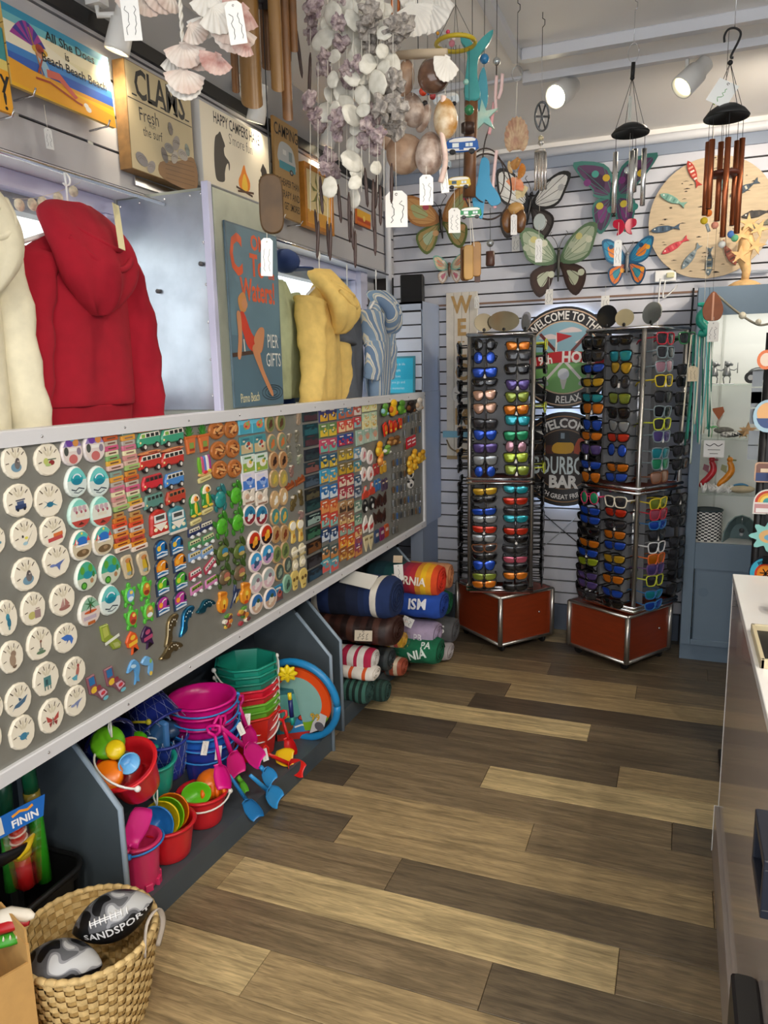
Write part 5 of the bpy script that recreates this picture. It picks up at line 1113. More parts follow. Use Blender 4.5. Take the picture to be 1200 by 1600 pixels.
roll_of(712, 985, 3.98, .40, .10, .065, '56575a', 'charcoal grey folded sweatshirt near the rack base', None, [('S', .05, -.05, .5, 'e4e4e4', .2), ('O', .05, -.10, .2, 'e4e4e4', .2)], cat='sweatshirt', name='rolled_sweatshirt')
roll_of(704, 1018, 3.88, .36, .08, .045, 'b4aeb0', 'pale grey folded sweatshirt at floor level', None, None, cat='sweatshirt', name='rolled_sweatshirt')
roll_of(620, 935, 3.30, .44, .12, .10, '152a55', 'navy and cream folded blanket with paper band', ['162c5a', '162c5a', 'd8d4c8', '162c5a', '14264c', '101c38', '101c38', '0c1428', '0c1428', '0c1428'], None)
roll_of(622, 985, 3.26, .46, .10, .07, '3a1f18', 'dark brown striped blanket in clear plastic wrap', ['3a1f18', '2a1612', '4a2a20', '1f100e'], None, True, rough=.5)
roll_of(586, 1030, 3.16, .24, .065, .05, 'd8d4d0', 'crimson and white striped rolled towel', ['b01f48', 'b01f48', 'e4e0da', 'e4e0da', 'b01f48', 'e4e0da', 'e4e0da'], None)
roll_of(588, 1052, 3.12, .24, .06, .032, 'e4ddd4', 'white and orange rolled towel', ['e8e2da', 'e8e2da', 'd85a28', 'e8e2da'], None)
roll_of(578, 1080, 3.10, .22, .07, .058, '2a4a44', 'green and dark striped rolled towel in plastic', ['3f7064', '152824'], None, True)
roll_of(612, 1030, 3.42, .30, .07, .06, '30383c', 'slate blanket in clear plastic wrap', ['3a4448', '262e32'], None, True, rough=.5)
roll_of(632, 1042, 3.48, .30, .06, .045, '9a4a34', 'rust and cream blanket roll in clear plastic wrap', ['a85038', 'd8c8b0', 'a85038', '5a6a70'], None, True, rough=.5)
roll_of(606, 1080, 3.18, .20, .05, .05, '24403a', 'dark green rolled towel beside the striped one', ['2a4a42', '1a302a'], None, True)
roll_of(632, 1000, 3.46, .3, .05, .04, 'd8a83a', 'yellow and red patterned wrapped blanket', ['d8a82a', 'c84a2a', 'e4dccc'], None, True, rough=.5)
p = at_y(560, 905, 3.2); MB().box(-.10, -.002, -.04, .10, .002, .04, mat('e0ded6', .6)).build('paper_band', None, T(p) @ RZ(-.35) @ RX(-.9), 'cream printed paper sleeve on the navy blanket', 'label')
hang_tag(at_y(622, 882, 3.66), 'white printed tag with yellow emblem on the tie-dyed sweatshirt', .05, .085, (.2, -1, .3), 'ecebe8', lines=1, roll=.1, notch=False)
hang_tag(at_y(640, 965, 3.628), 'white paper tag on the lavender sweatshirt', .06, .05, (.2, -1, .3), 'dcdcdc', lines=2, roll=-.4, notch=False)
hang_tag(at_y(568, 985, 3.13), 'beige printed card on the brown blanket', .085, .05, (.2, -1, .3), 'c8bca8', lines=3, notch=False)
hang_tag(at_y(622, 868, 3.72), 'tan folded paper tag atop the tie-dyed sweatshirt', .05, .04, (.2, -1, .5), 'c8b498', lines=1, notch=False, scribble=False)

# ================================================================== woven basket with footballs
BC = Vector((-1.315, 1.262, 0))
t = thing('woven_basket', 'round woven seagrass basket holding two camouflage footballs', 'basket', T(BC))
M_sg = mat('c9a86a', .7, col2='a8854a', scale=45, bump=.5); M_sg2 = mat('d4b67c', .7, noise=.15, scale=60)
def brad(z): return .115 + .05 * (z / .25) ** .75
mb = MB(); NR, NA = 15, 44; H = .25
for inner in (0, 1):
  for i in range(NR):
    for j in range(NA):
      z0 = H*i/NR; z1 = H*(i+1)/NR; a0 = 2*PI*j/NA; a1 = 2*PI*(j+1)/NA; o = .004 if (i + j) % 2 == 0 else 0.0
      zs = (z0 + .0008, z1 - .0008) ; V = []
      for (zz, aa, k) in ((z0, a0, 0), (z0, (a0+a1)/2, 1), (z0, a1, 0), (z1, a1, 0), (z1, (a0+a1)/2, 1), (z1, a0, 0)):
        r = brad(zz) + (o + .003*k if not inner else -.006 - (.003 - o*.5))
        V.append((r*math.cos(aa), r*math.sin(aa), zz))
      F = [(0, 1, 4, 5), (1, 2, 3, 4)]
      if inner: F = [f_[::-1] for f_ in F]
      mb.add(V, F, M_sg if (i + j) % 2 else M_sg2)
mb.lathe([(0, .004), (.112, .004)], M_sg, NA)
tag(mb.build('weave', t), kind='stuff')
mb = MB()
for j in range(40):
  a0 = 2*PI*j/40; P = [((brad(.25) - .001)*math.cos(a0 + q*.19), (brad(.25) - .001)*math.sin(a0 + q*.19), .25 + .004*math.sin(q*PI)) for q in (0, .5, 1)]
  mb.tube(P, .0085, M_sg2, 6)
tag(mb.build('rim_binding', t), kind='stuff')
hd = MB(); hd.tube(spl([(.155, .07, .20), (.165, .085, .26), (.172, .06, .315), (.17, .02, .30), (.165, .01, .22)], 5), .007, mat('b8ada0', .7), 6, flat=.4); hd.build('handle', t)

def camo():
  m = bpy.data.materials.new('camouflage'); m.use_nodes = True; nt = m.node_tree; b = nt.nodes['Principled BSDF']
  tc = nt.nodes.new('ShaderNodeTexCoord'); n = nt.nodes.new('ShaderNodeTexNoise'); n.inputs['Scale'].default_value = 21; n.inputs['Detail'].default_value = 0; n.inputs['Distortion'].default_value = .5
  r = nt.nodes.new('ShaderNodeValToRGB'); r.color_ramp.interpolation = 'CONSTANT'; e = r.color_ramp.elements
  e[0].position = 0; e[0].color = lin('0c0c0e'); e[1].position = .40; e[1].color = lin('55565a')
  for p_, c_ in ((.53, '85868a'), (.60, 'b4b5b6')):
    k = e.new(p_); k.color = lin(c_)
  nt.links.new(tc.outputs['Object'], n.inputs[0]); nt.links.new(n.outputs['Fac'], r.inputs[0]); nt.links.new(r.outputs[0], b.inputs['Base Color']); b.inputs['Roughness'].default_value = .45
  return m
M_camo = camo(); M_fb = mat('0b0b0d', .42)
def football(A, B, up, label, lace=True):
  A = Vector(A); B = Vector(B); c = (A + B)/2; ax = (B - A).normalized(); L = (B - A).length; up = Vector(up); z = (up - ax*up.dot(ax)).normalized(); y = z.cross(ax)
  t = thing('football', label, 'ball', frame(ax, y, z, c)); R_ = L*.285; hl = L/2
  def rad(x): return R_ * max(0, 1 - (abs(x)/hl)**2.0) ** .82
  mb = MB(); NX, NA2 = 22, 28; V = []
  for i in range(NX+1):
    x = -hl*math.cos(PI*i/NX)
    for j in range(NA2): a = 2*PI*j/NA2; V.append((x, rad(x)*math.cos(a), rad(x)*math.sin(a)))
  k0 = 0; mb.add(V, [], M_camo)
  for i in range(NX):
    for j in range(NA2):
      a = 2*PI*(j+.5)/NA2; top = math.sin(a) > .05
      mb.f.append((i*NA2+j, i*NA2+(j+1) % NA2, (i+1)*NA2+(j+1) % NA2, (i+1)*NA2+j)[::-1]); mb.m.append(M_camo if top else M_fb); mb.sm.append(True)
  mb.build('shell', t)
  if lace:
    s = MB(); th = -.10*PI;
    def on(x, a, o=.002): return (x, -(rad(x)+o)*math.cos(a), (rad(x)+o)*math.sin(a))
    a0 = .42
    for q in (-.02, .02): s.tube([on(hl*.62*k/8 - .012, a0 + q*2, .002) for k in range(-4, 7)], .0017, mat('e8e8ea', .5), 5)
    for k in range(8): x = -.042 + .0125*k; s.tube([on(x, a0 - .17, .001), on(x, a0, .004), on(x, a0 + .17, .001)], .0019, mat('f0f0f0', .5), 5)
    s.build('laces', t)
    w_ = MB(); V, F = text_mesh('SANDSPORT', .02, 1.05); sz = .027
    w_.add([on(x*sz + .012, -.18 + (yy - .35)*sz/R_, .0012) for x, yy, _ in V], F, mat('cfcfd0', .4)); w_.build('lettering', t)
  return t
football(at_z(112, 1458, .268), at_z(240, 1406, .315), (-.18, .12, 1), 'black and grey camouflage football with white laces and lettering')
football(at_z(30, 1512, .225), at_z(160, 1508, .245), (-.2, .2, 1), 'grey camouflage football lying nearer the cardboard box', False)

# cardboard display box and toy grabbers
M_card = mat('c79b5c', .75, noise=.05, scale=25)
t = thing('cardboard_box', 'open tan cardboard display box beside the woven basket', 'box', T(-1.29, 1.072, 0) @ RZ(-.36))
for (x0, y0, x1, y1, h) in ((-.30, -.006, 0, 0, .375), (-.006, -.36, 0, -.006, .33), (-.30, -.36, -.294, -.006, .33), (-.294, -.36, -.006, -.354, .3)): MB().box(x0, y0, 0, x1, y1, h, M_card).build('side', t)
MB().box(-.294, -.354, 0, -.006, -.006, .006, M_card).build('bottom', t); MB().box(-.14, -.005, .372, -.004, -.0005, .41, M_card).build('flap', t)
t = thing('crocodile_grabber', 'toy crocodile grabber with red mouth and green lower jaw', 'toy', T(at_z(42, 1432, .40)))
mb = MB(); mb.tube([(-.12, -.05, -.02), (-.04, -.01, .0), (.005, .0, .004), (.02, .003, .004)], [.018, .02, .014, .005], mat('e4dccc', .5), 8, flat=.6); mb.build('upper_jaw', t)
MB().tube([(-.10, -.055, -.03), (-.03, -.02, -.012), (.012, -.006, -.008)], [.014, .017, .006], mat('b01a20', .4), 8, flat=.6).build('mouth', t)
mb = MB(); mb.tube([(-.08, -.06, -.055), (-.02, -.03, -.04), (.0, -.02, -.045)], [.014, .015, .005], mat('3f9a2a', .4), 8, flat=.6)
for k in range(6): mb.lathe([(.004, 0), (0, .012)], mat('f0ecd8', .4), 6, (-.07 + .013*k, -.062 + .007*k, -.045 + .002*k))
mb.build('lower_jaw', t)
# black plastic basket with wrapped bubble wands
t = thing('black_basket', 'black perforated plastic basket in the shade beside the display unit', 'basket', T(-1.645, 1.30, 0))
mb = MB(); M_bk = mat('0c0c0d', .5); Hh = .27
P0 = rrect(0, 0, .26, .30, .05, 5); P1 = rrect(0, 0, .30, .34, .06, 5); n = len(P0); lv = 10; V = []
for k in range(lv+1):
  q = k/lv
  for a, b in zip(P0, P1): V.append((a[0] + (b[0]-a[0])*q, a[1] + (b[1]-a[1])*q, Hh*q))
F = []
for k in range(lv):
  for i in range(n):
    if 1 <= k < lv-1 and (i*7 + k*3) % 3 == 0: continue
    F.append((k*n+i, k*n+(i+1) % n, (k+1)*n+(i+1) % n, (k+1)*n+i))
F.append(tuple(reversed(range(n)))); mb.add(V, F, M_bk); o = mb.build('body', t); sm_ = o.modifiers.new('thick', 'SOLIDIFY'); sm_.thickness = .005
MB().tube([(x, y, Hh) for x, y in P1 + P1[:1]], .008, M_bk, 6).build('rim', t)
def wand(px, py, qx, qy, x, r, segs, label, twist=None):
  a = at_x(px, py, x); b = at_x(qx, qy, x - .01); t = thing('bubble_wand', label, 'toy', T(0, 0, 0)); d = b - a
  q = 0
  for (f0, f1, cc, k) in segs:
    mb = MB(); mb.tube([tuple(a + d*f0), tuple(a + d*((f0+f1)/2)), tuple(a + d*f1)], r*k, mat(cc, .3), 10); mb.build('tube' if k == 1 else 'cap', t)
  if twist:
    mb = MB();
    for i in range(5):
      c = a + d*(twist[0] + (twist[1]-twist[0])*i/4); mb.tube([(c.x + (r+.001)*math.cos(s), c.y + (r+.001)*math.sin(s), c.z + .006*math.sin(s)) for s in [2*PI*j/12 for j in range(13)]], .003, mat('e8d8c8', .4), 5)
    mb.build('twist_stripe', t)
  return t
wand(70, 1375, 40, 1180, -1.60, .02, [(0, .62, '2f9a1e', 1), (.62, .72, '8a7a2a', 1.1), (.72, 1, '0f5a3a', 1)], 'green bubble wand with gold collar and dark green top')
wand(42, 1385, 22, 1270, -1.575, .02, [(0, .42, 'b01a1c', 1), (.42, .5, 'e0c030', 1.3), (.5, 1, 'c8281e', 1)], 'red bubble wand with yellow collar and white twist', (.55, .95))
wand(18, 1390, 5, 1195, -1.62, .018, [(0, .6, '2f8a2a', 1), (.6, 1, '154a34', 1)], 'dark green bubble wand at the basket edge')
p = at_x(32, 1277, -1.53); t = thing('header_card', 'blue cardboard header card lettered FININ on a bag of wands', 'label', frame((.35, .93, .05), (-.1, 0, 1), (.93, -.35, 0), p))
MB().prism([(-.085, -.028), (.055, -.026), (.07, .028), (-.085, .028)], -.001, .001, mat('1f6ac0', .35)).build('card', t)
MB().flat(rect(-.085, -.02, -.045, .026), .0013, mat('dcd8d0', .4)).text('FININ', .028, .01, -.008, .0015, mat('f4f4f4', .4), .03).stroke([(-.02, .012), (.0, .018), (.02, .012), (.035, .018)], .007, .0015, mat('f0a030', .4)).build('print', t)
mb = MB(); V = []
for k in range(7):
  for j in range(12): a = 2*PI*j/12; V.append((.05*math.cos(a)*(1 - .05*k), .03*math.sin(a), -.028 - .026*k))
t2 = thing('plastic_bag', 'clear plastic bag under the blue header card', 'bag', frame((.35, .93, 0), (-.93, .35, 0), (0, 0, 1), p))
mb.add(V, [(k*12+j, (k+1)*12+j, (k+1)*12+(j+1) % 12, k*12+(j+1) % 12) for k in range(6) for j in range(12)], mat('ffffff', .05, trans=1.0, alpha=.15), True); mb.build('film', t2)
t = thing('toy_grabber', 'black and yellow bird-head toy grabber among the wands', 'toy', T(at_x(25, 1330, -1.52)))
MB().tube([(0, -.10, .03), (0, -.05, .005), (0, .0, -.005), (0, .055, .0)], [.02, .022, .018, .003], mat('0d0d10', .4), 10, flat=.7).build('beak', t)
MB().tube([(-.004, .0, -.018), (0, .03, -.008), (0, .06, .012)], [.012, .014, .004], mat('e0c020', .4), 8).build('jaw', t)

# ================================================================== speaker, cable, white pole in the corner
p = at_y(645, 470, 4.44); t = thing('speaker', 'black loudspeaker standing on the corner box', 'speaker', T(p.x, 4.44, 2.0125) @ RZ(.25))
MB().box(-.068, -.07, 0, .068, .07, .165, mat('0b0b0c', .5), .006).build('cabinet', t); MB().box(-.06, -.074, .006, .06, -.0702, .159, mat('131315', .9)).build('grille', t)
p = at_y(607, 400, 4.45); MB().tube([(p.x, 4.45, 2.02), (p.x, 4.45, ZC)], .018, M_trim, 12).build('corner_pole', None, None, 'white vertical pole beside the corner speaker', 'pole')

# ================================================================== clothes hanging in the windows
def loft(mb, rows, m, n=36, folds=0.0, seed=0, cap=True, power=.85):
  """rows: (y, xl, xr, depth, zc) from bottom to top"""
  r_ = random.Random(seed); ph = [r_.uniform(0, 6.28) for _ in range(6)]; V = []; Y0, Y1 = rows[0][0], rows[-1][0]
  for (y, xl, xr, d, zc) in rows:
    w = (xr - xl)/2; c = (xl + xr)/2; u = (y - Y0)/max(1e-6, (Y1 - Y0))
    for j in range(n):
      a = 2*PI*j/n; ca, sa = math.cos(a), math.sin(a)
      ex = math.copysign(abs(ca)**power, ca); ez = math.copysign(abs(sa)**power, sa)
      x = c + w*ex; f = folds*(1 - .45*u)*(math.sin(7*ex + ph[0] + 1.2*u) + .6*abs(math.sin(9*ex + ph[1] - 2.5*u)) + .7*math.sin(4*ex + 6*u + ph[2]))
      V.append((x, y, zc + d*ez + f*abs(sa)))
  R_ = len(rows); F = [(i*n+j, i*n+(j+1) % n, (i+1)*n+(j+1) % n, (i+1)*n+j)[::-1] for i in range(R_-1) for j in range(n)]
  if cap: F += [tuple(range(n)), tuple(reversed([(R_-1)*n + j for j in range(n)]))]
  mb.add(V, F, m, True)
def interp(rows, k=4):
  return [tuple(p) for p in spl5(rows, k)]
def spl5(rows, n):
  A = [np.array(r, float) for r in rows]; out = []
  for i in range(len(A)-1):
    a, b, c, d = A[max(i-1, 0)], A[i], A[i+1], A[min(i+2, len(A)-1)]
    for k in range(n):
      t = k/n; out.append(.5*((2*b) + (c-a)*t + (2*a-5*b+4*c-d)*t*t + (3*b-a-3*c+d)*t**3))
  out.append(A[-1]); return out
def sleeve(mb, P, R_, m, folds=.004, seed=0):
  P = spl(P, 5); N = len(P); R2 = [R_[0] + (R_[-1]-R_[0])*i/(N-1) for i in range(N)]; r_ = random.Random(seed); ph = r_.uniform(0, 6)
  rr = [a*(1 + .06*math.sin(i*1.7 + ph)) for i, a in enumerate(R2)]
  mb.tube(P, rr, m, 16, flat=.5)
def hanger(t, y0, top, w=.19, col='efefec', hook=.08):
  mb = MB(); m = mat(col, .35); mb.tube([(-w, y0 - .06, 0), (0, y0 + .012, 0), (w, y0 - .06, 0)], .006, m, 6)
  mb.tube([(0, y0, 0), (0, top - .03, 0)] + [(.016*math.sin(a) , top - .016 + .016*math.cos(a) - 0, 0) for a in [PI*k/8*1.3 + PI*0 - .2 for k in range(9)]], .0028, m, 6); mb.build('hanger', t)
def garment(M, label, col, cat, W=.27, L=.62, sl=.5, hood=None, rough=.95, folds=.008, seed=1, top=.12, band=True, mats=None, sleeve_open=.14, rows=None, short=False, name=None, sub=.0, depth=.05, print_=None):
  """local: y=0 at the shoulder line, -y down, z out of the window"""
  t = thing(name or cat.replace(' ', '_'), label, cat, M); m = mat(col, rough, noise=.05, scale=30, bump=.12) if mats is None else mats
  b = MB(); rw = rows or [(-L, -W*.92, W*.92, depth*.8, 0), (-L*.97, -W*.95, W*.95, depth, 0), (-L*.7, -W*.97, W*.97, depth*1.1, 0), (-L*.4, -W*.96, W*.96, depth*1.15, 0), (-L*.22, -W*.95, W*.95, depth*1.05, 0), (-.06, -W*.88, W*.88, depth*.9, 0), (-.02, -W*.6, W*.6, depth*.75, 0), (.015, -W*.3, W*.3, depth*.6, 0)]
  loft(b, interp(rw, 4), m, 40, folds, seed); b.build('body', t)
  for s in (-1, 1):
    mb = MB()
    if short: sleeve(mb, [(s*W*.74, -.05, 0), (s*(W*1.02), -.13, 0), (s*(W*1.18), -.22, .01)], [.07, .075], m, seed=seed+s)
    else: sleeve(mb, [(s*W*.76, -.06, 0), (s*W*.99, -.2, .015), (s*(W*1.07), -.4*sl/.5, .025), (s*(W*1.12 + sleeve_open*.2), -sl - .05, .02), (s*(W*1.1 + sleeve_open*.25), -sl - .1, .01)], [.08, .046], m, seed=seed+s)
    mb.build('sleeve', t)
  if band and not short:
    mb = MB(); loft(mb, [(-L - .05, -W*.86, W*.86, depth*.72, 0), (-L - .045, -W*.88, W*.88, depth*.76, 0), (-L - .005, -W*.9, W*.9, depth*.8, 0), (-L, -W*.92, W*.92, depth*.85, 0)], m, 40, folds*.4, seed); mb.build('hem_band', t)
  if hood:
    hw, hh, out = hood; mb = MB()
    rw = [(-hh, -.02, .02, .02, depth + out*.4), (-hh*.86, -hw*.45, hw*.45, .04, depth + out*.75), (-hh*.6, -hw*.85, hw*.85, .055, depth + out), (-hh*.3, -hw, hw, .06, depth + out*.85), (0, -hw*.98, hw*.98, .065, depth*.7 + out*.45), (hh*.28, -hw*.8, hw*.8, .06, depth*.2 + out*.1), (hh*.42, -hw*.5, hw*.5, .045, 0)]
    loft(mb, interp(rw, 4), m, 36, .011, seed + 3, True, .95); mb.build('hood', t)
    mb = MB(); mb.tube(spl([(-hw*.82, -hh*.1, depth + out*.85 + .022), (-hw*.35, -hh*.36, depth + out + .05), (hw*.2, -hh*.42, depth + out + .052), (hw*.62, -hh*.25, depth + out + .038), (hw*.9, hh*.02, depth*.7 + out*.5 + .015)], 6), .009, m, 8); mb.tube(spl([(-hw*.7, hh*.12, depth*.6 + out*.3 + .03), (-hw*.2, -hh*.1, depth + out*.8 + .048), (hw*.3, -hh*.16, depth + out*.82 + .048), (hw*.75, hh*.05, depth*.65 + out*.4 + .03)], 6), .007, m, 8); mb.build('hood_fold', t)
  hanger(t, .02, top)
  return t
# red hoodie, back towards the room
p = at_x(128, 395, -1.585)
hd_ = garment(FL((-1.585, 1.715, 1.985)) @ RY(.0), 'crimson red hooded sweatshirt hanging with its back to the room', 'a30e26', 'hoodie', W=.205, L=.455, sl=.44, hood=(.145, .21, .03), seed=5, top=.17, folds=.008, sleeve_open=.05, depth=.055)
hd_.name = 'hoodie'
MB().box(-.012, -.07, 0, .012, .06, .0016, mat('eadfae', .6)).build('size_tag', hd_, T(.035, .03, .135) @ RX(-.25) @ RZ(-.2))
garment(FL((-1.56, 1.268, 2.01)), 'cream hooded sweatshirt hanging beside the red one', 'e4ddc2', 'hoodie', W=.15, L=.54, sl=.46, hood=(.15, .24, .045), seed=9, top=.15, folds=.007, depth=.06)
# second window
BAYY = [2.80, 2.99, 3.26, 3.56, 3.86]
garment(FL((-1.70, 2.78, 1.98)), 'navy blue sweatshirt half hidden behind the bathing poster', '1f3a78', 'sweatshirt', W=.22, L=.6, sl=.5, seed=11, top=.17, folds=.01)
garment(FL((-1.625, 2.93, 1.985)) @ RY(.2), 'sage green T-shirt in the window', 'b4be98', 't-shirt', W=.20, L=.48, seed=12, top=.165, short=True, folds=.01, name='tee_shirt')
garment(FL((-1.55, 3.20, 1.985)) @ RY(.15), 'pale yellow hooded sweatshirt in the window', 'eccb78', 'hoodie', W=.20, L=.50, sl=.42, hood=(.13, .2, .06), seed=13, top=.165, folds=.009, sub=.1)
garment(FL((-1.605, 3.63, 1.975)) @ RY(.3), 'charcoal grey T-shirt hanging beside the yellow hoodie', '5a606a', 't-shirt', W=.20, L=.56, seed=14, top=.175, short=True, folds=.011, name='tee_shirt')
def stripe_mat():
  m = bpy.data.materials.new('woven_stripes'); m.use_nodes = True; nt = m.node_tree; b = nt.nodes['Principled BSDF']; b.inputs['Roughness'].default_value = .95
  tc = nt.nodes.new('ShaderNodeTexCoord'); w_ = nt.nodes.new('ShaderNodeTexWave'); w_.bands_direction = 'X'; w_.inputs['Scale'].default_value = 5.5; w_.inputs['Distortion'].default_value = 0; w_.inputs['Detail'].default_value = 2
  r = nt.nodes.new('ShaderNodeValToRGB'); r.color_ramp.interpolation = 'CONSTANT'; e = r.color_ramp.elements; e[0].color = lin('7f98b4'); e[1].position = .35; e[1].color = lin('d8d2bc')
  for p_, c_ in ((.55, '9ab0c4'), (.7, 'e4dfce'), (.85, '6f88a8')): k = e.new(p_); k.color = lin(c_)
  nt.links.new(tc.outputs['Object'], w_.inputs[0]); nt.links.new(w_.outputs['Fac'], r.inputs[0]); nt.links.new(r.outputs[0], b.inputs['Base Color']); return m
garment(FL((-1.555, 3.90, 1.975)) @ RY(.2), 'blue and cream striped woven pullover in the window', 'b0bcc8', 'pullover', W=.19, L=.50, sl=.30, hood=(.09, .16, .03), seed=15, top=.175, folds=.008, mats=stripe_mat())
t = thing('sun_hat', 'navy cloth cap hanging beside the bathing poster', 'cap', T(at_x(446, 408, -1.60)))
MB().ball((0, 0, 0), .06, mat('2a3f70', .9), 14, 8, rx=.06, ry=.075, rz=.05).build('crown', t); MB().prism(tr(ell(0, 0, .07, .05, 16), .03, .06), -.03, -.024, mat('2a3f70', .9)).build('brim', t)
MB().tube([(-1.60, .3, 2.162), (-1.60, 2.16, 2.162)], .006, M_chrome, 8).build('clothes_rail', None, None, 'thin metal clothes rail under the soffit before the hoodies', 'rail')
MB().tube([(-1.60, 2.6, 2.162), (-1.60, 4.2, 2.162)], .006, M_chrome, 8).build('clothes_rail', None, None, 'thin metal clothes rail above the yellow hoodie', 'rail')
# rope of small shells strung across the first window
t = thing('shell_garland', 'string of small pale shells across the window behind the red hoodie', 'garland')
P = spl([tuple(at_x(20, 310, -1.70)), tuple(at_x(50, 310, -1.70)), tuple(at_x(90, 300, -1.70)), tuple(at_x(125, 285, -1.70))], 5)
MB().tube(P, .001, mat('d8d0c0', .8), 4).build('cord', t)
for i in (2, 5, 7, 10, 13): q = P[i]; MB().ball((0, 0, 0), .02, mat('d8cdb4', .6, noise=.2, scale=80), 10, 6, rx=.01, ry=.018, rz=.016).build('shell', t, T(q[0], q[1], q[2] - .016) @ RX(i))
# deck and far house seen through the glass
od = thing('neighbour_house', 'pale clapboard house front seen through the window', 'house', T(-5.5, 2.4, 0))
for i in range(26): MB().box(-.03, -7, .0 + .14*i, .0, 5, .135 + .14*i, mat('e6e2da', .7)).build('board', od, RY(-.03))
MB().box(-.02, 1.4, .2, .05, 2.3, 2.4, mat('3f8f8a', .5)).build('door', od); MB().box(-.02, -1.6, 1.0, .06, -.2, 2.3, mat('6f8a98', .3)).build('window_pane', od)
MB().box(-6.5, -6, -.4, -1.92, 9, -.3, mat('b8b4ac', .9)).build('ground_outside', kind='structure')

# ================================================================== signs on the upper left wall
XS = XW + .055
def ink(mb, P, z, c, r=.5): mb.flat(P, z, mat(c, r)); return mb
def sign_frame(tl, tr_, bl, br, x=XS, lean=.0):
  """returns matrix (origin bottom-centre), width, height from photo corners on the plane x"""
  a, b, c, d = at_x(*tl, x), at_x(*tr_, x), at_x(*bl, x), at_x(*br, x)
  y0 = (a.y + c.y)/2; y1 = (b.y + d.y)/2; z1 = (a.z + b.z)/2; z0 = (c.z + d.z)/2
  return FL((x, (y0+y1)/2, z0)) @ RX(-lean), y1 - y0, z1 - z0
def brackets(parent, w):
  for s in (-1, 1):
    b = MB(); b.box(s*w*.36 - .012, -.05, -.062, s*w*.36 + .012, .0, -.058, M_chrome); b.tube([(s*w*.36, -.012, -.06), (s*w*.36, -.012, .015), (s*w*.36, .004, .025)], .003, M_chrome, 6); b.build('bracket', parent)
# beach sign
M, w, h = sign_frame((0, 2), (166, 80), (25, 138), (187, 200), lean=.06)
t = thing('beach_sign', 'painted wooden sign with striped umbrella reading All She Does is Beach', 'sign', M)
for k in range(4): MB().box(-w/2, h*k/4 + .001, -.012, w/2, h*(k+1)/4 - .001, 0, mat('caa85a', .5), .0015).build('plank', t)
d = MB(); W2 = w/2
for y0, y1, c in ((0, .12, 'f0b414'), (.12, .25, 'f2c020'), (.25, .30, 'e8a030'), (.30, .42, '2f5fb8'), (.42, .52, '3f86c8'), (.52, .66, 'e8dcb0'), (.66, .80, 'efe2bc'), (.80, .90, '6fb8c0'), (.90, 1.0, '2f8fb0')): ink(d, rect(-W2, h*y0, W2, h*y1), .0006, c)
ink(d, [(-W2, h*.05), (-W2*.2, h*.02), (W2, h*.0), (W2, h*.16), (-W2*.2, h*.26), (-W2, h*.34)], .0009, 'f0a824'); ink(d, [(-W2, h*.52), (-W2, h*.8), (-W2*.3, h*.72), (W2*.4, h*.58), (W2*.3, h*.52)], .0009, 'f2e8cc')
U = [(-W2*.92 + W2*.62*i/10, h*(.66 + .24*math.sin(PI*i/10))) for i in range(11)]
for i in range(10): ink(d, [U[i], U[i+1], (-W2*.55, h*.62)], .0012, '3f3a90' if i % 2 else 'a03a90')
d.stroke([(-W2*.58, h*.84), (-W2*.42, h*.28)], .005, .0014, mat('b07a4a', .5))
ink(d, ell(-W2*.42, h*.60, .028, .012, 14), .0016, 'd8a83a'); ink(d, ell(-W2*.42, h*.625, .015, .012, 12), .0017, 'b0402f'); ink(d, ell(-W2*.43, h*.565, .012, .014, 12), .0017, 'c88a68'); ink(d, [(-W2*.48, h*.52), (-W2*.36, h*.52), (-W2*.22, h*.32), (-W2*.38, h*.28)], .0016, '9fc0d0'); ink(d, [(-W2*.34, h*.40), (-W2*.1, h*.42), (W2*.22, h*.2), (W2*.16, h*.16), (-W2*.12, h*.32), (-W2*.34, h*.3)], .0018, 'd86a58')
d.stroke([(-W2*.56, h*.22), (-W2*.3, h*.24), (W2*.2, h*.13), (W2*.3, h*.12)], .006, .0019, mat('a8442a', .5)); d.stroke([(-W2*.5, h*.3), (-W2*.4, h*.5)], .006, .0019, mat('a8442a', .5))
ink(d, ell(W2*.42, h*.10, .012, .008, 10), .0012, 'f4ece0'); ink(d, ell(W2*.38, h*.14, .01, .007, 10), .0012, 'f4ece0')
K = mat('14100e', .5)
d.text('All She Does', h*.17, W2*.20, h*.855, .002, K, .012, 1.05); d.text('is', h*.15, W2*.10, h*.70, .002, K, .012, .9); d.text('Beach Beach Beach', h*.165, W2*.24, h*.545, .002, K, .012, .98)
d.build('painting', t); brackets(t, w)
hang_tag(at_x(74, 200, XS + .03), 'white price tag hanging from the umbrella sign', .022, .055, (1, -.3, .1), string=[(0, 0, 0), (.0, .06, .0)])
# orange sign at the frame edge
M, w, h = sign_frame((-80, -2), (4, 40), (-60, 150), (26, 180), lean=.06)
t = thing('orange_sign', 'orange wooden sign with teal top beside the umbrella sign', 'sign', M)
for k in range(3): MB().box(-w/2, h*k/3 + .001, -.012, w/2, h*(k+1)/3 - .001, 0, mat('e09a1e', .5), .0015).build('plank', t)
d = MB(); ink(d, rect(-w/2, h*.62, w/2, h), .0006, '3f9a9a'); ink(d, rect(-w/2, h*.5, w/2, h*.62), .0006, 'e8d070'); ink(d, rect(-w/2, 0, w/2, h*.5), .0006, 'f0a81c'); d.text('y', h*.3, w*.40, h*.40, .001, K, .02); d.text('!', h*.28, w*.36, h*.13, .001, K, .02); d.build('painting', t); brackets(t, w)
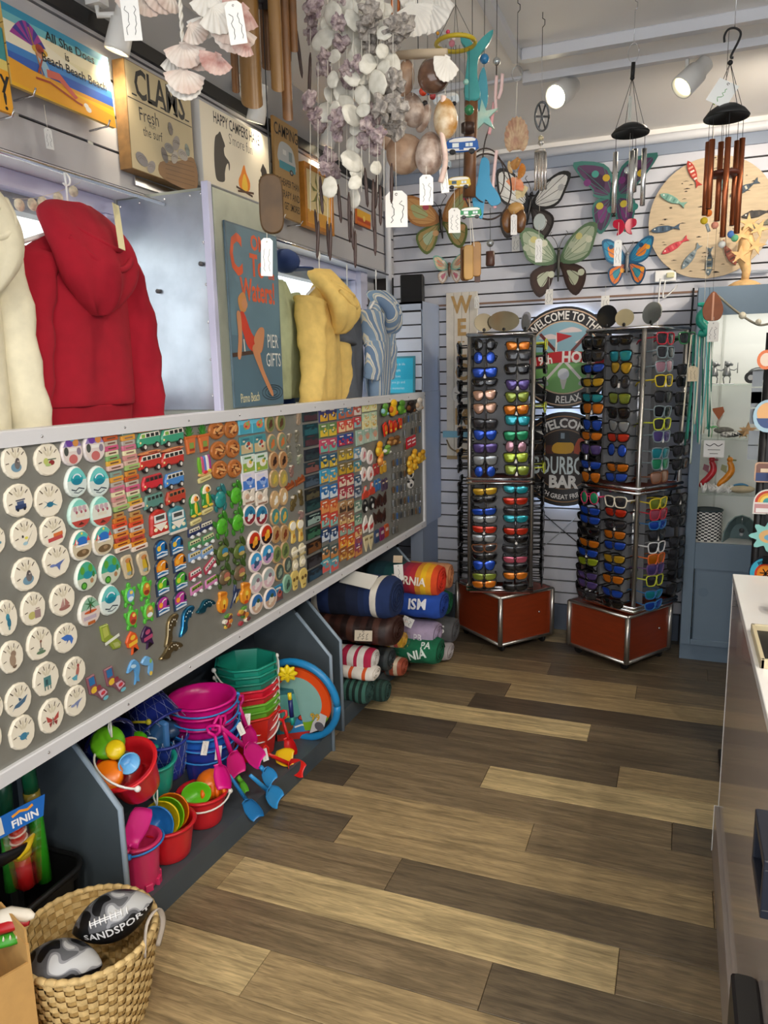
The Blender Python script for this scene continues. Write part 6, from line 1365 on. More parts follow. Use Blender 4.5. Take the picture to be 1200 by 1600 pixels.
# clams sign
M, w, h = sign_frame((193, 88), (300, 150), (206, 268), (304, 294), lean=.0)
t = thing('clams_sign', 'boxed wooden sign lettered CLAMS with basket of shells', 'sign', M); Mw = mat('7a5a30', .6, noise=.2, scale=30)
MB().box(-w/2, 0, -.045, w/2, h, 0, Mw, .002).build('box', t)
d = MB(); ink(d, rect(-w/2+.003, .003, w/2-.003, h-.003), .0006, 'c4b48e'); d.text('CLAMS', h*.38, 0, h*.83, .001, mat('1c1a1a', .5), .02, .72, 0, .95); d.stroke([(-w/2+.005, h*.66), (w/2-.005, h*.66)], .003, .001, mat('2a2522', .5))
for sx in (-.39, -.17, .02, .22, .41): d.stroke([(w*sx - .012, h*.705), (w*sx + .012, h*.705)], .005, .001, mat('1c1a1a', .5))
d.text('Fresh', h*.18, -w*.2, h*.56, .001, mat('2a2624', .5), .0, .8, .06); d.text('FROM', h*.05, -w*.16, h*.475, .001, mat('2a2624', .5), .0, .8); d.text('the surf', h*.13, -w*.16, h*.41, .001, mat('2a2624', .5), .0, .75, .05)
ink(d, spl([(-w*.05, 0.004), (w*.49, .004), (w*.49, h*.34), (w*.2, h*.24), (-w*.08, h*.16)], 4, True), .001, '8a6236')
for i, (x, y, r, c) in enumerate(((.08, .34, .05, '8a8684'), (.2, .42, .055, '9a928c'), (.0, .25, .05, '6f6868'), (.3, .33, .055, 'a8a098'), (.16, .27, .05, 'b8aea2'), (.38, .4, .04, '7f8a84'), (-.35, .12, .06, '7c787c'), (-.22, .08, .05, '8e8888'), (.12, .54, .04, '77706c'))):
  ink(d, ell(w*x, h*y, w*r*1.5, h*r, 12, rot=i), .0012 + .0001*i, c)
  for q in (.7, .4): d.stroke(tr(arc(0, 0, 1, .2, PI - .2, 8), w*x, h*y - h*r*.2, s=1, sx=w*r*1.5*q, sy=h*r*q), .0012, .0024, mat('5a5250', .5))
for k in range(6): d.stroke([(0, h*(.03 + .045*k)), (w*.48, h*(.05 + .05*k))], .0015, .0014, mat('5f3f1e', .5))
d.build('print', t)
MB().box(-w*.3, -.03, -.05, w*.3, -.004, -.045, M_chrome).build('bracket', t)
# campfire bears sign
M, w, h = sign_frame((304, 146), (416, 217), (324, 291), (430, 322), x=XS + .01)
t = thing('campfire_sign', 'white sign with two bears at a campfire reading Happy Campers', 'sign', M)
MB().box(-w/2, 0, -.05, w/2, h, 0, mat('d8d6d0', .6), .002).build('box', t)
d = MB(); ink(d, rect(-w/2+.002, .002, w/2-.002, h-.002), .0006, 'efe6d0'); d.text('HAPPY CAMPERS HAVE', h*.20, 0, h*.88, .001, mat('1f1c1a', .5), .012, .58); d.text("S'more fun", h*.20, w*.04, h*.70, .001, mat('3a322c', .5), -.012, .72, .0)
bear = [(-.10, 0), (.06, .02), (.08, .12), (.12, .22), (.17, .26), (.18, .18), (.20, .2), (.2, .28), (.1, .34), (.09, .42), (.12, .46), (.06, .55), (.02, .60), (-.03, .56), (-.10, .50), (-.14, .3), (-.14, .1)]
ink(d, tr(spl(bear, 3, True), -w*.26, h*.08, s=h*1.08), .001, '3a342e'); ink(d, tr(spl(bear, 3, True), w*.38, h*.10, s=h*.8, sx=-1), .001, '3f3830')
ink(d, spl([(w*.0, h*.1), (w*.12, h*.1), (w*.15, h*.22), (w*.10, h*.34), (w*.07, h*.44), (w*.02, h*.3), (-w*.02, h*.2)], 3, True), .0012, 'f08a1a'); ink(d, spl([(w*.03, h*.1), (w*.10, h*.1), (w*.11, h*.2), (w*.07, h*.32), (w*.03, h*.2)], 3, True), .0014, 'f8c83a')
d.stroke([(-w*.06, h*.1), (w*.18, h*.05)], .008, .0014, mat('4a2f1c', .5)); d.stroke([(-w*.04, h*.05), (w*.2, h*.1)], .008, .0015, mat('5a3a22', .5)); d.build('print', t)
# camping sign
M, w, h = sign_frame((423, 178), (463, 201), (436, 336), (472, 350), x=XS)
t = thing('camping_sign', 'tall kraft-brown sign with trailer reading Camping is cheaper than therapy', 'sign', M); K2 = mat('1d1815', .5)
MB().box(-w/2, 0, -.012, w/2, h, 0, mat('a8834f', .6), .002).build('board', t)
d = MB(); ink(d, rect(-w/2+.002, .002, w/2-.002, h-.002), .0006, 'b4905a'); d.text('CAMPING', h*.17, 0, h*.89, .001, K2, .01, .72)
ink(d, spl([(-w*.33, h*.56), (w*.30, h*.52), (w*.34, h*.62), (w*.2, h*.76), (-w*.2, h*.78), (-w*.36, h*.68)], 4, True), .001, 'c4c6c4'); ink(d, [(-w*.33, h*.50), (w*.33, h*.50), (w*.33, h*.58), (-w*.33, h*.58)], .0012, '4f9aa8'); ink(d, crect(w*.14, h*.66, w*.14, h*.1), .0012, '8a9a9a'); ink(d, crect(-w*.1, h*.68, w*.14, h*.05), .0012, 'e4e4e0'); ink(d, ell(w*.16, h*.50, w*.08, h*.03, 12), .0014, '3a3a3a'); ink(d, ell(w*.16, h*.50, w*.04, h*.015, 12), .0016, 'a8a8a8')
for i, s_ in enumerate(('IS CHEAPER THAN', 'THERAPY AND', 'YOU GET SMORES')): d.text(s_, h*.11, 0, h*(.37 - .12*i), .001, K2, .004, .58 if i != 1 else .72)
d.build('print', t); brackets(t, w)
# framed palm picture
M, w, h = sign_frame((473, 246), (517, 277), (481, 355), (526, 369), x=XS)
t = thing('framed_palm_picture', 'orange wooden frame around a glowing yellow palm picture', 'picture', M); Mf = mat('c8842e', .5, noise=.15, scale=20)
for a in ((-w/2, 0, w/2, .02), (-w/2, h-.02, w/2, h), (-w/2, .02, -w/2+.02, h-.02), (w/2-.02, .02, w/2, h-.02)): MB().box(a[0], a[1], -.03, a[2], a[3], 0, Mf, .002).build('frame_side', t)
MB().box(-w/2+.02, .02, -.025, w/2-.02, h-.02, -.012, mat('e8d49a', .5)).build('panel', t)
d = MB(); ink(d, rect(-w/2+.02, .02, w/2-.02, h*.3), -.0115, 'd8a040'); d.stroke([(0, h*.1), (-.02, h*.45), (.0, h*.62)], .008, -.011, mat('6a5428', .5))
for a in range(6): ink(d, tr([(0, -.006), (.06, -.02), (.09, -.045), (.05, .0)], .0, h*.62, rot=a*1.05), -.0108 + .0001*a, '7a7a3a')
d.build('print', t)
# small sunset sign
M, w, h = sign_frame((556, 322), (578, 338), (560, 350), (580, 358), x=XS)
t = thing('sunset_sign', 'small orange and yellow sunset sign near the corner', 'sign', M); MB().box(-w/2, 0, -.012, w/2, h, 0, mat('d8702a', .5), .002).build('board', t)
d = MB(); ink(d, rect(-w/2, h*.5, w/2, h), .0006, 'e8b03a'); ink(d, rect(-w/2, h*.2, w/2, h*.42), .0006, 'b8482a'); ink(d, ell(0, h*.5, h*.2, h*.2, 14), .0009, 'f0d070'); d.build('print', t)
# bathing poster on the divider column
xp = XP - .0035; a = at_x(350, 352, xp); b = at_x(430, 363, xp); c_ = at_x(363, 637, xp); e_ = at_x(441, 631, xp)
y0, y1 = (a.y + c_.y)/2, (b.y + e_.y)/2; z0, z1 = 1.497, (a.z + b.z)/2; w, h = y1 - y0, z1 - z0
t = thing('bathing_poster', 'vintage blue poster of a swimmer lettered Come To the Waters', 'poster', FL((xp, (y0+y1)/2, z0)))
MB().box(-w/2, 0, 0, w/2, h, .006, mat('5a6f7c', .5, noise=.12, scale=14), .001).build('board', t)
d = MB(); Zp = .0064; OR = mat('d8582a', .5)
ink(d, rect(-w/2+.006, .006, w/2-.006, h-.006), Zp, '5f7e8c'); ink(d, rect(-w/2+.006, .006, w/2-.006, h*.4), Zp + .0002, '54707f')
d.text('C', h*.30, -w*.33, h*.84, Zp+.0006, OR, .03, .62); d.text('OME', h*.115, w*.14, h*.925, Zp+.0006, OR, .03, .9); d.text('To', h*.17, w*.06, h*.80, Zp+.0006, OR, .03, .8); d.text('the', h*.07, w*.34, h*.765, Zp+.0006, OR, .02, .8)
d.text('Waters!', h*.17, w*.06, h*.66, Zp+.0006, OR, .025, .68)
d.text('PIER', h*.115, w*.31, h*.38, Zp+.0006, mat('dcdcd4', .5), .0, .62); d.text('GIFTS', h*.115, w*.31, h*.27, Zp+.0006, mat('dcdcd4', .5), .0, .62); d.text('Pismo Beach', h*.075, -w*.2, h*.055, Zp+.0006, mat('e0d8a8', .5), .0, .55, .03)
sk = 'c8895e'
ink(d, spl([(-w*.34, h*.60), (-w*.24, h*.64), (-w*.18, h*.60), (-w*.2, h*.54), (-w*.3, h*.53)], 4, True), Zp+.0008, 'c88a4a'); ink(d, ell(-w*.22, h*.575, w*.055, h*.03, 12), Zp+.001, sk)
ink(d, spl([(-w*.36, h*.50), (-w*.25, h*.53), (-w*.12, h*.42), (w*.02, h*.36), (-w*.06, h*.31), (-w*.2, h*.34), (-w*.28, h*.42)], 4, True), Zp+.0012, 'c83a22'); ink(d, spl([(-w*.38, h*.52), (-w*.31, h*.52), (-w*.3, h*.4), (-w*.34, h*.28), (-w*.40, h*.28), (-w*.37, h*.4)], 4, True), Zp+.0014, sk)
ink(d, spl([(-w*.08, h*.38), (w*.04, h*.45), (w*.14, h*.44), (w*.08, h*.33), (w*.02, h*.31)], 4, True), Zp+.0014, sk); ink(d, spl([(-w*.12, h*.33), (w*.0, h*.35), (w*.08, h*.22), (w*.26, h*.08), (w*.22, h*.06), (w*.02, h*.2)], 4, True), Zp+.0016, sk); ink(d, spl([(w*.06, h*.43), (w*.14, h*.44), (w*.1, h*.34), (w*.04, h*.31), (w*.06, h*.36)], 3, True), Zp+.0012, 'a86a44')
d.stroke([(-w*.49, h*.29), (-w*.1, h*.31)], h*.022, Zp+.0011, mat('4a3224', .5)); d.stroke([(-w*.26, h*.3), (-w*.27, h*.38)], h*.012, Zp+.0010, mat('d8d4c4', .5))
for r in (.22, .16, .10): d.stroke(tr(ell(0, 0, w*r, h*r*.20, 24) + [(w*r, 0)], w*.26, h*.075), .0035, Zp+.0009, mat('23303a', .5))
d.build('print', t)
# teal verse sign on the ledge
M = FB((at_y(618, 590, 4.262).x, 4.262, at_y(618, 617, 4.262).z)); pa = at_y(588, 558, 4.262); pb = at_y(648, 617, 4.262); w, h = pb.x - pa.x, pa.z - pb.z
t = thing('verse_sign', 'turquoise framed verse sign standing before the corner box', 'sign', M @ RX(-.05))
MB().box(-w/2, 0, -.012, w/2, h, -.002, mat('3a7f8e', .4)).build('frame', t); d = MB(); ink(d, rect(-w/2+.012, .012, w/2-.012, h-.012), -.0012, '1fa8c8'); ink(d, rect(-w/2+.012, .012, w/2-.012, h*.4), -.0010, '35b8d4')
for i, s_ in enumerate(('All things in life', 'the people', 'we love', 'places you go and', 'the memories')): d.text(s_, h*.10, -.01 if i % 2 else .0, h*(.80 - .155*i), -.0006, mat('e4f4f8', .4), -.012, .85)
d.build('lettering_panel', t)

# ================================================================== sunglasses racks
M_cherry = mat('7c2f14', .35, noise=.08, scale=9, stretch=(1, 1, 6)); M_alu = mat('b9b7b2', .3, .9); M_rackpanel = mat('8e9094', .45); M_dkframe = mat('121214', .35)
FR = ['101012', '141416', '0e0e10', '2a2320', '1a1a1e', '101012']
LENS = {'blue': '1f4fc0', 'teal': '1f9aa8', 'amber': 'd8791a', 'green': '2a9a6a', 'lime': '9aae2a', 'black': '0c0c10', 'smoke': '2a2a2e', 'copper': 'b8907a', 'violet': '5a4a8a', 'red': 'c8331a', 'silver': '9aa0a4', 'gold': 'c8a02a', 'pink': 'b88a98', 'olive': '8a9a3a', 'rose': 'c05a70'}
_gl_cache = {}
def glasses_parts(frame_c, lens_c, style):
  k = (frame_c, lens_c, style)
  if k in _gl_cache: return _gl_cache[k]
  VS = 1.32
  fm = mat(frame_c, .3); lm = mat(LENS[lens_c], .12, .55 if lens_c not in ('black', 'smoke') else .1, coat=.6)
  hw, hh = (.0295, .020) if style != 'round' else (.024, .023)
  if style == 'aviator': L_ = spl([(-hw, .010), (-hw*.4, .018), (hw*.8, .018), (hw, .006), (hw*.55, -.018), (-hw*.2, -.022), (-hw*.85, -.010)], 3, True)
  elif style == 'wrap': L_ = spl([(-hw*1.1, .012), (hw*1.05, .013), (hw, -.006), (hw*.5, -.015), (-hw*.6, -.016), (-hw*1.1, -.004)], 3, True)
  elif style == 'round': L_ = ell(0, 0, hw, hh, 16)
  else: L_ = spl([(-hw, .017), (hw, .018), (hw*1.0, -.006), (hw*.6, -.018), (-hw*.6, -.018), (-hw*.95, -.004)], 3, True)
  L_ = [(p[0], p[1]*VS) for p in L_]
  out = {}
  for s in (-1, 1):
    mb = MB(); P = [(s*x, y) for x, y in L_]
    mb.X = T(s*.033, 0, 0) @ RY(s*.16); mb.dome(P, -.0005, .004, lm, 3, .0005); out['lens', s] = mb.mesh('lens')
  mb = MB()
  for s in (-1, 1):
    mb.X = T(s*.033, 0, 0) @ RY(s*.16); Q = [(s*x*1.06, y*1.07, .001) for x, y in L_]; mb.tube(Q + Q[:1], .0022 if style in ('aviator', 'round') else .0034, fm, 5)
  mb.X = None; mb.tube([(-.008, .008, .002), (0, .010, .004), (.008, .008, .002)], .003, fm, 6); out['frame'] = mb.mesh('frame')
  for s in (-1, 1):
    mb = MB(); mb.tube([(s*.062, .009, -.006), (s*.068, .008, -.02), (s*.066, .005, -.08), (s*.060, -.004, -.115), (s*.055, -.02, -.13)], [.0035, .003, .0026, .0026, .002], fm, 5, flat=1.6); out['temple', s] = mb.mesh('temple_arm')
  _gl_cache[k] = out; return out
CN = {'101012': 'black', '141416': 'black', '0e0e10': 'black', '2a2320': 'dark brown', '1a1a1e': 'charcoal', 'e8e0cc': 'cream', 'd8c22a': 'yellow', 'b8283a': 'crimson', 'e4e4e6': 'white', '2f6fa8': 'blue', 'c8d23a': 'lime', 'd86a2a': 'orange', '6a4a7a': 'purple', 'd83a6a': 'hot pink', '7a8a90': 'grey', '2f7a4a': 'green', '7a4a2a': 'tortoiseshell'}
SN = {'aviator': 'aviator', 'wrap': 'wraparound', 'round': 'round', 'way': 'square-framed'}
ORD = ('top', 'second', 'third', 'fourth', 'fifth', 'sixth', 'seventh', 'eighth', 'ninth', 'tenth', 'eleventh', 'twelfth')
def glasses(M, fc, lc, st, where, tagged=False, row=0, tier=0, side=False):
  o = thing('sunglasses', '%s %s sunglasses, %s lenses, %s row of %s %s, %s' % (CN[fc], SN[st], {'smoke': 'smoky'}.get(lc, lc), ORD[row], 'lower' if tier == 0 else 'upper', 'side panel' if side else 'tier', where), 'sunglasses', M @ T(0, 0, .135), '%s %s %s glasses %s' % (CN[fc], SN[st], lc, where))
  P = glasses_parts(fc, lc, st)
  obj('frame', P['frame'], o)
  for s in (-1, 1): obj('lens', P['lens', s], o); obj('temple_arm', P['temple', s], o)
  if tagged: MB().box(-.006, -.03, .006, .006, -.008, .007, mat('ece8e4', .6)).build('price_sticker', o)
  return o
def rack_base(pts, h, label, z0=.055):
  """pts: front corner, left corner, right corner on the floor"""
  f_, l_, r_ = [Vector((p[0], p[1], 0)) for p in pts]; u = (r_ - f_); v = (l_ - f_); s1, s2 = u.length, v.length; u.normalize(); v = Vector((-u.y, u.x, 0))
  t = thing('sunglasses_rack', label, 'rack', frame(u, v, (0, 0, 1), f_))
  MB().box(.004, .004, z0, s1-.004, s2-.004, h, M_cherry).build('base_cabinet', t)
  for (a, b) in ((0, 0), (s1, 0), (0, s2), (s1, s2)): MB().tube([(a, b, z0), (a, b, h)], .014, M_alu, 10).build('corner_post', t)
  for zz, nm in ((h, 'top_trim'), (z0, 'bottom_trim')): MB().tube([(0, 0, zz), (s1, 0, zz), (s1, s2, zz), (0, s2, zz), (0, 0, zz)], .010, M_alu, 8).build(nm, t)
  MB().box(.01, .01, h, s1-.01, s2-.01, h + .008, M_cherry).build('base_top', t)
  for (a, b) in ((.04, .04), (s1-.04, .04), (.04, s2-.04), (s1-.04, s2-.04)): MB().lathe([(.022, -.01), (.026, -.004), (.026, .004), (.022, .01)], M_black, 14, (a, b, .027), 'x').box(a - .02, b - .02, .05, a + .02, b + .02, z0, M_black).build('caster', t)
  MB().ball((s1*.74, -.001, h*.62), .007, M_chrome, 8, 6).build('lock', t)
  c = f_ + u*s1/2 + v*s2/2
  return t, frame(u, v, (0, 0, 1), f_).inverted(), c
def spinner(root, inv, c, ang, S, tiers, zt, faces, mirrors, where):
  """square glasses tower turned by ang; tiers: list of (z0, z1, rows); faces: per face index the lens lists"""
  B = inv @ T(c) @ RZ(ang); h = S/2
  for (sx, sy) in ((-1, -1), (1, -1), (1, 1), (-1, 1)): MB().tube([(sx*h, sy*h, tiers[0][0] - .02), (sx*h, sy*h, zt)], .012, M_alu, 10).build('pole', root, B)
  for i, (z0, z1, n) in enumerate(tiers):
    for zz in ((z0 - .02, z0 - .002) if i == 0 else (z0 - .045, z0 - .02)):
      MB().tube([(-h-.012, -h-.012, zz), (h+.012, -h-.012, zz), (h+.012, h+.012, zz), (-h-.012, h+.012, zz), (-h-.012, -h-.012, zz)], .009, M_chrome, 8).build('tray_rail', root, B)
    MB().box(-h, -h, z0 - .04, h, h, z0 - .015, M_cherry).build('tray', root, B)
    for k in range(4):
      MB().box(-h + .02, -h + .095, z0, h - .02, -h + .10, z1, M_rackpanel).build('back_panel', root, B @ RZ(k*PI/2))
      rl = MB()
      for x in (-S/4, S/4): rl.tube([(x, -h + .088, z0), (x, -h + .088, z1)], .004, M_chrome, 5)
      rl.build('peg_rails', root, B @ RZ(k*PI/2))
  MB().tube([(-h-.01, -h-.01, zt), (h+.01, -h-.01, zt), (h+.01, h+.01, zt), (-h-.01, h+.01, zt), (-h-.01, -h-.01, zt)], .010, M_chrome, 8).build('top_rail', root, B)
  MB().box(-h, -h, zt - .006, h, h, zt, M_rackpanel).build('top_plate', root, B)
  for (x, y, a, rx, rz_, col) in mirrors:
    MB().tube([(0, 0, 0), (0, 0, .03)], .006, M_black, 8).ball((0, 0, .03), .012, M_black, 8, 6).build('mirror_stem', root, B @ T(x, y, zt) @ RZ(a))
    MB().prism(ell(0, 0, rx, rz_, 24), -.003, .003, mat(col, .12, .8)).build('mirror', root, B @ T(x, y, zt + .03 + rz_*.8) @ RZ(a) @ RX(PI/2 - .1))
  W_ = T(c) @ RZ(ang)
  for k, fc in faces.items():
    i = 0
    for ti, (z0, z1, n) in enumerate(tiers):
      for r in range(n):
        zz = z1 - (z1 - z0)*(r + .5)/n
        for cx in (0, 1):
          it = fc[ti][r % len(fc[ti])][cx] if fc[ti] else None
          if not it: continue
          fcol, lens, st = it
          M = W_ @ RZ(k*PI/2) @ T((-.25 + .5*cx)*S + rnd.uniform(-.004, .004), -h + .088 - .135 + .115, zz) @ RX(PI/2) @ RZ(rnd.uniform(-.06, .06)) @ RX(rnd.uniform(-.05, .12))
          glasses(M, fcol, lens, st, where, rnd.random() < .14, r, ti, k == 3 or (k == 1 and 'welcome' in where))
B_ = '101012';
def G(l, st='way', f=B_): return (f, l, st)
f1u = [(G('black', 'round'), G('amber', 'aviator')), (G('blue', 'round'), G('smoke')), (G('blue'), G('black')), (G('black', 'wrap'), G('violet', 'aviator')), (G('copper', 'aviator'), G('olive', 'aviator')), (G('copper', 'aviator', '2a2320'), G('amber')), (G('smoke'), G('teal')), (G('blue', 'aviator'), G('green')), (G('violet'), G('pink', 'round')), (G('silver'), G('lime')), (G('blue', 'round'), G('olive'))]
f1l = [(G('gold', 'wrap'), G('teal', 'wrap')), (G('black', 'wrap'), G('red', 'wrap', '2a2320')), (G('blue', 'wrap'), G('smoke', 'wrap')), (G('silver', 'wrap'), G('teal', 'wrap')), (G('red', 'wrap'), G('red', 'wrap')), (G('silver', 'wrap'), G('black', 'wrap')), (G('smoke', 'wrap', '7a4a2a'), G('smoke', 'wrap')), (G('black', 'wrap'), G('rose', 'wrap')), (G('blue', 'aviator'), G('black', 'wrap')), (G('olive', 'wrap', '2a2320'), G('amber', 'wrap')), (G('amber', 'wrap'), G('black', 'wrap'))]
fs = [(G('black'), G('smoke')), (G('black', 'wrap'), G('black')), (G('smoke', 'round'), G('black', 'wrap')), (G('black', 'way', '1a1a1e'), G('smoke', 'wrap'))]
fs2 = [(G('green', 'round', '7a8a90'), G('black')), (G('smoke'), G('red', 'wrap'))] + fs
t, inv, c = rack_base([(-.900, 4.06), (-1.235, 4.33), (-.655, 4.355)], .335, 'sunglasses rack on cherry red base beside the welcome sign')
c1 = Vector((-.955, 4.30, 0))
spinner(t, inv, c1, .20, .345, [(.385, .985, 11), (1.03, 1.78, 11)], 1.80, {0: (f1l, f1u), 3: (fs, fs2), 1: (fs, [(G('smoke', 'way', 'c8d23a'), G('black'))] + fs)}, [(-.10, -.08, .3, .055, .05, 'b0a48a'), (.01, -.08, .05, .085, .055, '8a8068'), (.13, -.1, -.9, .04, .05, 'c8c8c8')], 'rack by welcome board')
f2a = [(G('black'), G('black', 'wrap')), (G('smoke'), G('teal')), (G('blue', 'wrap'), G('gold', 'aviator')), (G('gold', 'wrap'), G('smoke', 'round')), (G('teal', 'wrap'), G('olive')), (G('amber'), G('black')), (G('blue', 'aviator'), G('silver', 'aviator')), (G('amber', 'wrap'), G('red', 'wrap')), (G('violet'), G('blue', 'round')), (G('blue', 'wrap'), G('amber', 'wrap')), (G('amber', 'aviator'), G('blue', 'wrap'))]
f2b = [(G('green', 'round', 'd83a6a'), G('smoke', 'way', 'e8e0cc')), (G('blue', 'wrap'), G('red', 'wrap')), (G('blue', 'wrap'), G('smoke', 'wrap')), (G('black', 'wrap'), G('amber', 'wrap')), (G('amber', 'wrap'), G('blue', 'wrap')), (G('blue', 'wrap'), G('gold', 'wrap')), (G('lime', 'wrap'), G('blue', 'wrap')), (G('violet', 'wrap'), G('amber', 'wrap')), (G('violet', 'wrap'), G('blue', 'wrap')), (G('smoke', 'wrap'), G('black', 'wrap'))]
f2ra = [(G('smoke', 'way', 'b8283a'), G('smoke', 'way', '2f7a4a')), (G('smoke', 'way', '7a8a90'), None), (G('pink', 'way', '7a8a90'), G('smoke')), (G('smoke', 'way', 'd8c22a'), G('black')), (G('smoke'), G('smoke')), (G('black', 'way', '7a8a90'), G('smoke')), (G('smoke', 'way', 'c8d23a'), None), (G('violet', 'way', '7a8a90'), G('smoke')), (G('teal', 'way', '7a8a90'), G('smoke')), (G('green', 'way', '7a8a90'), G('smoke')), (G('copper', 'way', '7a4a2a'), None)]
f2rb = [(G('olive', 'way', 'd8c22a'), G('smoke')), (G('rose', 'way', 'b8283a'), G('smoke')), (G('blue', 'wrap', '2f6fa8'), G('smoke')), (G('smoke'), None), (G('smoke', 'way', 'e4e4e6'), G('smoke')), (G('amber', 'way', 'd86a2a'), G('smoke')), (G('violet', 'way', '6a4a7a'), G('smoke')), (G('smoke', 'way', 'c8d23a'), G('black')), (G('teal', 'wrap', '2f6fa8'), G('smoke')), (G('blue', 'wrap', '2f6fa8'), None)]
t, inv, c = rack_base([(-.205, 4.0), (-.545, 4.20), (-.0, 4.315)], .31, 'sunglasses rack on cherry red base beside the blue-grey cabinet')
c2 = Vector((-.225, 4.225, 0))
spinner(t, inv, c2, -.60, .34, [(.37, .965, 10), (1.02, 1.775, 11)], 1.80, {0: (f2b, f2a), 1: (f2rb, f2ra), 3: (fs, fs)}, [(-.16, -.05, .4, .055, .06, '2a2a2e'), (-.07, -.02, .3, .05, .045, 'e0d8b8'), (.12, -.05, -.3, .075, .055, 'c0c4bc')], 'rack by cabinet')

# ================================================================== things on the back wall
YW = YB - .018
def bdims(px, py, wpx, hpx, y=YW):
  a = at_y(px - wpx/2, py, y); b = at_y(px + wpx/2, py, y); c = at_y(px, py, y); return b.x - a.x, hpx/ppm(c), c
# WELCOME board
a = at_y(697, 458, YW - .02); b = at_y(746, 458, YW - .02); z0 = at_y(695, 717, YW - .02).z; w, h = b.x - a.x, a.z - z0
t = thing('welcome_board', 'tall whitewashed vertical board with tan letters WELCOME', 'sign', FB(((a.x + b.x)/2, YW - .006, z0)))
for k in range(4): MB().box(-w/2 + w*k/4 + .001, 0, 0, -w/2 + w*(k+1)/4 - .001, h, .018, mat('dcd4c6', .6, noise=.06, scale=18), .0015).build('plank', t)
Lt = mat('b8935a', .5, noise=.1, scale=30); zs = .0185
for i, ch in enumerate('WELC'):
  mb = MB(); yy = h*(.93 - .132*i); mb.text(ch, h*.135, 0, yy, .019, Lt, .035, .85);
  for q in ((-.06, .045), (.06, .045), (-.06, -.045), (.06, -.045)) if ch in 'EL' else (): mb.box(q[0]*w - .006, yy + q[1]*h - .004, .0182, q[0]*w + .006, yy + q[1]*h + .004, .0192, Lt)
  mb.build('letter', t)
for i, ch in enumerate('ME'):
  mb = MB(); mb.text(ch, h*.135, 0, h*(.265 - .11*i), .019, Lt, .035, .85); mb.build('letter', t)
mb = MB(); mb.dome(ell(0, 0, .055, .055, 24), 0, .008, mat('e8e2d6', .6), 4, .003)
for k in range(5): q = PI/2 + k*2*PI/5; mb.stroke([(.012*math.cos(q), .012*math.sin(q)), (.034*math.cos(q), .034*math.sin(q))], .006, .0118, mat('8a8074', .6))
mb.build('sand_dollar', t, T(-.01, h*.40, .0185))
MB().box(-w*.62, h*.135, .019, w*.5, h*.175, .026, mat('7fb8cc', .5), .002).build('ribbon', t)
MB().tube(spl([(-w*.5, h*.12, .02), (-w*.35, h*.07, .03), (-w*.1, h*.05, .03), (w*.2, h*.06, .03)], 5), .005, mat('8a7a60', .8), 6).tube([(-w*.15, h*.05, .03), (w*.12, h*.055, .03)], .013, mat('c8a060', .7), 8).build('rope', t)
MB().box(-w*.5, .0, .0182, w*.5, .022, .02, mat('a88f62', .6)).build('sand_strip', t)
hang_tag(at_y(745, 463, YW - .04), 'white price tag at the corner of the welcome board', .03, .07, (0, -1, 0))

# round wall signs, backlit rim
def round_sign(px, py, rpx, name, label, cat='sign'):
  w, h, c = bdims(px, py, 2*rpx, 2*rpx, YW - .03); R_ = rpx/ppm(c)
  t = thing(name, label, cat, FB((c.x, YW - .03, c.z)))
  MB().lathe([(R_*.93, -.028), (R_*.93, -.02), (R_*.90, -.02)], mat('cfe4ff', .4, emit=16.0), 40).build('backlight', t)
  MB().lathe([(0, -.015), (R_, -.015), (R_, .0), (0, .0)], mat('17110f', .4), 48, smooth=False).build('disc', t)
  return t, R_
def ringband(mb, r0, r1, z, c, n=48, a0=0, a1=2*PI):
  m = mat(c, .45)
  for i in range(n):
    a, b = a0 + (a1-a0)*i/n, a0 + (a1-a0)*(i+1)/n
    mb.add([(r0*math.cos(a), r0*math.sin(a), z), (r1*math.cos(a), r1*math.sin(a), z), (r1*math.cos(b), r1*math.sin(b), z), (r0*math.cos(b), r0*math.sin(b), z)], [(0, 1, 2, 3)], m)
t, R_ = round_sign(881, 559, 78, 'golf_sign', 'round golf sign lettered Welcome to the 19th Hole, glowing rim')
d = MB(); W_ = mat('f2eee8', .4)
ringband(d, R_*.93, R_*.955, .0006, 'd8b89a'); ringband(d, R_*.70, R_*.725, .0006, 'd8b89a'); ink(d, ell(0, 0, R_*.70, R_*.70, 40), .0006, '8fb8c8')
ink(d, [(x, min(y, R_*.12)) for x, y in ell(0, 0, R_*.70, R_*.70, 40)], .0009, '5f9a5a'); ink(d, [(x, min(y, -R_*.12)) for x, y in ell(0, 0, R_*.70, R_*.70, 40)], .0011, '7fb86a')
for x, y, s in ((-.3, .38, .2), (.12, .5, .22), (.38, .28, .16)): ink(d, spl([(x*R_ - s*R_, y*R_), (x*R_ - s*.4*R_, y*R_ + .07*R_), (x*R_ + s*.3*R_, y*R_ + .09*R_), (x*R_ + s*R_, y*R_)], 4, True), .0012, 'e4d4d4')
for s in (-1, 1):
  d.stroke([(s*R_*.48, R_*.48), (-s*R_*.34, -R_*.42)], R_*.055, .0014, mat('e4e0da', .4)); d.stroke([(s*R_*.48, R_*.48), (s*R_*.15, R_*.12)], R_*.06, .0016, mat('6a2a24', .4)); ink(d, ell(-s*R_*.40, -R_*.47, R_*.12, R_*.06, 14, rot=-s*.6), .0016, 'b8bcc0')
d.stroke([(-R_*.16, R_*.1), (-R_*.14, R_*.5)], R_*.035, .0018, W_); ink(d, [(-R_*.15, R_*.5), (R_*.16, R_*.42), (-R_*.14, R_*.30)], .002, 'c02028')
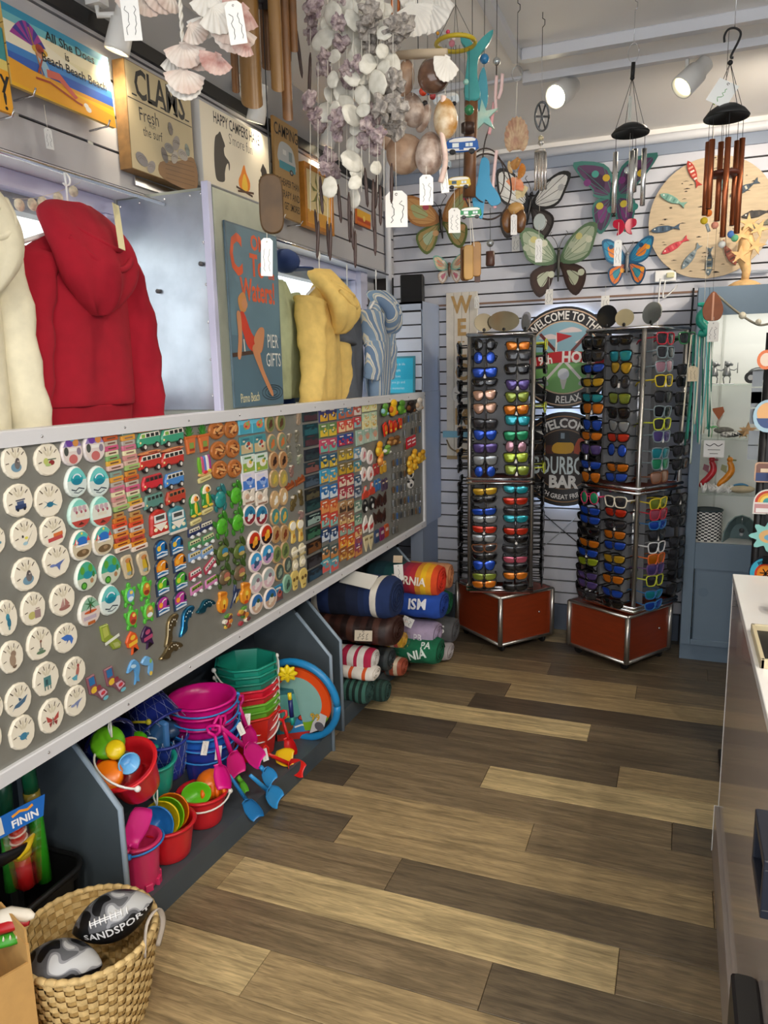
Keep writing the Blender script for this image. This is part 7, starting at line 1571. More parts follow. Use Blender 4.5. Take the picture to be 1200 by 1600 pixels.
ink(d, spl([(-R_*.9, -R_*.05), (-R_*.4, R_*.08), (0, R_*.13), (R_*.4, R_*.10), (R_*.9, R_*.0), (R_*.88, -R_*.18), (R_*.4, -R_*.1), (0, -R_*.09), (-R_*.4, -R_*.13), (-R_*.88, -R_*.24)], 3, True), .0022, 'c02028')
d.text('19th', R_*.24, -R_*.42, -R_*.04, .0026, W_, .03, .9, .12); d.text('HOLE', R_*.30, R_*.28, R_*.01, .0026, W_, .04, .85, -.03)
ink(d, ell(0, -R_*.32, R_*.115, R_*.115, 20), .0024, 'e4e8f0'); ink(d, [(-R_*.07, -R_*.42), (R_*.07, -R_*.42), (R_*.02, -R_*.62), (-R_*.02, -R_*.62)], .0022, 'dcd8d0')
d.arctext('WELCOME TO THE', R_*.23, 0, 0, R_*.83, .001, W_, .02, True, None, .78); d.arctext('RELAX', R_*.20, 0, 0, R_*.83, .001, W_, .02, False, -PI/2 + .12, .85)
d.build('print', t)
t, R_ = round_sign(880, 718, 74, 'bar_sign', 'round bar sign lettered Welcome Bourbon Bar')
d = MB(); ringband(d, R_*.90, R_*.92, .0006, 'a87a4a'); ringband(d, R_*.62, R_*.64, .0006, '8a6a4a'); ink(d, ell(0, 0, R_*.62, R_*.62, 40), .0006, '2a1a12')
ringband(d, R_*.64, R_*.90, .0005, '3a241a', 40, .3, 1.6)
ink(d, [(-R_*.4, R_*.12), (R_*.45, R_*.12), (R_*.4, R_*.30), (-R_*.36, R_*.30)], .0009, '5a2a18'); ink(d, spl([(-R_*.2, R_*.14), (R_*.16, R_*.14), (R_*.2, R_*.34), (-R_*.05, R_*.38), (-R_*.22, R_*.3)], 3, True), .0011, 'e0a81c'); ink(d, spl([(R_*.22, R_*.14), (R_*.5, R_*.16), (R_*.46, R_*.4), (R_*.3, R_*.44)], 3, True), .0011, 'c04a20'); ink(d, [(-R_*.12, R_*.36), (R_*.14, R_*.36), (R_*.1, R_*.58), (-R_*.1, R_*.58)], .0012, '14181c'); ink(d, crect(-R_*.02, R_*.5, R_*.08, R_*.12), .0014, '8a9aa8')
d.arctext('WELCOME', R_*.26, 0, 0, R_*.77, .001, W_, .035, True, None, .95); d.text('BOURBON', R_*.52, 0, -R_*.12, .0026, mat('dfeaea', .4), .02, .50); d.text('BAR', R_*.36, R_*.0, -R_*.47, .0026, W_, .045, .9)
d.arctext('WITH GREAT FRIENDS', R_*.14, 0, 0, R_*.80, .001, W_, .02, False, None, .85); d.build('print', t)

# butterflies
def butterfly(px, py, wpx, hpx, label, up, lo, body='2a2420', y=YW - .03, roll=0.0, name='butterfly_ornament', spots=(), veins=None, wings=None, antenna=True, cols_edge=None):
  w, h, c = bdims(px, py, wpx, hpx, y); t = thing(name, label, 'ornament', FB((c.x, y, c.z), roll))
  U = wings[0] if wings else [(.02, .02), (.12, .30), (.34, .5), (.5, .48), (.47, .25), (.40, .05), (.22, -.04)]
  Lw = wings[1] if wings else [(.02, .0), (.24, -.05), (.36, -.16), (.34, -.36), (.24, -.5), (.12, -.38), (.05, -.15)]
  for s in (-1, 1):
    for P, cc, nm, tilt in ((U, up, 'upper_wing', .25), (Lw, lo, 'lower_wing', .18)):
      Q = spl([(x*w*s, yy*h) for x, yy in P], 3, True); mb = MB(); mb.X = RY(-s*tilt)
      mb.prism(Q, 0, .003, mat(cc[0], .6)); n = len(Q); cx = sum(q[0] for q in Q)/n; cy = sum(q[1] for q in Q)/n
      mb.flat([(cx + (x-cx)*.82, cy + (yy-cy)*.82) for x, yy in Q], .0034, mat(cc[1], .6)); mb.flat([(cx + (x-cx)*.45, cy + (yy-cy)*.45) for x, yy in Q], .0037, mat(cc[2], .3))
      for k in range(4):
        i = int(n*(.25 + .14*k)); mb.stroke([(.02*w*s, 0), (cx + (Q[i][0]-cx)*.9, cy + (Q[i][1]-cy)*.9)], .003, .004, mat(veins or cc[0], .4))
      for k in range(len(cc) - 3): a = k*1.3 + .5; mb.flat(tr(ell(0, 0, w*.045, h*.05, 10), cx + .12*w*math.cos(a), cy + .12*h*math.sin(a)), .0041 + .0001*k, mat(cc[3+k], .3))
      mb.build(nm, t)
  mb = MB(); mb.tube([(0, -.28*h, .012), (0, -.1*h, .016), (0, .06*h, .016), (0, .16*h, .012)], [.004, .009, .010, .007], mat(body, .4), 8); mb.ball((0, .18*h, .013), .011, mat(body, .4), 10, 6); mb.build('body', t)
  if antenna:
    mb = MB()
    for s in (-1, 1): mb.tube(spl([(0, .19*h, .014), (s*.05*w, .32*h, .014), (s*.11*w, .40*h, .014), (s*.09*w, .44*h, .014)], 4), .0018, mat(body, .4), 5)
    mb.build('antennae', t)
  return t
butterfly(873, 410, 122, 104, 'large capiz butterfly with pale green upper wings and brown lower wings', ('5f7a5a', 'a8b49a', 'c8ceb4', 'd8d8c0', 'd0c884', 'b8c0a8'), ('33211a', '3f2a20', 'b4baa0', 'c4c8b0'), '3f4038')
butterfly(828, 323, 118, 100, 'white and black striped metal butterfly', ('2a2a2a', 'dcdcd8', 'e8e8e4', 'b8b8b8'), ('26201f', '4a4442', 'd8d8d4'), '18181a', roll=-.15)
butterfly(960, 308, 132, 108, 'dark purple and teal stained glass butterfly', ('2f6a62', '4a2a4e', '38203c', 'b89a2a', '3f8a80', '6a2f68'), ('2f6a62', '45264a', '6a2f68', '2f7a70', 'b8a83a'), '3a302a', wings=([(.02, .05), (.02, .25), (.14, .46), (.5, .5), (.42, .3), (.26, .1), (.25, .02), (.08, -.02)], [(.02, .0), (.2, -.02), (.26, -.15), (.22, -.4), (.14, -.5), (.03, -.3)]), antenna=False)
butterfly(980, 410, 82, 70, 'small blue and orange butterfly', ('1f5a80', '2f8ab0', 'e0822a', 'e8a83a', '1a4a70'), ('1f4a6a', 'd8742a', '2f8a98', 'e8a02a'), '8a8a8a')
butterfly(690, 347, 112, 90, 'earthy orange and olive winged butterfly ornament', ('a8703a', 'c8965a', 'a8b07a', 'b8485a'), ('5a6a34', 'a89058', 'a8b898', 'c89a6a'), '1a1512', roll=.1)
butterfly(703, 421, 50, 42, 'small pastel pearly butterfly', ('7fb8a8', 'e4c8a0', 'd88a68', 'e8d8d0'), ('c0a890', 'e8dcd4', 'c86a80', 'd8d0c8'), '6a4a3a', antenna=False)
for i, (px, py, nm) in enumerate(((946, 478, 'under the small blue and orange butterfly'), (858, 468, 'under the large capiz butterfly'), (806, 385, 'below the brown bivalve shell'), (765, 700, 'x'))[:3]): hang_tag(at_y(px, py - 16, YW - .045), 'white price tag ' + nm, .045, .085, (0, -1, 0), notch=False, string=[(0, 0, 0), (.0, .06, .0)])

# round fish board
w, h, c = bdims(1110, 341, 184, 180, YW - .02); R_ = 91/ppm(c)
t = thing('fish_board', 'round pale birch plank board ringed with painted wooden fish', 'wall decor', FB((c.x, YW - .018, c.z)))
for k in range(7):
  y0 = -R_ + 2*R_*k/7; y1 = -R_ + 2*R_*(k+1)/7; P = []
  for i in range(9): yy = y0 + (y1-y0)*i/8 ; P.append((math.sqrt(max(0, R_*R_ - yy*yy)), yy))
  Q = [(-x, y) for x, y in P][::-1]; mb = MB(); mb.prism(P + Q, 0, .012 + .001*(k % 2), mat('c9b494', .6, noise=.08, scale=12, stretch=(1, 6, 1)), side=mat('3a2a1c', .7))
  r_ = random.Random(k)
  for j in range(9):
    yy = r_.uniform(y0 + .01, y1 - .01); xm = math.sqrt(max(0, R_*R_ - yy*yy)) - .05
    if xm <= 0: continue
    x = r_.uniform(-xm, xm); l = r_.uniform(.01, .035); mb.stroke([(x - l/2, yy), (x, yy + .002), (x + l/2, yy)], [.001, r_.uniform(.003, .007), .001], .0135, mat('2f2118', .6))
  mb.build('plank', t)
FC = [('b8382a', 'e0a48a', 'e8ded0'), ('7aa898', '5a8a7c', 'a8c8b8'), ('3f5468', '5a7288', '2a3a4a'), ('c83f48', 'a82a38', 'd86a68'), ('7a8a90', '4a5a62', 'a8b0b0'), ('5a6a70', 'c8b890', '3a4a50'), ('a85a4a', '6a4a3a', 'c88a6a'), ('8a7a5a', '6a5a3a', 'b0a078'), ('6a6a5a', '4a4a40', '8a8a78'), ('2f2a28', '4a4038', '1f1a18'), ('3a4a58', 'c8c4b0', '22303c'), ('5f8a84', '3f6a64', '8ab0a8')]
FA = [(-.31, .74, -1.15), (-.62, .35, -.5), (-.72, -.12, .05), (-.55, -.42, .5), (-.28, -.62, .95), (.02, -.72, 1.55), (.32, -.6, 2.1), (.55, -.42, 2.6), (.68, -.22, .3), (.72, .0, .12), (.5, .42, .45), (.2, .62, 1.5)]
for (x, y, a), cc in zip(FA, FC):
  mb = MB(); L = R_*.24; P = spl([(-L, 0), (-L*.5, L*.24), (L*.2, L*.2), (L*.6, L*.06), (L, L*.26), (L*.9, 0), (L, -L*.2), (L*.6, -L*.05), (L*.1, -L*.22), (-L*.6, -L*.2)], 2, True); mb.prism(P, 0, .008, mat(cc[0], .5), bev=.0015)
  for k in range(4): mb.flat(crect(-L*.45 + k*L*.28, 0, L*.13, L*.32*(1 - .12*k)), .0083, mat(cc[1 + k % 2], .5))
  mb.flat(ell(-L*.72, L*.04, L*.06, L*.05, 8), .0084, mat('f0ece0', .5)); mb.build('fish', t, T(x*R_, y*R_, .0135) @ RZ(a))
# outlet box, conduit and cords under it
a = at_y(1040, 432, YW); t = thing('outlet_box', 'white surface outlet box with plug on the back wall', 'outlet', FB(a)); MB().box(-.055, -.03, 0, .055, .03, .03, M_white, .004).build('box', t); MB().box(.005, -.012, .03, .045, .014, .05, mat('d8d4a8', .5), .005).build('plug', t)
MB().tube([tuple(at_y(1058, 430, YW - .015)), tuple(at_y(1200, 424, YW - .015))], .009, mat('a8aeb8', .4), 8).build('conduit', None, None, 'grey conduit pipe running along the back wall from the outlet', 'pipe')
MB().tube(spl([tuple(at_y(1032, 435, YW - .03)), tuple(at_y(1029, 470, YW - .03)), tuple(at_y(1027, 505, YW - .03)), tuple(at_y(1026, 530, YW - .02))], 5), .004, M_white, 6).build('power_cord', None, None, 'straight white cord hanging from the outlet box', 'cord')
MB().tube(spl([tuple(at_y(1040, 437, YW - .03)), tuple(at_y(1036, 465, YW - .03)), tuple(at_y(1050, 455, YW - .03)), tuple(at_y(1058, 446, YW - .02))], 5), .004, M_white, 6).build('power_cord', None, None, 'white cord looping sideways under the outlet box', 'cord')
MB().tube(spl([tuple(at_y(1084, 450, YW - .01)), tuple(at_y(1078, 520, YW - .015)), tuple(at_y(1068, 620, YW - .012)), tuple(at_y(1060, 720, YW - .012)), tuple(at_y(1045, 780, YW - .012))], 5), .005, M_black, 6).build('black_cable', None, None, 'black cable running down the slat wall beside the cabinet', 'cable')
MB().tube(spl([tuple(at_y(846, 800, YW - .012)), tuple(at_y(875, 825, YW - .03)), tuple(at_y(905, 850, YW - .012))], 5), .003, M_black, 5).build('sign_cable', None, None, 'thin black sign cable drooping between the racks', 'cable')
MB().tube(spl([tuple(at_y(842, 858, YW - .012)), tuple(at_y(868, 838, YW - .03)), tuple(at_y(898, 810, YW - .012))], 5), .003, mat('b8bcc0', .5), 5).build('sign_cable', None, None, 'thin grey sign cable crossing the black one', 'cable')

# ================================================================== blue-grey display cabinet
CY = 4.30; CX0 = .058; CX1 = .95
t = thing('display_cabinet', 'blue-grey painted display cabinet with lit glass shelves', 'cabinet', T(CX0, CY, 0)); W_ = CX1 - CX0; D_ = YB - .03 - CY
def cbx(nm, a, m=M_cab, b=.003, parent=t): return MB().box(*a, m, b).build(nm, parent)
cbx('plinth', (0, .02, 0, W_, D_, .10)); cbx('side', (0, 0, .10, .018, D_, 2.0)); cbx('side', (W_ - .018, 0, .10, W_, D_, 2.0)); cbx('top', (0, 0, 1.985, W_, D_, 2.0))
MB().box(.018, D_ - .01, .10, W_ - .018, D_, 1.985, mat('e6e6e0', .5)).build('back', t)
MB().box(.018, .03, .10, .024, D_ - .01, 1.985, mat('e6e6e0', .5)).build('lining', t)
cbx('stile', (0, -.018, .10, .052, 0, 2.0)); cbx('header_rail', (.052, -.018, 1.86, W_, 0, 2.0)); cbx('middle_rail', (.052, -.018, .53, W_, 0, .675)); cbx('bottom_rail', (.052, -.018, .10, W_, 0, .13))
MB().box(.018, 0, .655, W_ - .018, D_ - .012, .672, M_white).build('bottom_shelf', t)
d_ = MB(); d_.box(.06, -.008, .13, .44, .0, .535, M_cab, .004); d_o = d_.build('door', t)
MB().lathe([(.026, 0), (.026, -.001), (.021, -.004), (0, -.005)], mat('64788a', .5), 20).build('finger_pull', d_o, T(.105, -.0085, .40) @ RX(PI/2))
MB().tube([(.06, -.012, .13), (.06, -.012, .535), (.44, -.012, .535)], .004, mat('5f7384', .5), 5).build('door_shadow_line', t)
M_gshelf = mat('cfe6dc', .08, trans=.85, alpha=.45)
GS = [1.505, 1.225, .93]
for z in GS: MB().box(.02, .015, z, W_ - .02, D_ - .015, z + .007, M_gshelf).build('glass_shelf', t)
MB().box(.14, D_ - .016, .7, .15, D_ - .01, 1.9, mat('c8c8c0', .4)).build('shelf_standard', t)
MB().box(.05, .05, 1.955, W_ - .05, .09, 1.975, M_white).build('light_fixture', t)
ld = bpy.data.lights.new('cabinet_light', 'AREA'); ld.shape = 'RECTANGLE'; ld.size = .75; ld.size_y = .05; ld.energy = 2.2; ld.color = (1, .95, .84); o = bpy.data.objects.new('cabinet_light', ld); COL.objects.link(o); o.parent = t; o.matrix_basis = T(W_/2, .07, 1.95)
def cab(px, py, y, z): p = at_y(px, py, y); return Vector((p.x, y, z + .0075))
# metal figures on the top shelf
def metal_figure(px, label, hp=.11, hold=True):
  p = cab(px, 577, 4.40, GS[0]); g = mat('8a8c8c', .35, .7); t2 = thing('metal_figure', label, 'figurine', T(p))
  MB().box(-.04, -.02, 0, .04, .02, .003, g, .003).build('base_plate', t2); MB().tube([(-.012, 0, .003), (-.016, 0, .03), (-.006, 0, .045)], .003, g, 6).tube([(.016, 0, .003), (.018, 0, .03), (.008, 0, .045)], .003, g, 6).build('legs', t2)
  MB().lathe([(.02, .04), (.022, .05), (.012, .085), (.006, .09)], g, 12).build('torso', t2); MB().ball((.004, 0, .103), .014, g, 10, 8, rx=.017).ball((.022, 0, .10), .007, g, 8, 6).ball((-.008, 0, .114), .006, g, 8, 6).build('head', t2)
  MB().tube([(.01, 0, .075), (.035, 0, .07), (.05, 0, .08)], .0025, g, 6).tube([(.05, 0, .055), (.05, 0, .11)], .0025, g, 6).tube([(-.01, 0, .075), (-.03, 0, .068)], .0025, g, 6).build('arms', t2)
metal_figure(1136, 'grey metal animal figure holding a staff on the top glass shelf'); metal_figure(1116, 'thin grey metal figure partly behind the seahorse windsock')
p = cab(1178, 578, 4.40, GS[0]); t2 = thing('metal_beetle_car', 'grey metal model car standing nose-down on the top glass shelf', 'figurine', T(p)); g = mat('55585a', .35, .6)
MB().ball((.03, 0, .05), .05, g, 14, 8, rx=.06, ry=.03, rz=.035).build('body', t2); MB().lathe([(.03, -.008), (.03, .008)], mat('2a2a2a', .5), 16, (-.015, -.03, .032), 'y').lathe([(.014, -.01), (.014, .01)], mat('c8c8c8', .4), 12, (-.015, -.03, .032), 'y').build('wheel', t2)
# middle shelf
p = cab(1128, 655, 4.42, GS[1]); t2 = thing('pelican_figure', 'wire-legged pelican figure with rust-brown bill', 'figurine', T(p)); g = mat('b8b0a4', .5)
MB().tube(spl([(.0, 0, .035), (-.02, 0, .07), (-.008, 0, .10), (0, 0, .12)], 5), .006, g, 6).build('neck', t2); MB().prism([(-.045, .0), (.012, .01), (.02, -.015), (-.005, -.06)], -.006, .006, mat('a8582a', .5)).build('bill', t2, T(-.01, 0, .15) @ RX(PI/2)); MB().ball((.012, 0, .035), .03, mat('6a6660', .6, noise=.3, scale=60), 12, 8, rx=.05, ry=.02, rz=.018).build('wings', t2); MB().tube([(.0, 0, .0), (.005, 0, .03)], .003, g, 6).tube([(.02, 0, .0), (.018, 0, .03)], .003, g, 6).build('legs', t2)
p = cab(1113, 652, 4.40, GS[1]); t2 = thing('palm_globe', 'small clear globe with pale green palm tree', 'ornament', T(p)); MB().tube([(0, 0, 0), (.004, 0, .03), (0, 0, .05)], .003, mat('8fb890', .5), 6).build('trunk', t2)
mb = MB()
for k in range(6): mb.tube([(0, 0, .05), (.02*math.cos(k), .01*math.sin(k*1.7), .058), (.034*math.cos(k), .015*math.sin(k*1.7), .045)], [.004, .004, .001], mat('6fc07a', .5), 5)
mb.build('fronds', t2)
for i, (px, nm) in enumerate(((1146, 'spotted'), (1138, 'striped'))):
  p = cab(px, 652, 4.37 - .02*i, GS[1]); t2 = thing('zebra_bird', nm + ' black and white bird figure lying on the glass shelf', 'figurine', T(p)); MB().ball((0, 0, .018), .02, mat('e8e4dc', .5, col2='141414', scale=70), 12, 8, rx=.035, ry=.016, rz=.016).build('body', t2); MB().tube([(.03, 0, .02), (.055, 0, .012)], [.006, .001], M_black, 6).build('beak', t2)
for i, (px, zz, nm) in enumerate(((1170, 0, 'standing'), (1163, 0, 'low'))):
  p = cab(px, 652, 4.36 + .04*i, GS[1]); t2 = thing('starfish_ornament', nm + ' tan starfish ornament on the middle glass shelf', 'ornament', T(p + Vector((0, 0, .04 - .015*i)))); r = .045 - .012*i
  MB().prism([((r if k % 2 == 0 else r*.4)*math.cos(PI/2 + k*PI/5), (r if k % 2 == 0 else r*.4)*math.sin(PI/2 + k*PI/5)) for k in range(10)], -.006, .006, mat('c8a070', .7, noise=.2, scale=60), bev=.003).build('star', t2, RX(PI/2))
p = at_y(1117, 675, CY + .013); t2 = thing('shelf_card', 'small white lettered card hanging at the shelf edge', 'sign', FB((p.x, CY + .012, GS[1] - .002)))
MB().box(-.05, -.09, 0, .05, .0, .002, M_white).build('card', t2); d = MB(); d.stroke(spl([(-.04, -.02), (-.02, -.03), (0, -.018), (.02, -.03), (.04, -.018)], 4), .004, .0025, M_black); d.stroke([(-.03, -.05), (.03, -.05)], .003, .0025, M_black); d.stroke([(-.02, -.07), (.02, -.07)], .003, .0025, M_black); d.build('handwriting', t2)
# seahorses
def seahorse(px, col, col2, nm):
  p = cab(px, 742, 4.40, GS[2]); t2 = thing('seahorse_figure', nm + ' glazed seahorse figure on pale coral', 'figurine', T(p)); m = mat(col, .3, noise=.2, scale=50)
  MB().tube(spl([(-.03, 0, .02), (-.045, 0, .03), (-.035, 0, .05), (-.01, 0, .075), (.012, 0, .11), (.012, 0, .14), (0, 0, .165)], 5), [.004 + .014*math.sin(PI*min(1, i/34)*.9) for i in range(31)], m, 10).build('body', t2)
  MB().ball((.004, 0, .175), .016, m, 10, 8).tube([(.012, 0, .175), (.035, 0, .172)], [.007, .004], mat(col2, .3), 8).lathe([(.006, .188), (.002, .2)], mat(col2, .3), 8, (-.002, 0, 0)).build('head', t2); MB().prism([(-.01, .1), (-.04, .12), (-.035, .15), (-.008, .14)], -.003, .003, mat(col2, .3)).build('fin', t2, RX(PI/2))
seahorse(1110, 'b0242c', '7a2a38', 'crimson'); seahorse(1138, 'd8861c', '8a8a5a', 'golden orange')
for i, px in enumerate((1100, 1112, 1122, 1131, 1140)):
  p = cab(px, 752, 4.36 + .03*(i % 2), GS[2]); mb = MB(); r_ = random.Random(i)
  for k in range(7): mb.tube([(0, 0, 0), (r_.uniform(-.02, .02), r_.uniform(-.01, .01), r_.uniform(.015, .03)), (r_.uniform(-.03, .03), r_.uniform(-.015, .015), r_.uniform(.03, .05))], [.007, .006, .003], mat('ecebe6', .6), 6)
  mb.build('white_coral', None, T(p), 'branching white coral piece at the feet of the seahorses', 'coral', 'white coral pieces')
p = cab(1158, 752, 4.38, GS[2]); t2 = thing('painted_stone', 'beige oval stone with a small blue lizard', 'ornament', T(p)); MB().ball((0, 0, .022), .05, mat('c0b090', .7, noise=.1, scale=30), 16, 8, rx=.07, ry=.045, rz=.022).build('stone', t2); MB().tube(spl([(-.05, -.01, .036), (-.02, -.012, .046), (.01, -.005, .047), (.035, -.015, .042)], 4), [.003 + .004*math.sin(PI*i/12) for i in range(13)], mat('3f7fa8', .4), 6).build('lizard', t2)
# bottom shelf
p = cab(1104, 845, 4.40, .6655); t2 = thing('woven_cup', 'black and white woven cylinder basket', 'basket', T(p)); mb = MB(); hh, rr = .165, .072; NA2, NZ = 28, 18
for i in range(NZ):
  for j in range(NA2):
    a0, a1 = 2*PI*j/NA2, 2*PI*(j+1)/NA2; o = .002 if (i + j) % 2 else 0; z0_, z1_ = hh*i/NZ, hh*(i+1)/NZ
    mb.add([((rr+o)*math.cos(a), (rr+o)*math.sin(a), z) for a, z in ((a0, z0_), (a1, z0_), (a1, z1_), (a0, z1_))], [(0, 1, 2, 3)], mat('e4e2dc', .6) if (i + j) % 2 else mat('1d2226', .6))
mb.lathe([(0, .002), (rr, .002)], M_black, NA2); mb.lathe([(rr - .002, hh), (rr - .006, .01)], mat('3a4448', .7), NA2); tag(mb.build('weave', t2), kind='stuff')
MB().tube([((rr)*math.cos(a), rr*math.sin(a), hh) for a in [2*PI*k/28 for k in range(29)]], .005, mat('2f3f44', .6), 6).build('rim', t2)
p = cab(1156, 848, 4.40, .6655); t2 = thing('tent_ornament', 'grey-green dome tent ornament with a charm on chain', 'ornament', T(p)); mb = MB(); V = []; F = []
for i in range(9):
  th = PI*i/8
  for k, y in enumerate((-.06, .07)): q = 1 - .45*k; V.append((-.095*math.cos(th)*q, y, .155*math.sin(th)*q))
for i in range(8): F.append((2*i, 2*i+2, 2*i+3, 2*i+1))
F.append(tuple(2*i+1 for i in range(9))); mb.add(V, F, mat('6a8080', .4)); o = mb.build('shell', t2); mo = o.modifiers.new('thick', 'SOLIDIFY'); mo.thickness = .006
MB().tube([(.0, -.06, .15), (.0, -.065, .10)], .0015, M_chrome, 5).ball((0, -.066, .07), .014, mat('3a3f42', .4), 10, 8).ball((0, -.066, .05), .010, mat('b8bcc0', .4), 8, 6).build('charm', t2)
# dried starfish figure on top of the cabinet
p = at_y(1163, 444, 4.42); t2 = thing('driftwood_figure', 'tan driftwood figure with starfish on top of the cabinet', 'ornament', T(p.x, 4.42, 2.0005)); m = mat('d8b078', .7, noise=.15, scale=30)
MB().lathe([(.085, 0), (.08, .012), (.05, .03), (.02, .04)], m, 18).build('base', t2); MB().tube([(0, 0, .03), (.006, 0, .08), (-.012, 0, .15), (.0, 0, .22), (-.01, 0, .30)], [.018, .022, .035, .04, .02], m, 10).build('trunk', t2)
for i, (x, z, a) in enumerate(((-.035, .26, .3), (.04, .2, -.3), (.0, .31, 0), (.05, .28, .8), (-.03, .16, 1.2))):
  r = .05; MB().prism([((r if k % 2 == 0 else r*.35)*math.cos(PI/2 + k*PI/5), (r if k % 2 == 0 else r*.35)*math.sin(PI/2 + k*PI/5)) for k in range(10)], -.004, .004, m, bev=.002).build('starfish', t2, T(x, -.035, z) @ RX(PI/2) @ RZ(a))
# seahorse windsock with ribbons
p = at_y(1099, 500, 4.13); t2 = thing('seahorse_windsock', 'teal seahorse windsock with long cream and teal ribbons', 'windsock', T(p)); tm = mat('1f9a86', .4, noise=.2, scale=40)
MB().tube(spl([(-.03, 0, .075), (.0, 0, .07), (.005, 0, .045), (-.012, 0, .02), (-.01, 0, -.01), (.015, 0, -.04), (.005, 0, -.065), (-.02, 0, -.06)], 5), [.008 + .016*math.sin(PI*min(1, i/40)) for i in range(36)], tm, 10).build('seahorse', t2)
r_ = random.Random(4)
for k in range(14):
  x = -.05 + .1*k/13; L = r_.uniform(.42, .66); mb = MB(); P = [(x, .0, -.07), (x*1.1 + r_.uniform(-.01, .01), r_.uniform(-.012, .012), -.07 - L*.5), (x*1.25 + r_.uniform(-.015, .015), r_.uniform(-.01, .01), -.07 - L)]
  mb.tube(spl(P, 5), .0055, mat(('e4ddc8', '2f9a88', '1a6a5a', 'd8e4d8', '6ab8b8')[k % 5], .7), 5, flat=.35); mb.build('ribbon', t2)
MB().tube([(0, 0, .07), (0, 0, .19), (.0, .0, ZC - p.z)], .0012, mat('ddd6c6', .7), 4).build('string', t2)
hang_tag(at_y(1083, 572, 4.11), 'tan price tag on the seahorse windsock', .045, .075, (0, -1, 0), 'd8c8a8', lines=2)

# ================================================================== sales counter
M_ctop = mat('f0efec', .25, coat=.3); M_cfront = mat('b3a79f', .16, noise=.03, scale=4, stretch=(1, 1, 8), coat=.3)
t = thing('sales_counter', 'white-topped sales counter with glossy taupe front', 'counter', T(0, 0, 0))
MB().box(.186, .35, .0, .85, 2.515, .94, mat('a89c94', .4)).build('body', t); MB().box(.18, .35, .17, .186, 2.519, .94, M_cfront).build('front_panel', t)
MB().box(.168, .35, .0, .186, 2.519, .165, mat('a1968e', .28, coat=.3), .002).build('kick_board', t); MB().box(.177, .33, .94, .88, 2.521, .962, M_ctop, .002).build('worktop', t)
MB().box(.1665, 2.519, .0, .19, 2.522, .165, M_white).build('end_cap', t); MB().box(.1785, 2.519, .165, .183, 2.5215, .94, mat('d8d4d0', .4)).build('edge_band', t)
p = at_z(1200, 1020, .962); t = thing('card_tray', 'tan-edged black tray on the white counter', 'tray', T(p.x + .05, p.y + .02, .9625)); MB().box(-.07, -.12, 0, .09, .12, .006, M_black).build('base', t)
for a in ((-.075, -.125, -.066, .125), (.086, -.125, .095, .125), (-.075, .116, .095, .125), (-.075, -.125, .095, -.116)): MB().box(a[0], a[1], 0, a[2], a[3], .02, mat('c8bc9a', .5), .002).build('rim', t)
p = at_z(1199, 960, .9625); MB().box(-.03, -.03, 0, .05, .03, .05, M_black, .006).build('card_reader', None, T(p.x + .04, p.y + .02, .9628), 'small black card reader on the white counter', 'card reader')
a = at_x(1180, 1262, .12); b = at_x(1178, 1372, .12)
t = thing('brochure_box', 'black open-fronted brochure box fixed to the counter front', 'holder', T(.155, a.y - .06, b.z)); hh = a.z - b.z
for q in ((-.035, -.06, 0, .012, .06, .012), (-.035, -.06, hh - .012, .012, .06, hh), (-.035, .048, .012, .012, .06, hh - .012), (-.035, -.06, .012, .012, -.048, hh - .012)): MB().box(*q, mat('1a1e2a', .4), .002).build('frame_side', t)
MB().box(.006, -.048, .012, .012, .048, hh - .012, M_black).build('back', t)
t = thing('bag_dispenser', 'black plastic bag dispenser fixed low on the counter front', 'dispenser', T(.1795, 1.0, .30)); MB().box(-.045, -.10, 0, 0, .35, .21, mat('15171b', .4), .008).build('housing', t); MB().box(-.062, .05, .06, -.045, .26, .15, mat('22262c', .4), .008).build('lid', t)
# black spinner of stickers behind the counter
q = at_z(1121, 1172, 0); RX0, RY0 = .425, 3.12
t = thing('sticker_rack', 'black upright sticker rack behind the counter', 'rack', T(RX0, RY0, 0))
MB().box(-.13, -.012, .02, .42, .012, 1.70, mat('111113', .5)).build('panel', t); MB().tube([(-.13, 0, .0), (-.13, 0, 1.72)], .016, M_black, 8).build('post', t); MB().tube([(.42, 0, .0), (.42, 0, 1.72)], .016, M_black, 8).build('post', t)
MB().box(-.21, -.10, 0, -.09, .10, .03, M_black, .006).build('foot', t); MB().box(.38, -.10, 0, .45, .10, .03, M_black, .006).build('foot', t)
for k in range(7): MB().box(-.11, -.05, .55 + .16*k, .40, -.046, .58 + .16*k, mat('2a2a2e', .2, trans=.5)).build('pocket_lip', t)
def sticker(px, py, shape, label):
  p = at_y(px, py, RY0 - .022); return thing('sticker', label, 'sticker', FB((p.x, RY0 - .0235, p.z)))
t = sticker(1197, 562, 0, 'round orange sticker near the top of the black rack'); MB().prism(ell(0, 0, .03, .035, 20), 0, .003, mat('e8783a', .4)).flat(ell(0, 0, .02, .024, 16), .0034, mat('f0d8c0', .4)).build('disc', t)
t = sticker(1200, 650, 0, 'round pale blue sunset sticker on the black rack'); MB().prism(ell(0, 0, .05, .06, 24), 0, .003, mat('a8c8d8', .4)).flat(ell(0, .01, .038, .04, 20), .0034, mat('e8b070', .4)).flat([(x, min(y, -.008)) for x, y in ell(0, .0, .038, .045, 20)], .0037, mat('2f4a80', .4)).flat(ell(.012, -.02, .012, .012, 10), .004, mat('b03028', .4)).build('disc', t)
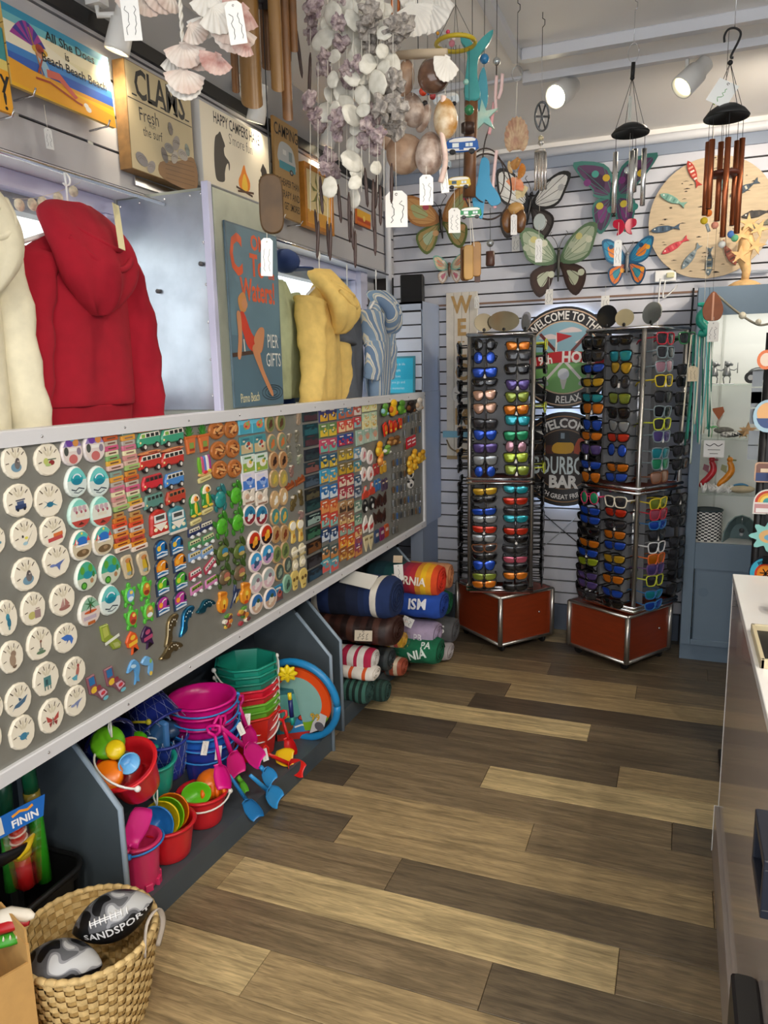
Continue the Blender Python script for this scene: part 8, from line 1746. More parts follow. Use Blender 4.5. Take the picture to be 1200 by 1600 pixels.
t = sticker(1202, 738, 0, 'rectangular sticker with a harbour at dusk on the black rack'); MB().prism(rrect(0, 0, .1, .075, .012, 3), 0, .003, mat('c8a080', .4)).flat(rrect(0, 0, .09, .066, .01, 3), .0034, mat('7a5040', .4)).flat(rect(-.045, -.033, .045, -.002), .0037, mat('22386a', .4)).flat(rect(-.03, .0, .03, .014), .0039, mat('e0c8a8', .4)).build('card', t)
t = sticker(1200, 785, 0, 'arched rainbow sunset sticker on the black rack'); mb = MB(); mb.prism([(-.05, -.045), (.05, -.045)] + arc(0, 0, .05, 0, PI, 12), 0, .003, mat('e4e0d8', .4))
for k, cc in enumerate(('c83a20', 'e8a030', 'f0d060', '3f9a9a')): mb.flat(arc(0, 0, .045 - .009*k, 0, PI, 12), .0034 + .0002*k, mat(cc, .4))
mb.flat(rect(-.045, -.04, .045, -.006), .0045, mat('c89090', .4)).flat(crect(0, -.03, .08, .016), .005, mat('ece8e4', .4)).build('card', t)
t = sticker(1202, 838, 0, 'pale teal octopus sticker with orange centre on the black rack'); mb = MB(); mb.prism([(.058*(1 + .22*math.cos(8*a))*math.cos(a), .05*(1 + .22*math.cos(8*a))*math.sin(a)) for a in [2*PI*i/48 for i in range(48)]], 0, .003, mat('8fd0c8', .4)).flat(ell(0, 0, .036, .026, 20), .0034, mat('e8b878', .4)).flat(ell(.004, -.004, .022, .012, 16), .0037, mat('6fb0d0', .4)).build('cutout', t)
t = sticker(1196, 895, 0, 'round navy sticker with orange palm lettered PISMO B'); mb = MB(); mb.prism(ell(0, 0, .058, .062, 28), 0, .003, mat('12203a', .4)).flat(ell(0, 0, .054, .058, 28), .0034, mat('3fb0d0', .4)).flat(ell(0, -.004, .038, .042, 24), .0037, mat('d8401c', .4)).flat(ell(0, -.004, .03, .034, 20), .004, mat('f0902a', .4))
mb.arctext('PISMO B', .020, 0, -.004, .046, .0042, mat('14182a', .4), .02, True, None, .8); mb.stroke([(0, -.03), (.0, .0)], .004, .0043, mat('18100c', .4))
for k in range(6): mb.stroke([(0, 0), (.02*math.cos(k*1.05), .018*math.sin(k*1.05))], .004, .0044, mat('18100c', .4))
mb.build('disc', t)
for i, (px, py) in enumerate(((1176, 592), (1174, 624), (1180, 618), (1174, 650), (1172, 684), (1174, 706))):
  p = at_y(px, py, RY0 + .02); MB().box(-.035, 0, -.028, .0, .002, .028, mat('8a9094', .15, trans=.4)).build('keychain_card', None, T(RX0 - .147, RY0 + .0, p.z), 'small grey clear card clipped to the side of the sticker rack', 'card', 'clear side cards')

# ================================================================== wind chimes hanging from the ceiling
M_str = mat('e6e0d2', .8); M_wire = mat('2a2a2c', .5); M_capiz = mat('cdc9ba', .4, col2='e0dccf', scale=60, alpha=.82)
M_purple = mat('7d6a70', .85, col2='b8a8a4', scale=55, bump=.8); M_grey = mat('77706a', .85, col2='b0a89e', scale=60, bump=.8)
M_spine = mat('3a2620', .5, noise=.2, scale=60); M_scal = mat('ddd2c6', .65, col2='cdb6a8', scale=22); M_scalw = mat('dcd7cd', .65, noise=.05, scale=20); M_scalp = mat('a8766c', .65, col2='d0b4a8', scale=26)
M_spot = mat('cdbcae', .45, col2='8a7060', scale=34); M_cow = mat('7a5a46', .2, col2='4a342a', scale=20, coat=.5); M_amb = mat('e0cfae', .35, col2='a8742a', scale=26, coat=.3); M_tan = mat('c4a88e', .4, col2='9a7860', scale=24)
def scallop_mesh(m, r=.03, ribs=9, conc=.3, spread=1.25):
  mb = MB(); NA2, NR = 4*ribs, 6; V = []; F = []
  for k in range(2):
    for i in range(NR + 1):
      q = i/NR
      for j in range(NA2 + 1):
        a = -spread + 2*spread*j/NA2; rr = r*2*q*(1 - .12*abs(a)**2*.6 if spread < 1.5 else max(.25, math.cos(a*.62))) * (1 + .025*math.cos(ribs*2*PI*j/NA2)); z = conc*r*math.sin(PI*min(1, q)*.75) + .05*r*q*math.cos(ribs*2*PI*j/NA2)
        V.append((rr*math.sin(a)*1.0, r - rr*math.cos(a), z - .0016*k))
  n = (NR+1)*(NA2+1)
  for i in range(NR):
    for j in range(NA2): q = i*(NA2+1)+j; F.append((q, q+NA2+1, q+NA2+2, q+1)); F.append((n+q, n+q+1, n+q+NA2+2, n+q+NA2+1))
  mb.add(V, F, m, True); mb.box(-r*.35, r*.92, -.002, r*.35, r*1.08, .002, m); return mb.mesh('scallop_shell')
def lump_mesh(m, r, seed, spiky=.35):
  r_ = random.Random(seed); bm = bmesh.new(); bmesh.ops.create_icosphere(bm, subdivisions=3, radius=r)
  D_ = [Vector((r_.gauss(0, 1), r_.gauss(0, 1), r_.gauss(0, 1))).normalized() for _ in range(16)]
  for v in bm.verts:
    n = v.co.normalized(); k = max(0, max(n.dot(d) for d in D_) - .86)/.14; v.co *= (.62 + spiky*1.7*k + r_.uniform(-.09, .11)); v.co.z *= 1.1
  me = bpy.data.meshes.new('barnacle_cluster'); bm.to_mesh(me); bm.free(); me.materials.append(m); return me
def capiz_mesh(r):
  mb = MB(); W = wob(16, int(r*99999), .09); P = [(r*W[i]*.9*math.cos(2*PI*i/16), r*W[i]*1.18*math.sin(2*PI*i/16)) for i in range(16)]; mb.dome(P, -.0006, r*.16, M_capiz, 3, .0006); return mb.mesh('capiz_disc')
def spine_mesh(L=.1): mb = MB(); mb.tube([(0, 0, 0), (0, 0, -L*.12), (0, 0, -L*.5), (0, 0, -L*.9), (0, 0, -L)], [.0015, .004, .0052, .0042, .001], M_spine, 8); return mb.mesh('urchin_spine')
S_W, S_P, S_N = scallop_mesh(M_scalw), scallop_mesh(M_scalp, .03, 10), scallop_mesh(M_scal)
S_BIG = scallop_mesh(M_scalw, .045, 12, .25)
LP = [lump_mesh(M_purple, .026, i) for i in range(4)]; LG = [lump_mesh(M_grey, .03, i + 9, .45) for i in range(3)]; CP = [capiz_mesh(r) for r in (.021, .024, .026)]
SPM = spine_mesh(.1); SPL = spine_mesh(.13)
def face_m(p, extra=0.0, roll=0.0):               # stands upright at p and faces roughly the aisle
  a = math.atan2(-p[0], p[1]) if False else math.atan2(p[0] - CAM.x, -(p[1] - CAM.y))
  return T(p) @ RZ(math.atan2(p[1] - CAM.y, p[0] - CAM.x) - PI/2 + extra) @ RX(PI/2) @ RZ(roll)
def string(t, p, q, r=.0008, m=M_str): return MB().tube([tuple(p), tuple(q)], r, m, 4).build('string', t)
def top_of(p): return Vector((p.x, p.y, ZC - .002))
def hook_to_ceiling(t, p, m=M_wire, r=.0012):
  mb = MB(); mb.tube([tuple(p), (p.x, p.y, ZC - .05)], r, m, 4); mb.tube([(p.x, p.y, ZC - .05), (p.x + .008, p.y, ZC - .042), (p.x + .008, p.y, ZC - .026), (p.x, p.y, ZC - .02), (p.x, p.y, ZC)], .0015, m, 5); return mb.build('ceiling_hook', t)
def tag_at(px, py, Y, label, w=.04, h=.07, roll=0.0, s=.06, lines=2, face=None, **k):
  p = at_y(px, py, Y); return hang_tag(p, label, w, h, face or (-p.x*.5, -1, 0), lines=lines, roll=roll, string=[(0, 0, 0), (0, s, 0)], **k)

# 1 scallop garlands on braided rope, nearest
Y = 1.40
t = thing('scallop_chime', 'scallop shell chime on braided white rope', 'wind chime', T(0, 0, 0))
def braid(t, p, q, r=.0035):
  n = int((Vector(q) - Vector(p)).length/.006); mb = MB(); d = (Vector(q) - Vector(p))
  for s in (0, PI): mb.tube([tuple(Vector(p) + d*i/n + Vector((math.cos(i*1.1 + s)*r*.7, math.sin(i*1.1 + s)*r*.7, 0))) for i in range(n + 1)], r*.75, M_str, 5)
  mb.build('rope', t)
pa = at_y(286, 72, Y); braid(t, pa, top_of(pa)); pb = at_y(317, 34, Y); braid(t, pb, top_of(pb))
for i, (px, py, me, roll, s) in enumerate(((290, 88, S_N, .1, 1.0), (277, 100, S_W, .5, .85), (306, 92, S_N, -.6, .9), (288, 128, S_N, 0, 1.0), (290, 140, S_W, .15, .9), (322, 43, S_W, .0, .9), (307, 52, S_N, .8, .8), (335, 100, S_P, -.45, .85), (365, 62, S_N, -.2, 1.1), (345, 30, S_W, .6, 1.1), (352, 48, S_N, -.5, 1.0), (372, 25, S_P, -.7, 1.0), (330, 10, S_W, .3, 1.0), (378, 72, S_P, -.9, .7))):
  p = at_y(px, py, Y + .012*(i % 3) - .01); obj('scallop_shell', me, t, face_m(p, .25*math.sin(i*2.3), roll) @ Matrix.Diagonal((s*.8, s*.8, s*.8, 1)))
tag_at(363, 2, Y - .03, 'white price tag over the scallop shell chime', .033, .075, .12, .12)
t = thing('scallop_chime', 'second scallop chime showing only its lowest shells', 'wind chime', T(0, 0, 0)); p = at_y(225, -5, 1.35); braid(t, p, top_of(p))
for i, (px, py, roll) in enumerate(((212, 2, .4), (228, 8, 0), (243, 0, -.5), (255, -6, -.8))): q = at_y(px, py, 1.35 + .01*i); obj('scallop_shell', S_N, t, face_m(q, .2*i, roll) @ Matrix.Diagonal((.75, .75, .75, 1)))
tag_at(200, -12, 1.32, 'white price tag before the first track spotlight', .034, .085, .05, .1)

# 2 bamboo chime
Y = 1.62; bm_ = mat('755428', .35, noise=.22, scale=14, stretch=(1, 1, .3), coat=.3); bm2 = mat('6a4520', .4, noise=.25, scale=14)
t = thing('bamboo_chime', 'bamboo tube wind chime with rounded wooden clapper', 'wind chime', T(0, 0, 0)); pc = at_y(408, -40, Y)
MB().lathe([(0, 0), (.075, 0), (.08, .012), (0, .014)], mat('3a2414', .5), 22).build('top_disc', t, T(pc.x, pc.y, pc.z + .02)); hook_to_ceiling(t, pc + Vector((0, 0, .03)))
for i, (px, py, r, dy, m) in enumerate(((369, 142, .009, .04, bm2), (394, 160, .024, -.03, bm_), (434, 138, .014, -.02, bm_), (450, 184, .012, .03, bm2), (418, 105, .013, .05, bm2), (459, 78, .010, .05, bm2))):
  q = at_y(px, py, Y + dy); top = pc.z + .012; mb = MB()
  N = 20; V = []
  for zz, cut in ((top, 0), (q.z, 1)):
    for j in range(N): a = 2*PI*j/N; V.append((r*math.cos(a), r*math.sin(a), zz + (cut*r*.9*math.sin(a - .6))))
  mb.add(V, [(j, N+j, N+(j+1) % N, (j+1) % N)[::-1] for j in range(N)], m, True); mb.add([v for v in V[:N]], [tuple(range(N))], mat('d8b878', .5)); mb.add([v for v in V[N:]], [tuple(reversed(range(N)))], mat('2a1a10', .6)); mb.build('bamboo_tube', t, T(q.x, q.y, 0))
q = at_y(424, 320, Y); MB().prism(spl([(-.022, .06), (.022, .06), (.028, .0), (.026, -.045), (.012, -.062), (-.012, -.062), (-.026, -.045), (-.028, 0)], 3, True), -.006, .006, mat('4a3314', .55, noise=.25, scale=14), bev=.003).build('clapper', t, face_m(q))
string(t, (q.x, q.y, q.z + .055), (pc.x, pc.y, pc.z), .0012, M_wire); MB().lathe([(0, 0), (.03, 0), (.03, .01), (0, .01)], M_wire, 16).build('striker', t, T(*at_y(410, 5, Y)))
tag_at(417, 372, Y - .005, 'white price tag under the wooden clapper', .027, .085, -.05, .02)

# 3 curtain of capiz discs, barnacle clusters and spines
Y = 1.78
t = thing('shell_curtain', 'curtain chime of capiz discs, purple barnacle shells and dark spines', 'wind chime', T(0, 0, 0)); pc = at_y(545, -60, Y)
MB().tube([tuple(at_y(478, -60, Y)), tuple(at_y(640, -60, Y))], .008, mat('c8b090', .7), 8).build('top_bar', t); hook_to_ceiling(t, at_y(520, -60, Y)); hook_to_ceiling(t, at_y(600, -60, Y))
ST = [485, 497, 512, 518, 530, 542, 552, 565, 577, 590, 600, 614]
SB = [330, 355, 350, 362, 290, 305, 365, 300, 255, 300, 330, 190]
for x, b in zip(ST, SB): string(t, at_y(x, b, Y + .02*math.sin(x)), at_y(x, -60, Y), .0008)
CL = [(485, 28, 0), (487, 52, 0), (492, 12, 0), (508, 88, 0), (507, 108, 0), (530, 35, 0), (535, 68, 0), (538, 12, 0), (540, 108, 0), (575, 42, 1), (580, 72, 1), (578, 20, 1), (618, 45, 1), (612, 62, 1), (484, 160, 0), (492, 180, 0), (500, 192, 0), (527, 185, 0), (528, 205, 0), (513, 245, 0), (509, 262, 0), (519, 268, 0), (580, 180, 0), (574, 196, 0), (572, 222, 0), (586, 232, 0), (592, 210, 0), (615, 130, 1), (606, 150, 1), (620, 170, 1), (612, 188, 1), (620, 200, 1), (600, 166, 1), (630, 40, 1), (540, 130, 0), (560, 100, 0)]
for i, (px, py, k) in enumerate(CL): q = at_y(px, py, Y + .03*math.sin(i*2.1)); s = .62 + .2*((i*7) % 5)/5; obj('barnacle_cluster', (LG[i % 3] if k else LP[i % 4]), t, T(q) @ RZ(i) @ RX(i*.7) @ Matrix.Diagonal((s, s, s*1.1, 1)))
CA = [(510, 38), (514, 65), (505, 62), (520, 125), (518, 150), (513, 175), (523, 170), (552, 32), (553, 52), (550, 88), (549, 118), (564, 116), (546, 150), (566, 150), (551, 180), (556, 200), (552, 228), (550, 252), (555, 285), (553, 310), (595, 35), (597, 80), (600, 110), (588, 98), (588, 262), (515, 293), (545, 15), (570, 12), (588, 12), (520, 22), (602, 15), (572, 135), (590, 130), (600, 52), (560, 75), (540, 168), (568, 172), (558, 268), (610, 100), (522, 88), (575, 100), (535, 145), (584, 150)]
for i, (px, py) in enumerate(CA): q = at_y(px, py, Y + .025*math.sin(i*1.7)); s = .78 + .12*(i % 3); obj('capiz_disc', CP[i % 3], t, face_m(q, .7*math.sin(i*1.9), i) @ Matrix.Diagonal((s, s, s, 1)))
SP = [(485, 82, 1), (462, 40, 1), (453, 35, 0), (492, 327, 0), (498, 345, 0), (511, 345, 0), (517, 348, 0), (528, 288, 0), (545, 300, 1), (549, 330, 0), (555, 360, 0), (583, 280, 1), (585, 322, 1), (594, 290, 0), (570, 262, 0), (612, 255, 0), (500, 275, 0), (590, 265, 0)]
for i, (px, py, k) in enumerate(SP): q = at_y(px, py, Y + .02*math.sin(i*2.7)); obj('urchin_spine', SPL if k else SPM, t, T(q) @ RX(.06*math.sin(i)) @ RY(.08*math.cos(i*3)) @ Matrix.Diagonal((.9, .9, .9, 1)))
p = at_y(650, 20, 1.95); t = thing('fan_shell_chime', 'large white fan shells hanging above the driftwood bar', 'wind chime', T(0, 0, 0)); string(t, p, top_of(p))
for i, (px, py, ro, ex) in enumerate(((648, 32, .3, .2), (665, 30, -.2, -.3), (655, 8, .0, .5), (672, 5, -.5, -.2))): q = at_y(px, py, 1.95 + .02*i); obj('fan_shell', S_BIG, t, face_m(q, ex, ro) @ Matrix.Diagonal((.85, .85, .85, 1)))
MB().tube([tuple(at_y(613, 22, 1.97)), tuple(at_y(613, -20, 1.97))], .004, mat('c8703a', .4, .6), 8).build('copper_tube', t); MB().tube([tuple(at_y(623, 22, 1.97)), tuple(at_y(623, -20, 1.97))], .004, mat('c8703a', .4, .6), 8).build('copper_tube', t)

# 4 driftwood bar with cowries
Y = 1.95
t = thing('cowrie_chime', 'driftwood bar chime with large spotted and brown cowrie shells', 'wind chime', T(0, 0, 0))
a, b = at_y(610, 87, Y), at_y(698, 82, Y); MB().tube([tuple(a), tuple((a+b)/2), tuple(b)], [.010, .012, .010], mat('b8a68c', .7), 8).build('driftwood_bar', t); hook_to_ceiling(t, (a + b)/2)
def shell_blob(t, px, py, wpx, hpx, m, Y, roll=0.0, slit=True, name='cowrie_shell'):
  q = at_y(px, py, Y); k = ppm(q); mb = MB(); rx, ry = wpx/2/k, hpx/2/k
  V = []; F = []; N, K = 20, 12
  for i in range(K + 1):
    a = PI*i/K
    for j in range(N):
      b = 2*PI*j/N; x = math.sin(a)*math.cos(b); z = math.sin(a)*math.sin(b); y = -math.cos(a); r = 1 - .10*y
      V.append((rx*x*r, ry*y, rx*.8*z*r))
  for i in range(K):
    for j in range(N): F.append((i*N+j, (i+1)*N+j, (i+1)*N+(j+1) % N, i*N+(j+1) % N))
  mb.add(V, F, m, True); mb.build(name, t, face_m(q, .0, roll))
for (px, py, w_, h_, m, dy, ro) in ((633, 122, 30, 54, M_tan, .01, -.15), (677, 118, 50, 52, M_cow, -.01, .3), (645, 172, 36, 52, M_spot, .02, .2), (696, 185, 38, 60, M_amb, -.02, .05), (632, 240, 60, 58, M_tan, .02, .9), (671, 240, 44, 64, M_spot, -.01, -.1), (605, 215, 28, 40, M_tan, .03, .4), (662, 185, 20, 44, M_spot, .05, -.4)):
  shell_blob(t, px, py, w_, h_, m, Y + dy, ro)
q = at_y(694, 108, Y - .03); obj('broken_shell', S_W, t, face_m(q, .5, -.3) @ Matrix.Diagonal((.7, 1.0, .7, 1)))
for px, py in ((633, 100), (677, 95), (696, 155), (645, 150), (671, 210), (632, 215)): string(t, at_y(px, py, Y), at_y(px, 86, Y))
MB().tube(spl([tuple(at_y(693, 150, Y - .03)), tuple(at_y(690, 200, Y - .03)), tuple(at_y(696, 250, Y - .03)), tuple(at_y(688, 285, Y - .03))], 5), .007, mat('d8bcae', .7, noise=.15, scale=40), 7).build('coral_stick', t)
q = at_y(621, 118, Y - .04); MB().ball(tuple(q), .008, mat('a8e0d0', .1, .3), 10, 8).ball((q.x, q.y, q.z + .022), .006, mat('c8d0e8', .1, .3), 10, 8).build('glass_bead', t)
tag_at(619, 298, Y - .05, 'large white price tag with handwriting below the cowries', .056, .088, 0, .14)
tag_at(666, 273, Y - .05, 'white price tag between the cowries and the orange butterfly', .034, .072, 0, .02)
tag_at(692, 262, Y - .02, 'narrow white price tag beside the yellow trailer charm', .02, .06, .1, .03)

# 5 trailer and beads chime
Y = 2.25
t = thing('trailer_chime', 'wire chime with painted camper trailers and coloured beads', 'wind chime', T(0, 0, 0))
c = at_y(712, 68, Y); MB().tube([(c.x + .055*math.cos(a), c.y + .055*math.sin(a), c.z) for a in [2*PI*k/24 for k in range(25)]], .006, mat('c8b02a', .4), 6).build('yellow_ring', t); hook_to_ceiling(t, c + Vector((0, 0, .10)))
for k in range(4): a = k*PI/2 + .4; string(t, (c.x + .055*math.cos(a), c.y + .055*math.sin(a), c.z), (c.x, c.y, c.z + .10), .0008, M_wire)
for px, z0, z1 in ((697, 70, 150), (705, 60, 215), (712, 70, 250), (718, 70, 320), (726, 70, 300), (668, 30, 200), (683, 30, 190), (733, 75, 170)): string(t, at_y(px, z0, Y), at_y(px, z1, Y), .0008, M_wire)
for i, (px, py, r, cc) in enumerate(((683, 42, .007, 'c8384a'), (684, 52, .005, 'd89a2a'), (706, 68, .009, 'e08a98'), (700, 50, .006, 'd83a5a'), (709, 60, .006, 'f0e8e0'), (661, 143, .012, 'd8401c'), (664, 162, .009, '1a1414'), (676, 150, .010, '9a2a2a'), (670, 145, .006, '3a6ab0'), (757, 92, .013, '1f6fa0'), (733, 172, .014, '2a7a4a'), (728, 128, .008, '9ad0c0'))): MB().ball(tuple(at_y(px, py, Y - .01)), r, mat(cc, .12, coat=.5), 12, 8).build('bead', t)
def trailer(px, py, w_, col, Y, nm):
  q = at_y(px, py, Y); k = ppm(q); w = w_/k; h = w*.52; r = T(q) @ RZ(.25) @ RX(PI/2); d = Pad(w, h, .006); d.base(spl([(-.5, -.32), (.42, -.32), (.5, .0), (.44, .36), (.2, .48), (-.3, .44), (-.5, .2)], 2, True), col, .05)
  d.ink(spl([(-.4, .2), (.4, .22), (.3, .42), (-.25, .4)], 2, True), 'e8e6e0', 1); d.ink(crect(-.2, .02, .2, .24), 'e8f0f0' if col != 'd8b83a' else '3a5a78', 2); d.ink(crect(.22, .02, .22, .2), 'dfe8ea', 2); d.ink(crect(-.02, -.05, .14, .42), col, 2.5); d.ink(rect(-.48, -.3, .42, -.16), 'e4e4e0', 1.5)
  for x in (-.3, .3): d.slab(ell(x, -.34, .1, .15, 12), '1a1a1c', .0, .008)
  d.ink(crect(.22, .02, .02, .2), '30506a', 3); return d.build('trailer', t, r)
trailer(722, 228, 50, '1f5aa8', Y - .03, 'blue'); trailer(717, 286, 36, 'd8b83a', Y - .03, 'yellow'); trailer(735, 333, 34, '1f8a4a', Y - .03, 'green'); trailer(698, 156, 38, 'd8e0e4', Y + .03, 'white'); trailer(690, 258, 30, 'a8b8c0', Y + .05, 'grey')
tag_at(710, 325, Y - .05, 'white price tag beside the green trailer charm', .034, .068, 0, .06)
# 6 whale tail with bamboo
Y = 2.35; te = mat('3f9a98', .4, noise=.1, scale=20)
t = thing('whale_tail_chime', 'teal wooden whale tail above a brown bamboo tube', 'wind chime', T(0, 0, 0)); q = at_y(742, 100, Y); hook_to_ceiling(t, at_y(738, 70, Y))
k = ppm(q); MB().prism(spl([(-20/k, 46/k), (-8/k, 34/k), (0, 26/k), (12/k, 36/k), (28/k, 46/k), (22/k, 28/k), (6/k, 8/k), (4/k, -20/k), (8/k, -50/k), (-16/k, -50/k), (-14/k, -10/k), (-12/k, 16/k), (-22/k, 34/k)], 3, True), -.008, .008, te, bev=.003).build('whale_tail', t, face_m(q))
a, b = at_y(737, 142, Y + .01), at_y(733, 308, Y + .01); MB().tube([tuple(a), tuple((a*2+b)/3), tuple((a+2*b)/3), tuple(b)], [.019, .020, .019, .020], mat('6a4424', .45, noise=.25, scale=16), 14).build('bamboo_tube', t)
MB().lathe([(0, -.012), (.02, -.012), (.02, .012), (0, .012)], mat('3a2418', .5), 14).build('striker', t, T(at_y(731, 200, Y - .03)))
a = at_y(735, 380, Y); string(t, at_y(736, 385, Y - .02), b, .0012); string(t, at_y(741, 385, Y - .02), b, .0012)
for i, (px, py, dx) in enumerate(((732, 410, 0), (744, 405, .02), (727, 412, .03))): q = at_y(px, py, Y - .02 + dx); k = ppm(q); MB().prism(rrect(0, 0, 15/k, 52/k, 5/k, 4), -.004, .004, mat(('a8803f', '94692f', '6a4520')[i], .45, noise=.15, scale=12), bev=.002).build('wood_slat', t, face_m(q, .2*i))
MB().prism(rrect(0, 0, .018, .05, .004), -.006, .006, mat('4a2c1c', .5)).build('end_block', t, face_m(at_y(746, 428, Y + .01)))
# 7 star and feather chime, 8 ribbon hoop with blue mermaid cut-out
Y = 2.45
t = thing('starfish_chime', 'sea-green glass starfish chime with teal feather shell', 'wind chime', T(0, 0, 0)); q = at_y(755, 182, Y); k = ppm(q); r = 26/k
MB().prism([((r if j % 2 == 0 else r*.36)*math.cos(PI/2 + j*PI/5), (r if j % 2 == 0 else r*.36)*math.sin(PI/2 + j*PI/5)) for j in range(10)], -.005, .005, mat('c8ddc8', .25, col2='8fc8c0', scale=25), bev=.003).build('starfish', t, face_m(q, 0, .1)); q = at_y(753, 138, Y); MB().prism(spl([(-.012, -.06), (.014, -.055), (.018, .0), (.006, .06), (-.012, .02)], 3, True), -.004, .004, mat('4fa0b0', .4), bev=.002).build('feather_shell', t, face_m(q)); string(t, at_y(755, 165, Y), at_y(757, 60, Y), .001, M_wire); hook_to_ceiling(t, at_y(757, 60, Y))
Y = 2.5
t = thing('ribbon_hoop_chime', 'wire hoop chime with pink ribbons and blue mermaid tail', 'wind chime', T(0, 0, 0)); c = at_y(762, 292, Y); k = ppm(c); R_ = 42/k; M_ = face_m(c, .5)
mb = MB(); mb.tube([tuple((M_ @ Vector((R_*math.cos(a), R_*1.15*math.sin(a), 0)))) for a in [2*PI*i/36 for i in range(37)]], .0028, mat('33221c', .5), 6); mb.build('hoop', t); mb = MB(); mb.tube([tuple((M_ @ Vector((R_*.75*math.cos(a) - .01, R_*.95*math.sin(a) + .03, .01)))) for a in [2*PI*i/36 for i in range(37)]], .0022, mat('33221c', .5), 6); mb.build('hoop', t)
hook_to_ceiling(t, at_y(776, 90, Y)); mb = MB(); mb.tube(spl([tuple(at_y(776, 90, Y)), tuple(at_y(775, 130, Y)), tuple(at_y(770, 180, Y)), tuple(at_y(758, 220, Y)), tuple(at_y(754, 250, Y))], 5), .0022, mat('33221c', .5), 6); mb.build('stem_wire', t); MB().ball(tuple(at_y(776, 96, Y)), .012, mat('c0c4c4', .2, .8), 10, 8).build('silver_bead', t)
for i, P in enumerate((((785, 115), (783, 140), (778, 155)), ((772, 160), (768, 190), (764, 210)), ((776, 235), (772, 270), (770, 300)), ((768, 290), (770, 310), (774, 325)), ((776, 118), (774, 150), (775, 175)))): MB().tube(spl([tuple(at_y(x, y, Y - .01)) for x, y in P], 5), .006, mat('e8a8ac' if i % 2 else 'e4c4c0', .7), 6, flat=.25).build('ribbon', t)
q = at_y(756, 295, Y - .02); k = ppm(q); MB().prism(spl([(-4/k, 44/k), (8/k, 40/k), (10/k, 10/k), (22/k, -8/k), (26/k, -22/k), (12/k, -26/k), (2/k, -16/k), (-2/k, -44/k), (-12/k, -36/k), (-18/k, -14/k), (-10/k, 10/k)], 3, True), -.003, .003, mat('3f9ac4', .45), bev=.001).build('mermaid_tail', t, face_m(q))
string(t, at_y(766, 325, Y), at_y(766, 375, Y), .001, M_wire); MB().ball(tuple(at_y(766, 380, Y)), .012, mat('a8acac', .2, .8), 10, 8).build('silver_bead', t); a = at_y(766, 393, Y); MB().lathe([(.013, -.045), (.015, -.04), (.014, 0), (.0, .002)], mat('4a2c20', .45), 14).build('brown_bell', t, T(a)); string(t, at_y(766, 393, Y), at_y(766, 380, Y), .001, M_wire)

# 9 round ribbed shell with orange shells
Y = 2.85
t = thing('ribbed_shell_chime', 'golden round ribbed shell chime with small orange shells', 'wind chime', T(0, 0, 0)); q = at_y(807, 208, Y); k = ppm(q)
sm = scallop_mesh(mat('d8bc94', .5, col2='b88a70', scale=50), 16/k*1.05, 16, .35, 1.9); obj('ribbed_shell', sm, t, face_m(q, 0, PI) @ Matrix.Diagonal((.8, 1.35, 1, 1)))
c = at_y(808, 115, Y); mb = MB(); mb.tube([(c.x + 8/k*math.cos(a), c.y, c.z + 11/k*math.sin(a)) for a in [2*PI*i/20 for i in range(21)]], .0018, mat('b8b8b8', .3, .8), 6); mb.build('hanging_ring', t); hook_to_ceiling(t, c + Vector((0, 0, 11/k)))
string(t, at_y(808, 127, Y), at_y(806, 180, Y), .0015); string(t, at_y(808, 240, Y), at_y(802, 330, Y), .0008)
for i, (px, py, s, m) in enumerate(((808, 256, .75, mat('e8b070', .5, col2='d8903a', scale=30)), (816, 268, .6, mat('c8863a', .5)), (806, 288, .8, mat('e88a5a', .5, col2='f0b088', scale=30)), (813, 300, .7, mat('d8c898', .5)), (795, 262, .5, mat('e4c890', .5)))): obj('small_shell', scallop_mesh(m, .022*s*1.2, 7, .5), t, face_m(at_y(px, py, Y + .01*i), .5*i - 1, i*1.3))
for s in (-1, 1): q = at_y(803 + s*9, 345, Y); MB().ball((0, 0, 0), .02, mat('8a5a28', .3, col2='5a3818', scale=25, coat=.3), 14, 10, rx=11/k, ry=19/k, rz=7/k).build('bivalve_half', t, face_m(q, -s*.4))
MB().ball((0, 0, 0), .02, mat('c89a58', .4), 12, 8, rx=13/k, ry=10/k, rz=8/k).build('bivalve_hinge', t, face_m(at_y(806, 326, Y))); tag_at(803, 335, Y - .03, 'narrow white price tag in the brown bivalve shell', .022, .07, 0, .01)
# 10 pewter medallion
Y = 3.0
t = thing('medallion_chime', 'pewter medallion wind chime with four small silver tubes', 'wind chime', T(0, 0, 0)); q = at_y(847, 182, Y); k = ppm(q); M_ = face_m(q, .3); pw = mat('6a6c6e', .35, .8)
mb = MB(); mb.tube([tuple(M_ @ Vector((11/k*math.cos(a), 21/k*math.sin(a), 0))) for a in [2*PI*i/24 for i in range(25)]], .004, pw, 6)
for a in (0, PI/3, 2*PI/3): mb.tube([tuple(M_ @ Vector((11/k*math.cos(a), 21/k*math.sin(a), 0))), tuple(M_ @ Vector((-11/k*math.cos(a), -21/k*math.sin(a), 0)))], .0035, pw, 6)
mb.build('medallion', t); hook_to_ceiling(t, at_y(847, 90, Y)); string(t, at_y(847, 90, Y), at_y(847, 162, Y), .001, mat('c0c0c0', .4)); MB().ball(tuple(at_y(845, 216, Y)), .01, mat('d8cfa8', .2, .5), 10, 8).ball(tuple(at_y(845, 223, Y)), .011, mat('c8c8c4', .2, .7), 10, 8).build('beads', t)
c = at_y(844, 236, Y); MB().lathe([(0, .006), (8/k, .004), (9/k, -.004), (0, -.004)], mat('cfcfca', .3, .7), 16).build('tube_cap', t, T(c)); string(t, at_y(845, 226, Y), c, .001)
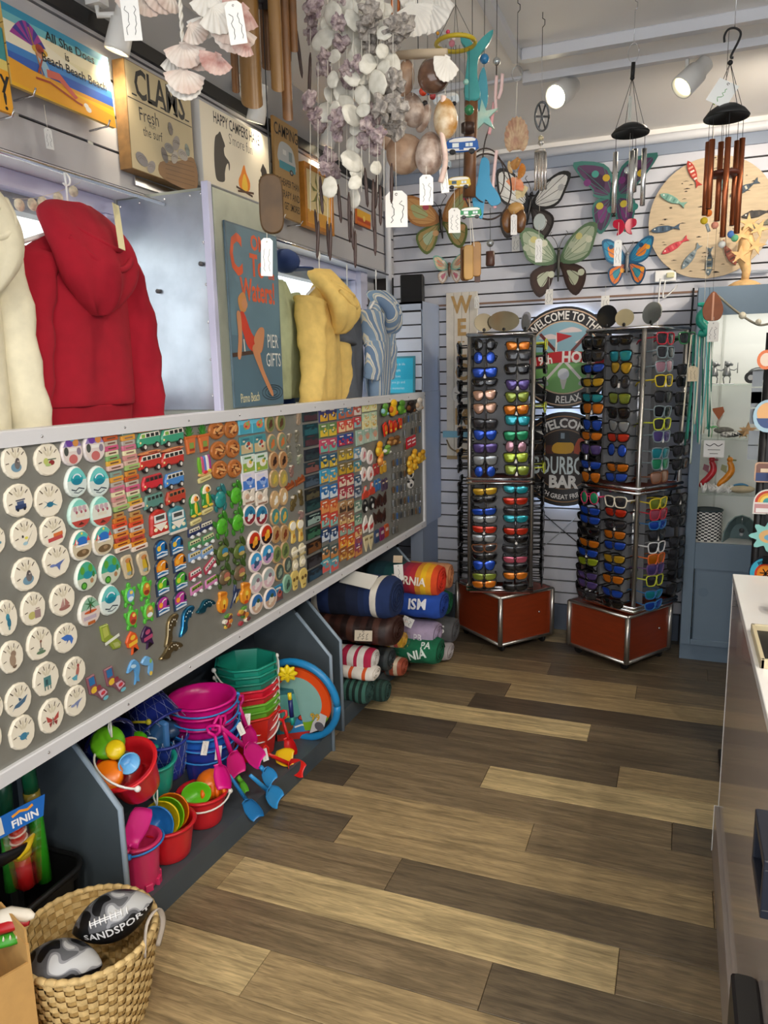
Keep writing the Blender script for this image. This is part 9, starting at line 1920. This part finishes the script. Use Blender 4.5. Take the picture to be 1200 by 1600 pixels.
for i, x in enumerate((837, 842, 847, 852)): MB().tube([tuple(at_y(x, 238, Y + .01*(i % 2))), tuple(at_y(x, 298 - 2*(i % 2), Y + .01*(i % 2)))], .0055, mat('d8d4d0', .25, .8), 10).build('chime_tube', t)
string(t, c, at_y(843, 330, Y), .0008); q = at_y(843, 347, Y); MB().prism(ell(0, 0, 10/k, 13/k, 18), -.003, .003, mat('9aa09a', .4, .5), bev=.0015).build('end_disc', t, face_m(q)); tag_at(842, 373, Y - .02, 'white price tag below the pewter medallion chime', .026, .085, 0, .05)
# 11 silver tubes, 12 copper tubes
def tube_chime(px, py, Y, wd, dome_h, tubes, m, label, hookpx, tagged, name='tube_chime'):
  t = thing(name, label, 'wind chime', T(0, 0, 0)); q = at_y(px, py, Y); k = ppm(q); R_ = wd/2/k
  MB().lathe([(0, dome_h), (R_*.45, dome_h*.95), (R_*.8, dome_h*.5), (R_, 0), (R_*.98, -.004), (R_*.9, .002), (0, dome_h*.5)], mat('17191a', .45), 28).build('top_dome', t, T(q))
  h = at_y(hookpx[0], hookpx[1], Y); mb = MB()
  for j in range(4): a = j*PI/2 + .5; mb.tube([(q.x + R_*.85*math.cos(a), q.y + R_*.85*math.sin(a), q.z + dome_h*.35), (h.x, h.y, h.z)], .0012, M_wire, 4)
  mb.build('suspension_cords', t); mb = MB(); mb.ball(tuple(h), .008, M_black, 8, 6); mb.build('knot', t)
  for i, (x, y0, y1, dy) in enumerate(tubes):
    a, b = at_y(x, y0, Y + dy), at_y(x, y1, Y + dy); b.x = a.x; mb = MB(); mb.lathe([(.0088, b.z - a.z), (.0088, 0), (.0072, 0), (.0072, b.z - a.z)], m, 14, smooth=True); mb.build('chime_tube', t, T(a)); string(t, a + Vector((0, 0, -.01)), (a.x, a.y, q.z), .0012, M_wire)
  return t, q, h
t, q, h = tube_chime(985, 208, 3.0, 58, .03, [(962, 238, 333, 0), (988, 236, 331, -.04), (993, 233, 300, .05), (1007, 232, 321, 0)], mat('dcdcda', .25, .85), 'solar wind chime with black dome and silver tubes', (988, 122), True)
mb = MB(); mb.tube([(h.x, h.y, h.z), (h.x + .002, h.y, h.z + .05)], .007, M_black, 8); mb.build('clasp', t); c = at_y(990, 82, 3.0); k = ppm(c); mb = MB(); mb.tube([(c.x + 8/k*math.cos(a), c.y, c.z + 14/k*math.sin(a)) for a in [2*PI*i/20 for i in range(21)]], .0013, M_chrome, 5); mb.build('hanging_ring', t); hook_to_ceiling(t, c + Vector((0, 0, 14/k)), M_chrome)
string(t, (q.x, q.y, q.z), at_y(978, 340, 3.0), .0008); MB().ball(tuple(at_y(981, 266, 3.0)), .013, mat('e4ecf0', .05, trans=.8), 12, 8).build('crystal', t)
q2 = at_y(976, 352, 2.98); k = ppm(q2)
for s in (-1, 1): MB().prism(spl([(0, 0), (s*5/k, 9/k), (s*17/k, 9/k), (s*18/k, 0), (s*10/k, -6/k), (s*12/k, -14/k), (s*3/k, -10/k)], 3, True), -.002, .002, mat('c01838', .25, coat=.4), bev=.001).build('butterfly_wing', t, face_m(q2, s*.3))
p = at_y(985, 150, 3.0); hang_tag(p, 'white and green paper tag in the silver chime cords', .02, .08, (.9, -.5, 0), 'e8ece0', lines=1, notch=False); tag_at(966, 375, 2.95, 'white price tag below the silver tube chime', .026, .09, 0, .06)
cop = mat('a85f3c', .3, .8)
t, q, h = tube_chime(1135, 183, 2.75, 68, .035, [(1107, 222, 336, 0), (1113, 218, 326, -.05), (1127, 222, 345, .06), (1138, 215, 370, -.06), (1152, 220, 352, .05), (1160, 216, 364, 0)], cop, 'solar wind chime with black dome and copper tubes', (1141, 98), True)
P = [at_y(x, y, 2.75) for x, y in ((1141, 98), (1138, 92), (1142, 86), (1146, 90), (1142, 88), (1155, 62), (1157, 50), (1149, 44), (1138, 46), (1132, 56), (1132, 66))]; MB().tube(spl([tuple(p) for p in P[3:]], 4), .0035, M_black, 6).build('s_hook', t); hook_to_ceiling(t, at_y(1148, 44, 2.75), M_chrome); MB().lathe([(0, 0), (.045, 0), (.047, .006), (.045, .012), (0, .012)], mat('5a2a1c', .4), 20).build('striker', t, T(at_y(1131, 275, 2.75))); string(t, (q.x, q.y, q.z), at_y(1134, 400, 2.75), .0012, M_wire)
p = at_y(1140, 128, 2.73); hang_tag(p, 'white and lime green leaf-logo tag in the copper chime cords', .065, .075, (.1, -1, .2), 'eef0ec', lines=1, notch=False, roll=-.55, ink='4a9a3a')
MB().prism([(0, 0), (.06, 0), (.06, .035), (0, .035)], -.001, .001, mat('9ac81e', .5)).build('lime_card', None, FB(at_y(1115, 164, 2.735), .35), 'lime green card edge behind the leaf-logo tag', 'price tag')
# 13 felt ball strings
Y = 3.3
t = thing('felt_ball_chime', 'strings of coloured felt balls hanging before the fish board', 'wind chime', T(0, 0, 0)); h = at_y(1125, 300, Y); hook_to_ceiling(t, h)
for i, (px, py, cc) in enumerate(((1107, 333, 'e87a2a'), (1100, 345, 'e0c02a'), (1117, 352, 'e89a80'), (1142, 366, '5a8ad0'), (1148, 372, '7fcf9a'), (1128, 382, 'e8e8e0'))): q = at_y(px, py, Y); MB().ball(tuple(q), .0135, mat(cc, .8), 12, 8).build('felt_ball', t); string(t, q, h, .0008)
MB().tube([tuple(at_y(1104, 350, Y)), tuple(at_y(1108, 362, Y))], .006, mat('d8e4e8', .1, trans=.6), 8).build('glass_bead', t)
# 14 leather teardrop and bead garland before the cabinet
Y = 4.0
t = thing('leather_teardrop', 'brown leather teardrop ornament hanging before the cabinet', 'ornament', T(0, 0, 0)); q = at_y(1114, 480, Y); k = ppm(q)
MB().prism(spl([(0, 24/k), (10/k, 12/k), (15/k, -4/k), (11/k, -18/k), (0, -21/k), (-11/k, -18/k), (-15/k, -4/k), (-10/k, 12/k)], 3, True), -.004, .004, mat('8a4a20', .5, noise=.1, scale=20), bev=.002).stroke([(0, 22/k), (0, -20/k)], .008, .0045, mat('d8a080', .6)).build('teardrop', t, face_m(q)); string(t, at_y(1114, 457, Y), (at_y(1114, 457, Y).x, Y, ZC), .0009, M_wire)
tag_at(1115, 502, Y - .01, 'white price tag under the leather teardrop', .05, .095, 0, .02)
t = thing('bead_garland', 'grey cord garland with cream beads across the cabinet top', 'garland', T(0, 0, 0)); P = [tuple(at_y(x, y, 4.262)) for x, y in ((1122, 462), (1140, 478), (1158, 492), (1175, 503), (1190, 508), (1215, 502))]; MB().tube(spl(P, 5), .006, mat('8a8474', .8), 6).build('cord', t)
for (px, py, s) in ((1160, 493, 1), (1185, 503, .8)): q = at_y(px, py, 4.25); MB().ball((0, 0, 0), .018*s, mat('e4dcc4', .6), 12, 8).build('bead', t, T(q))
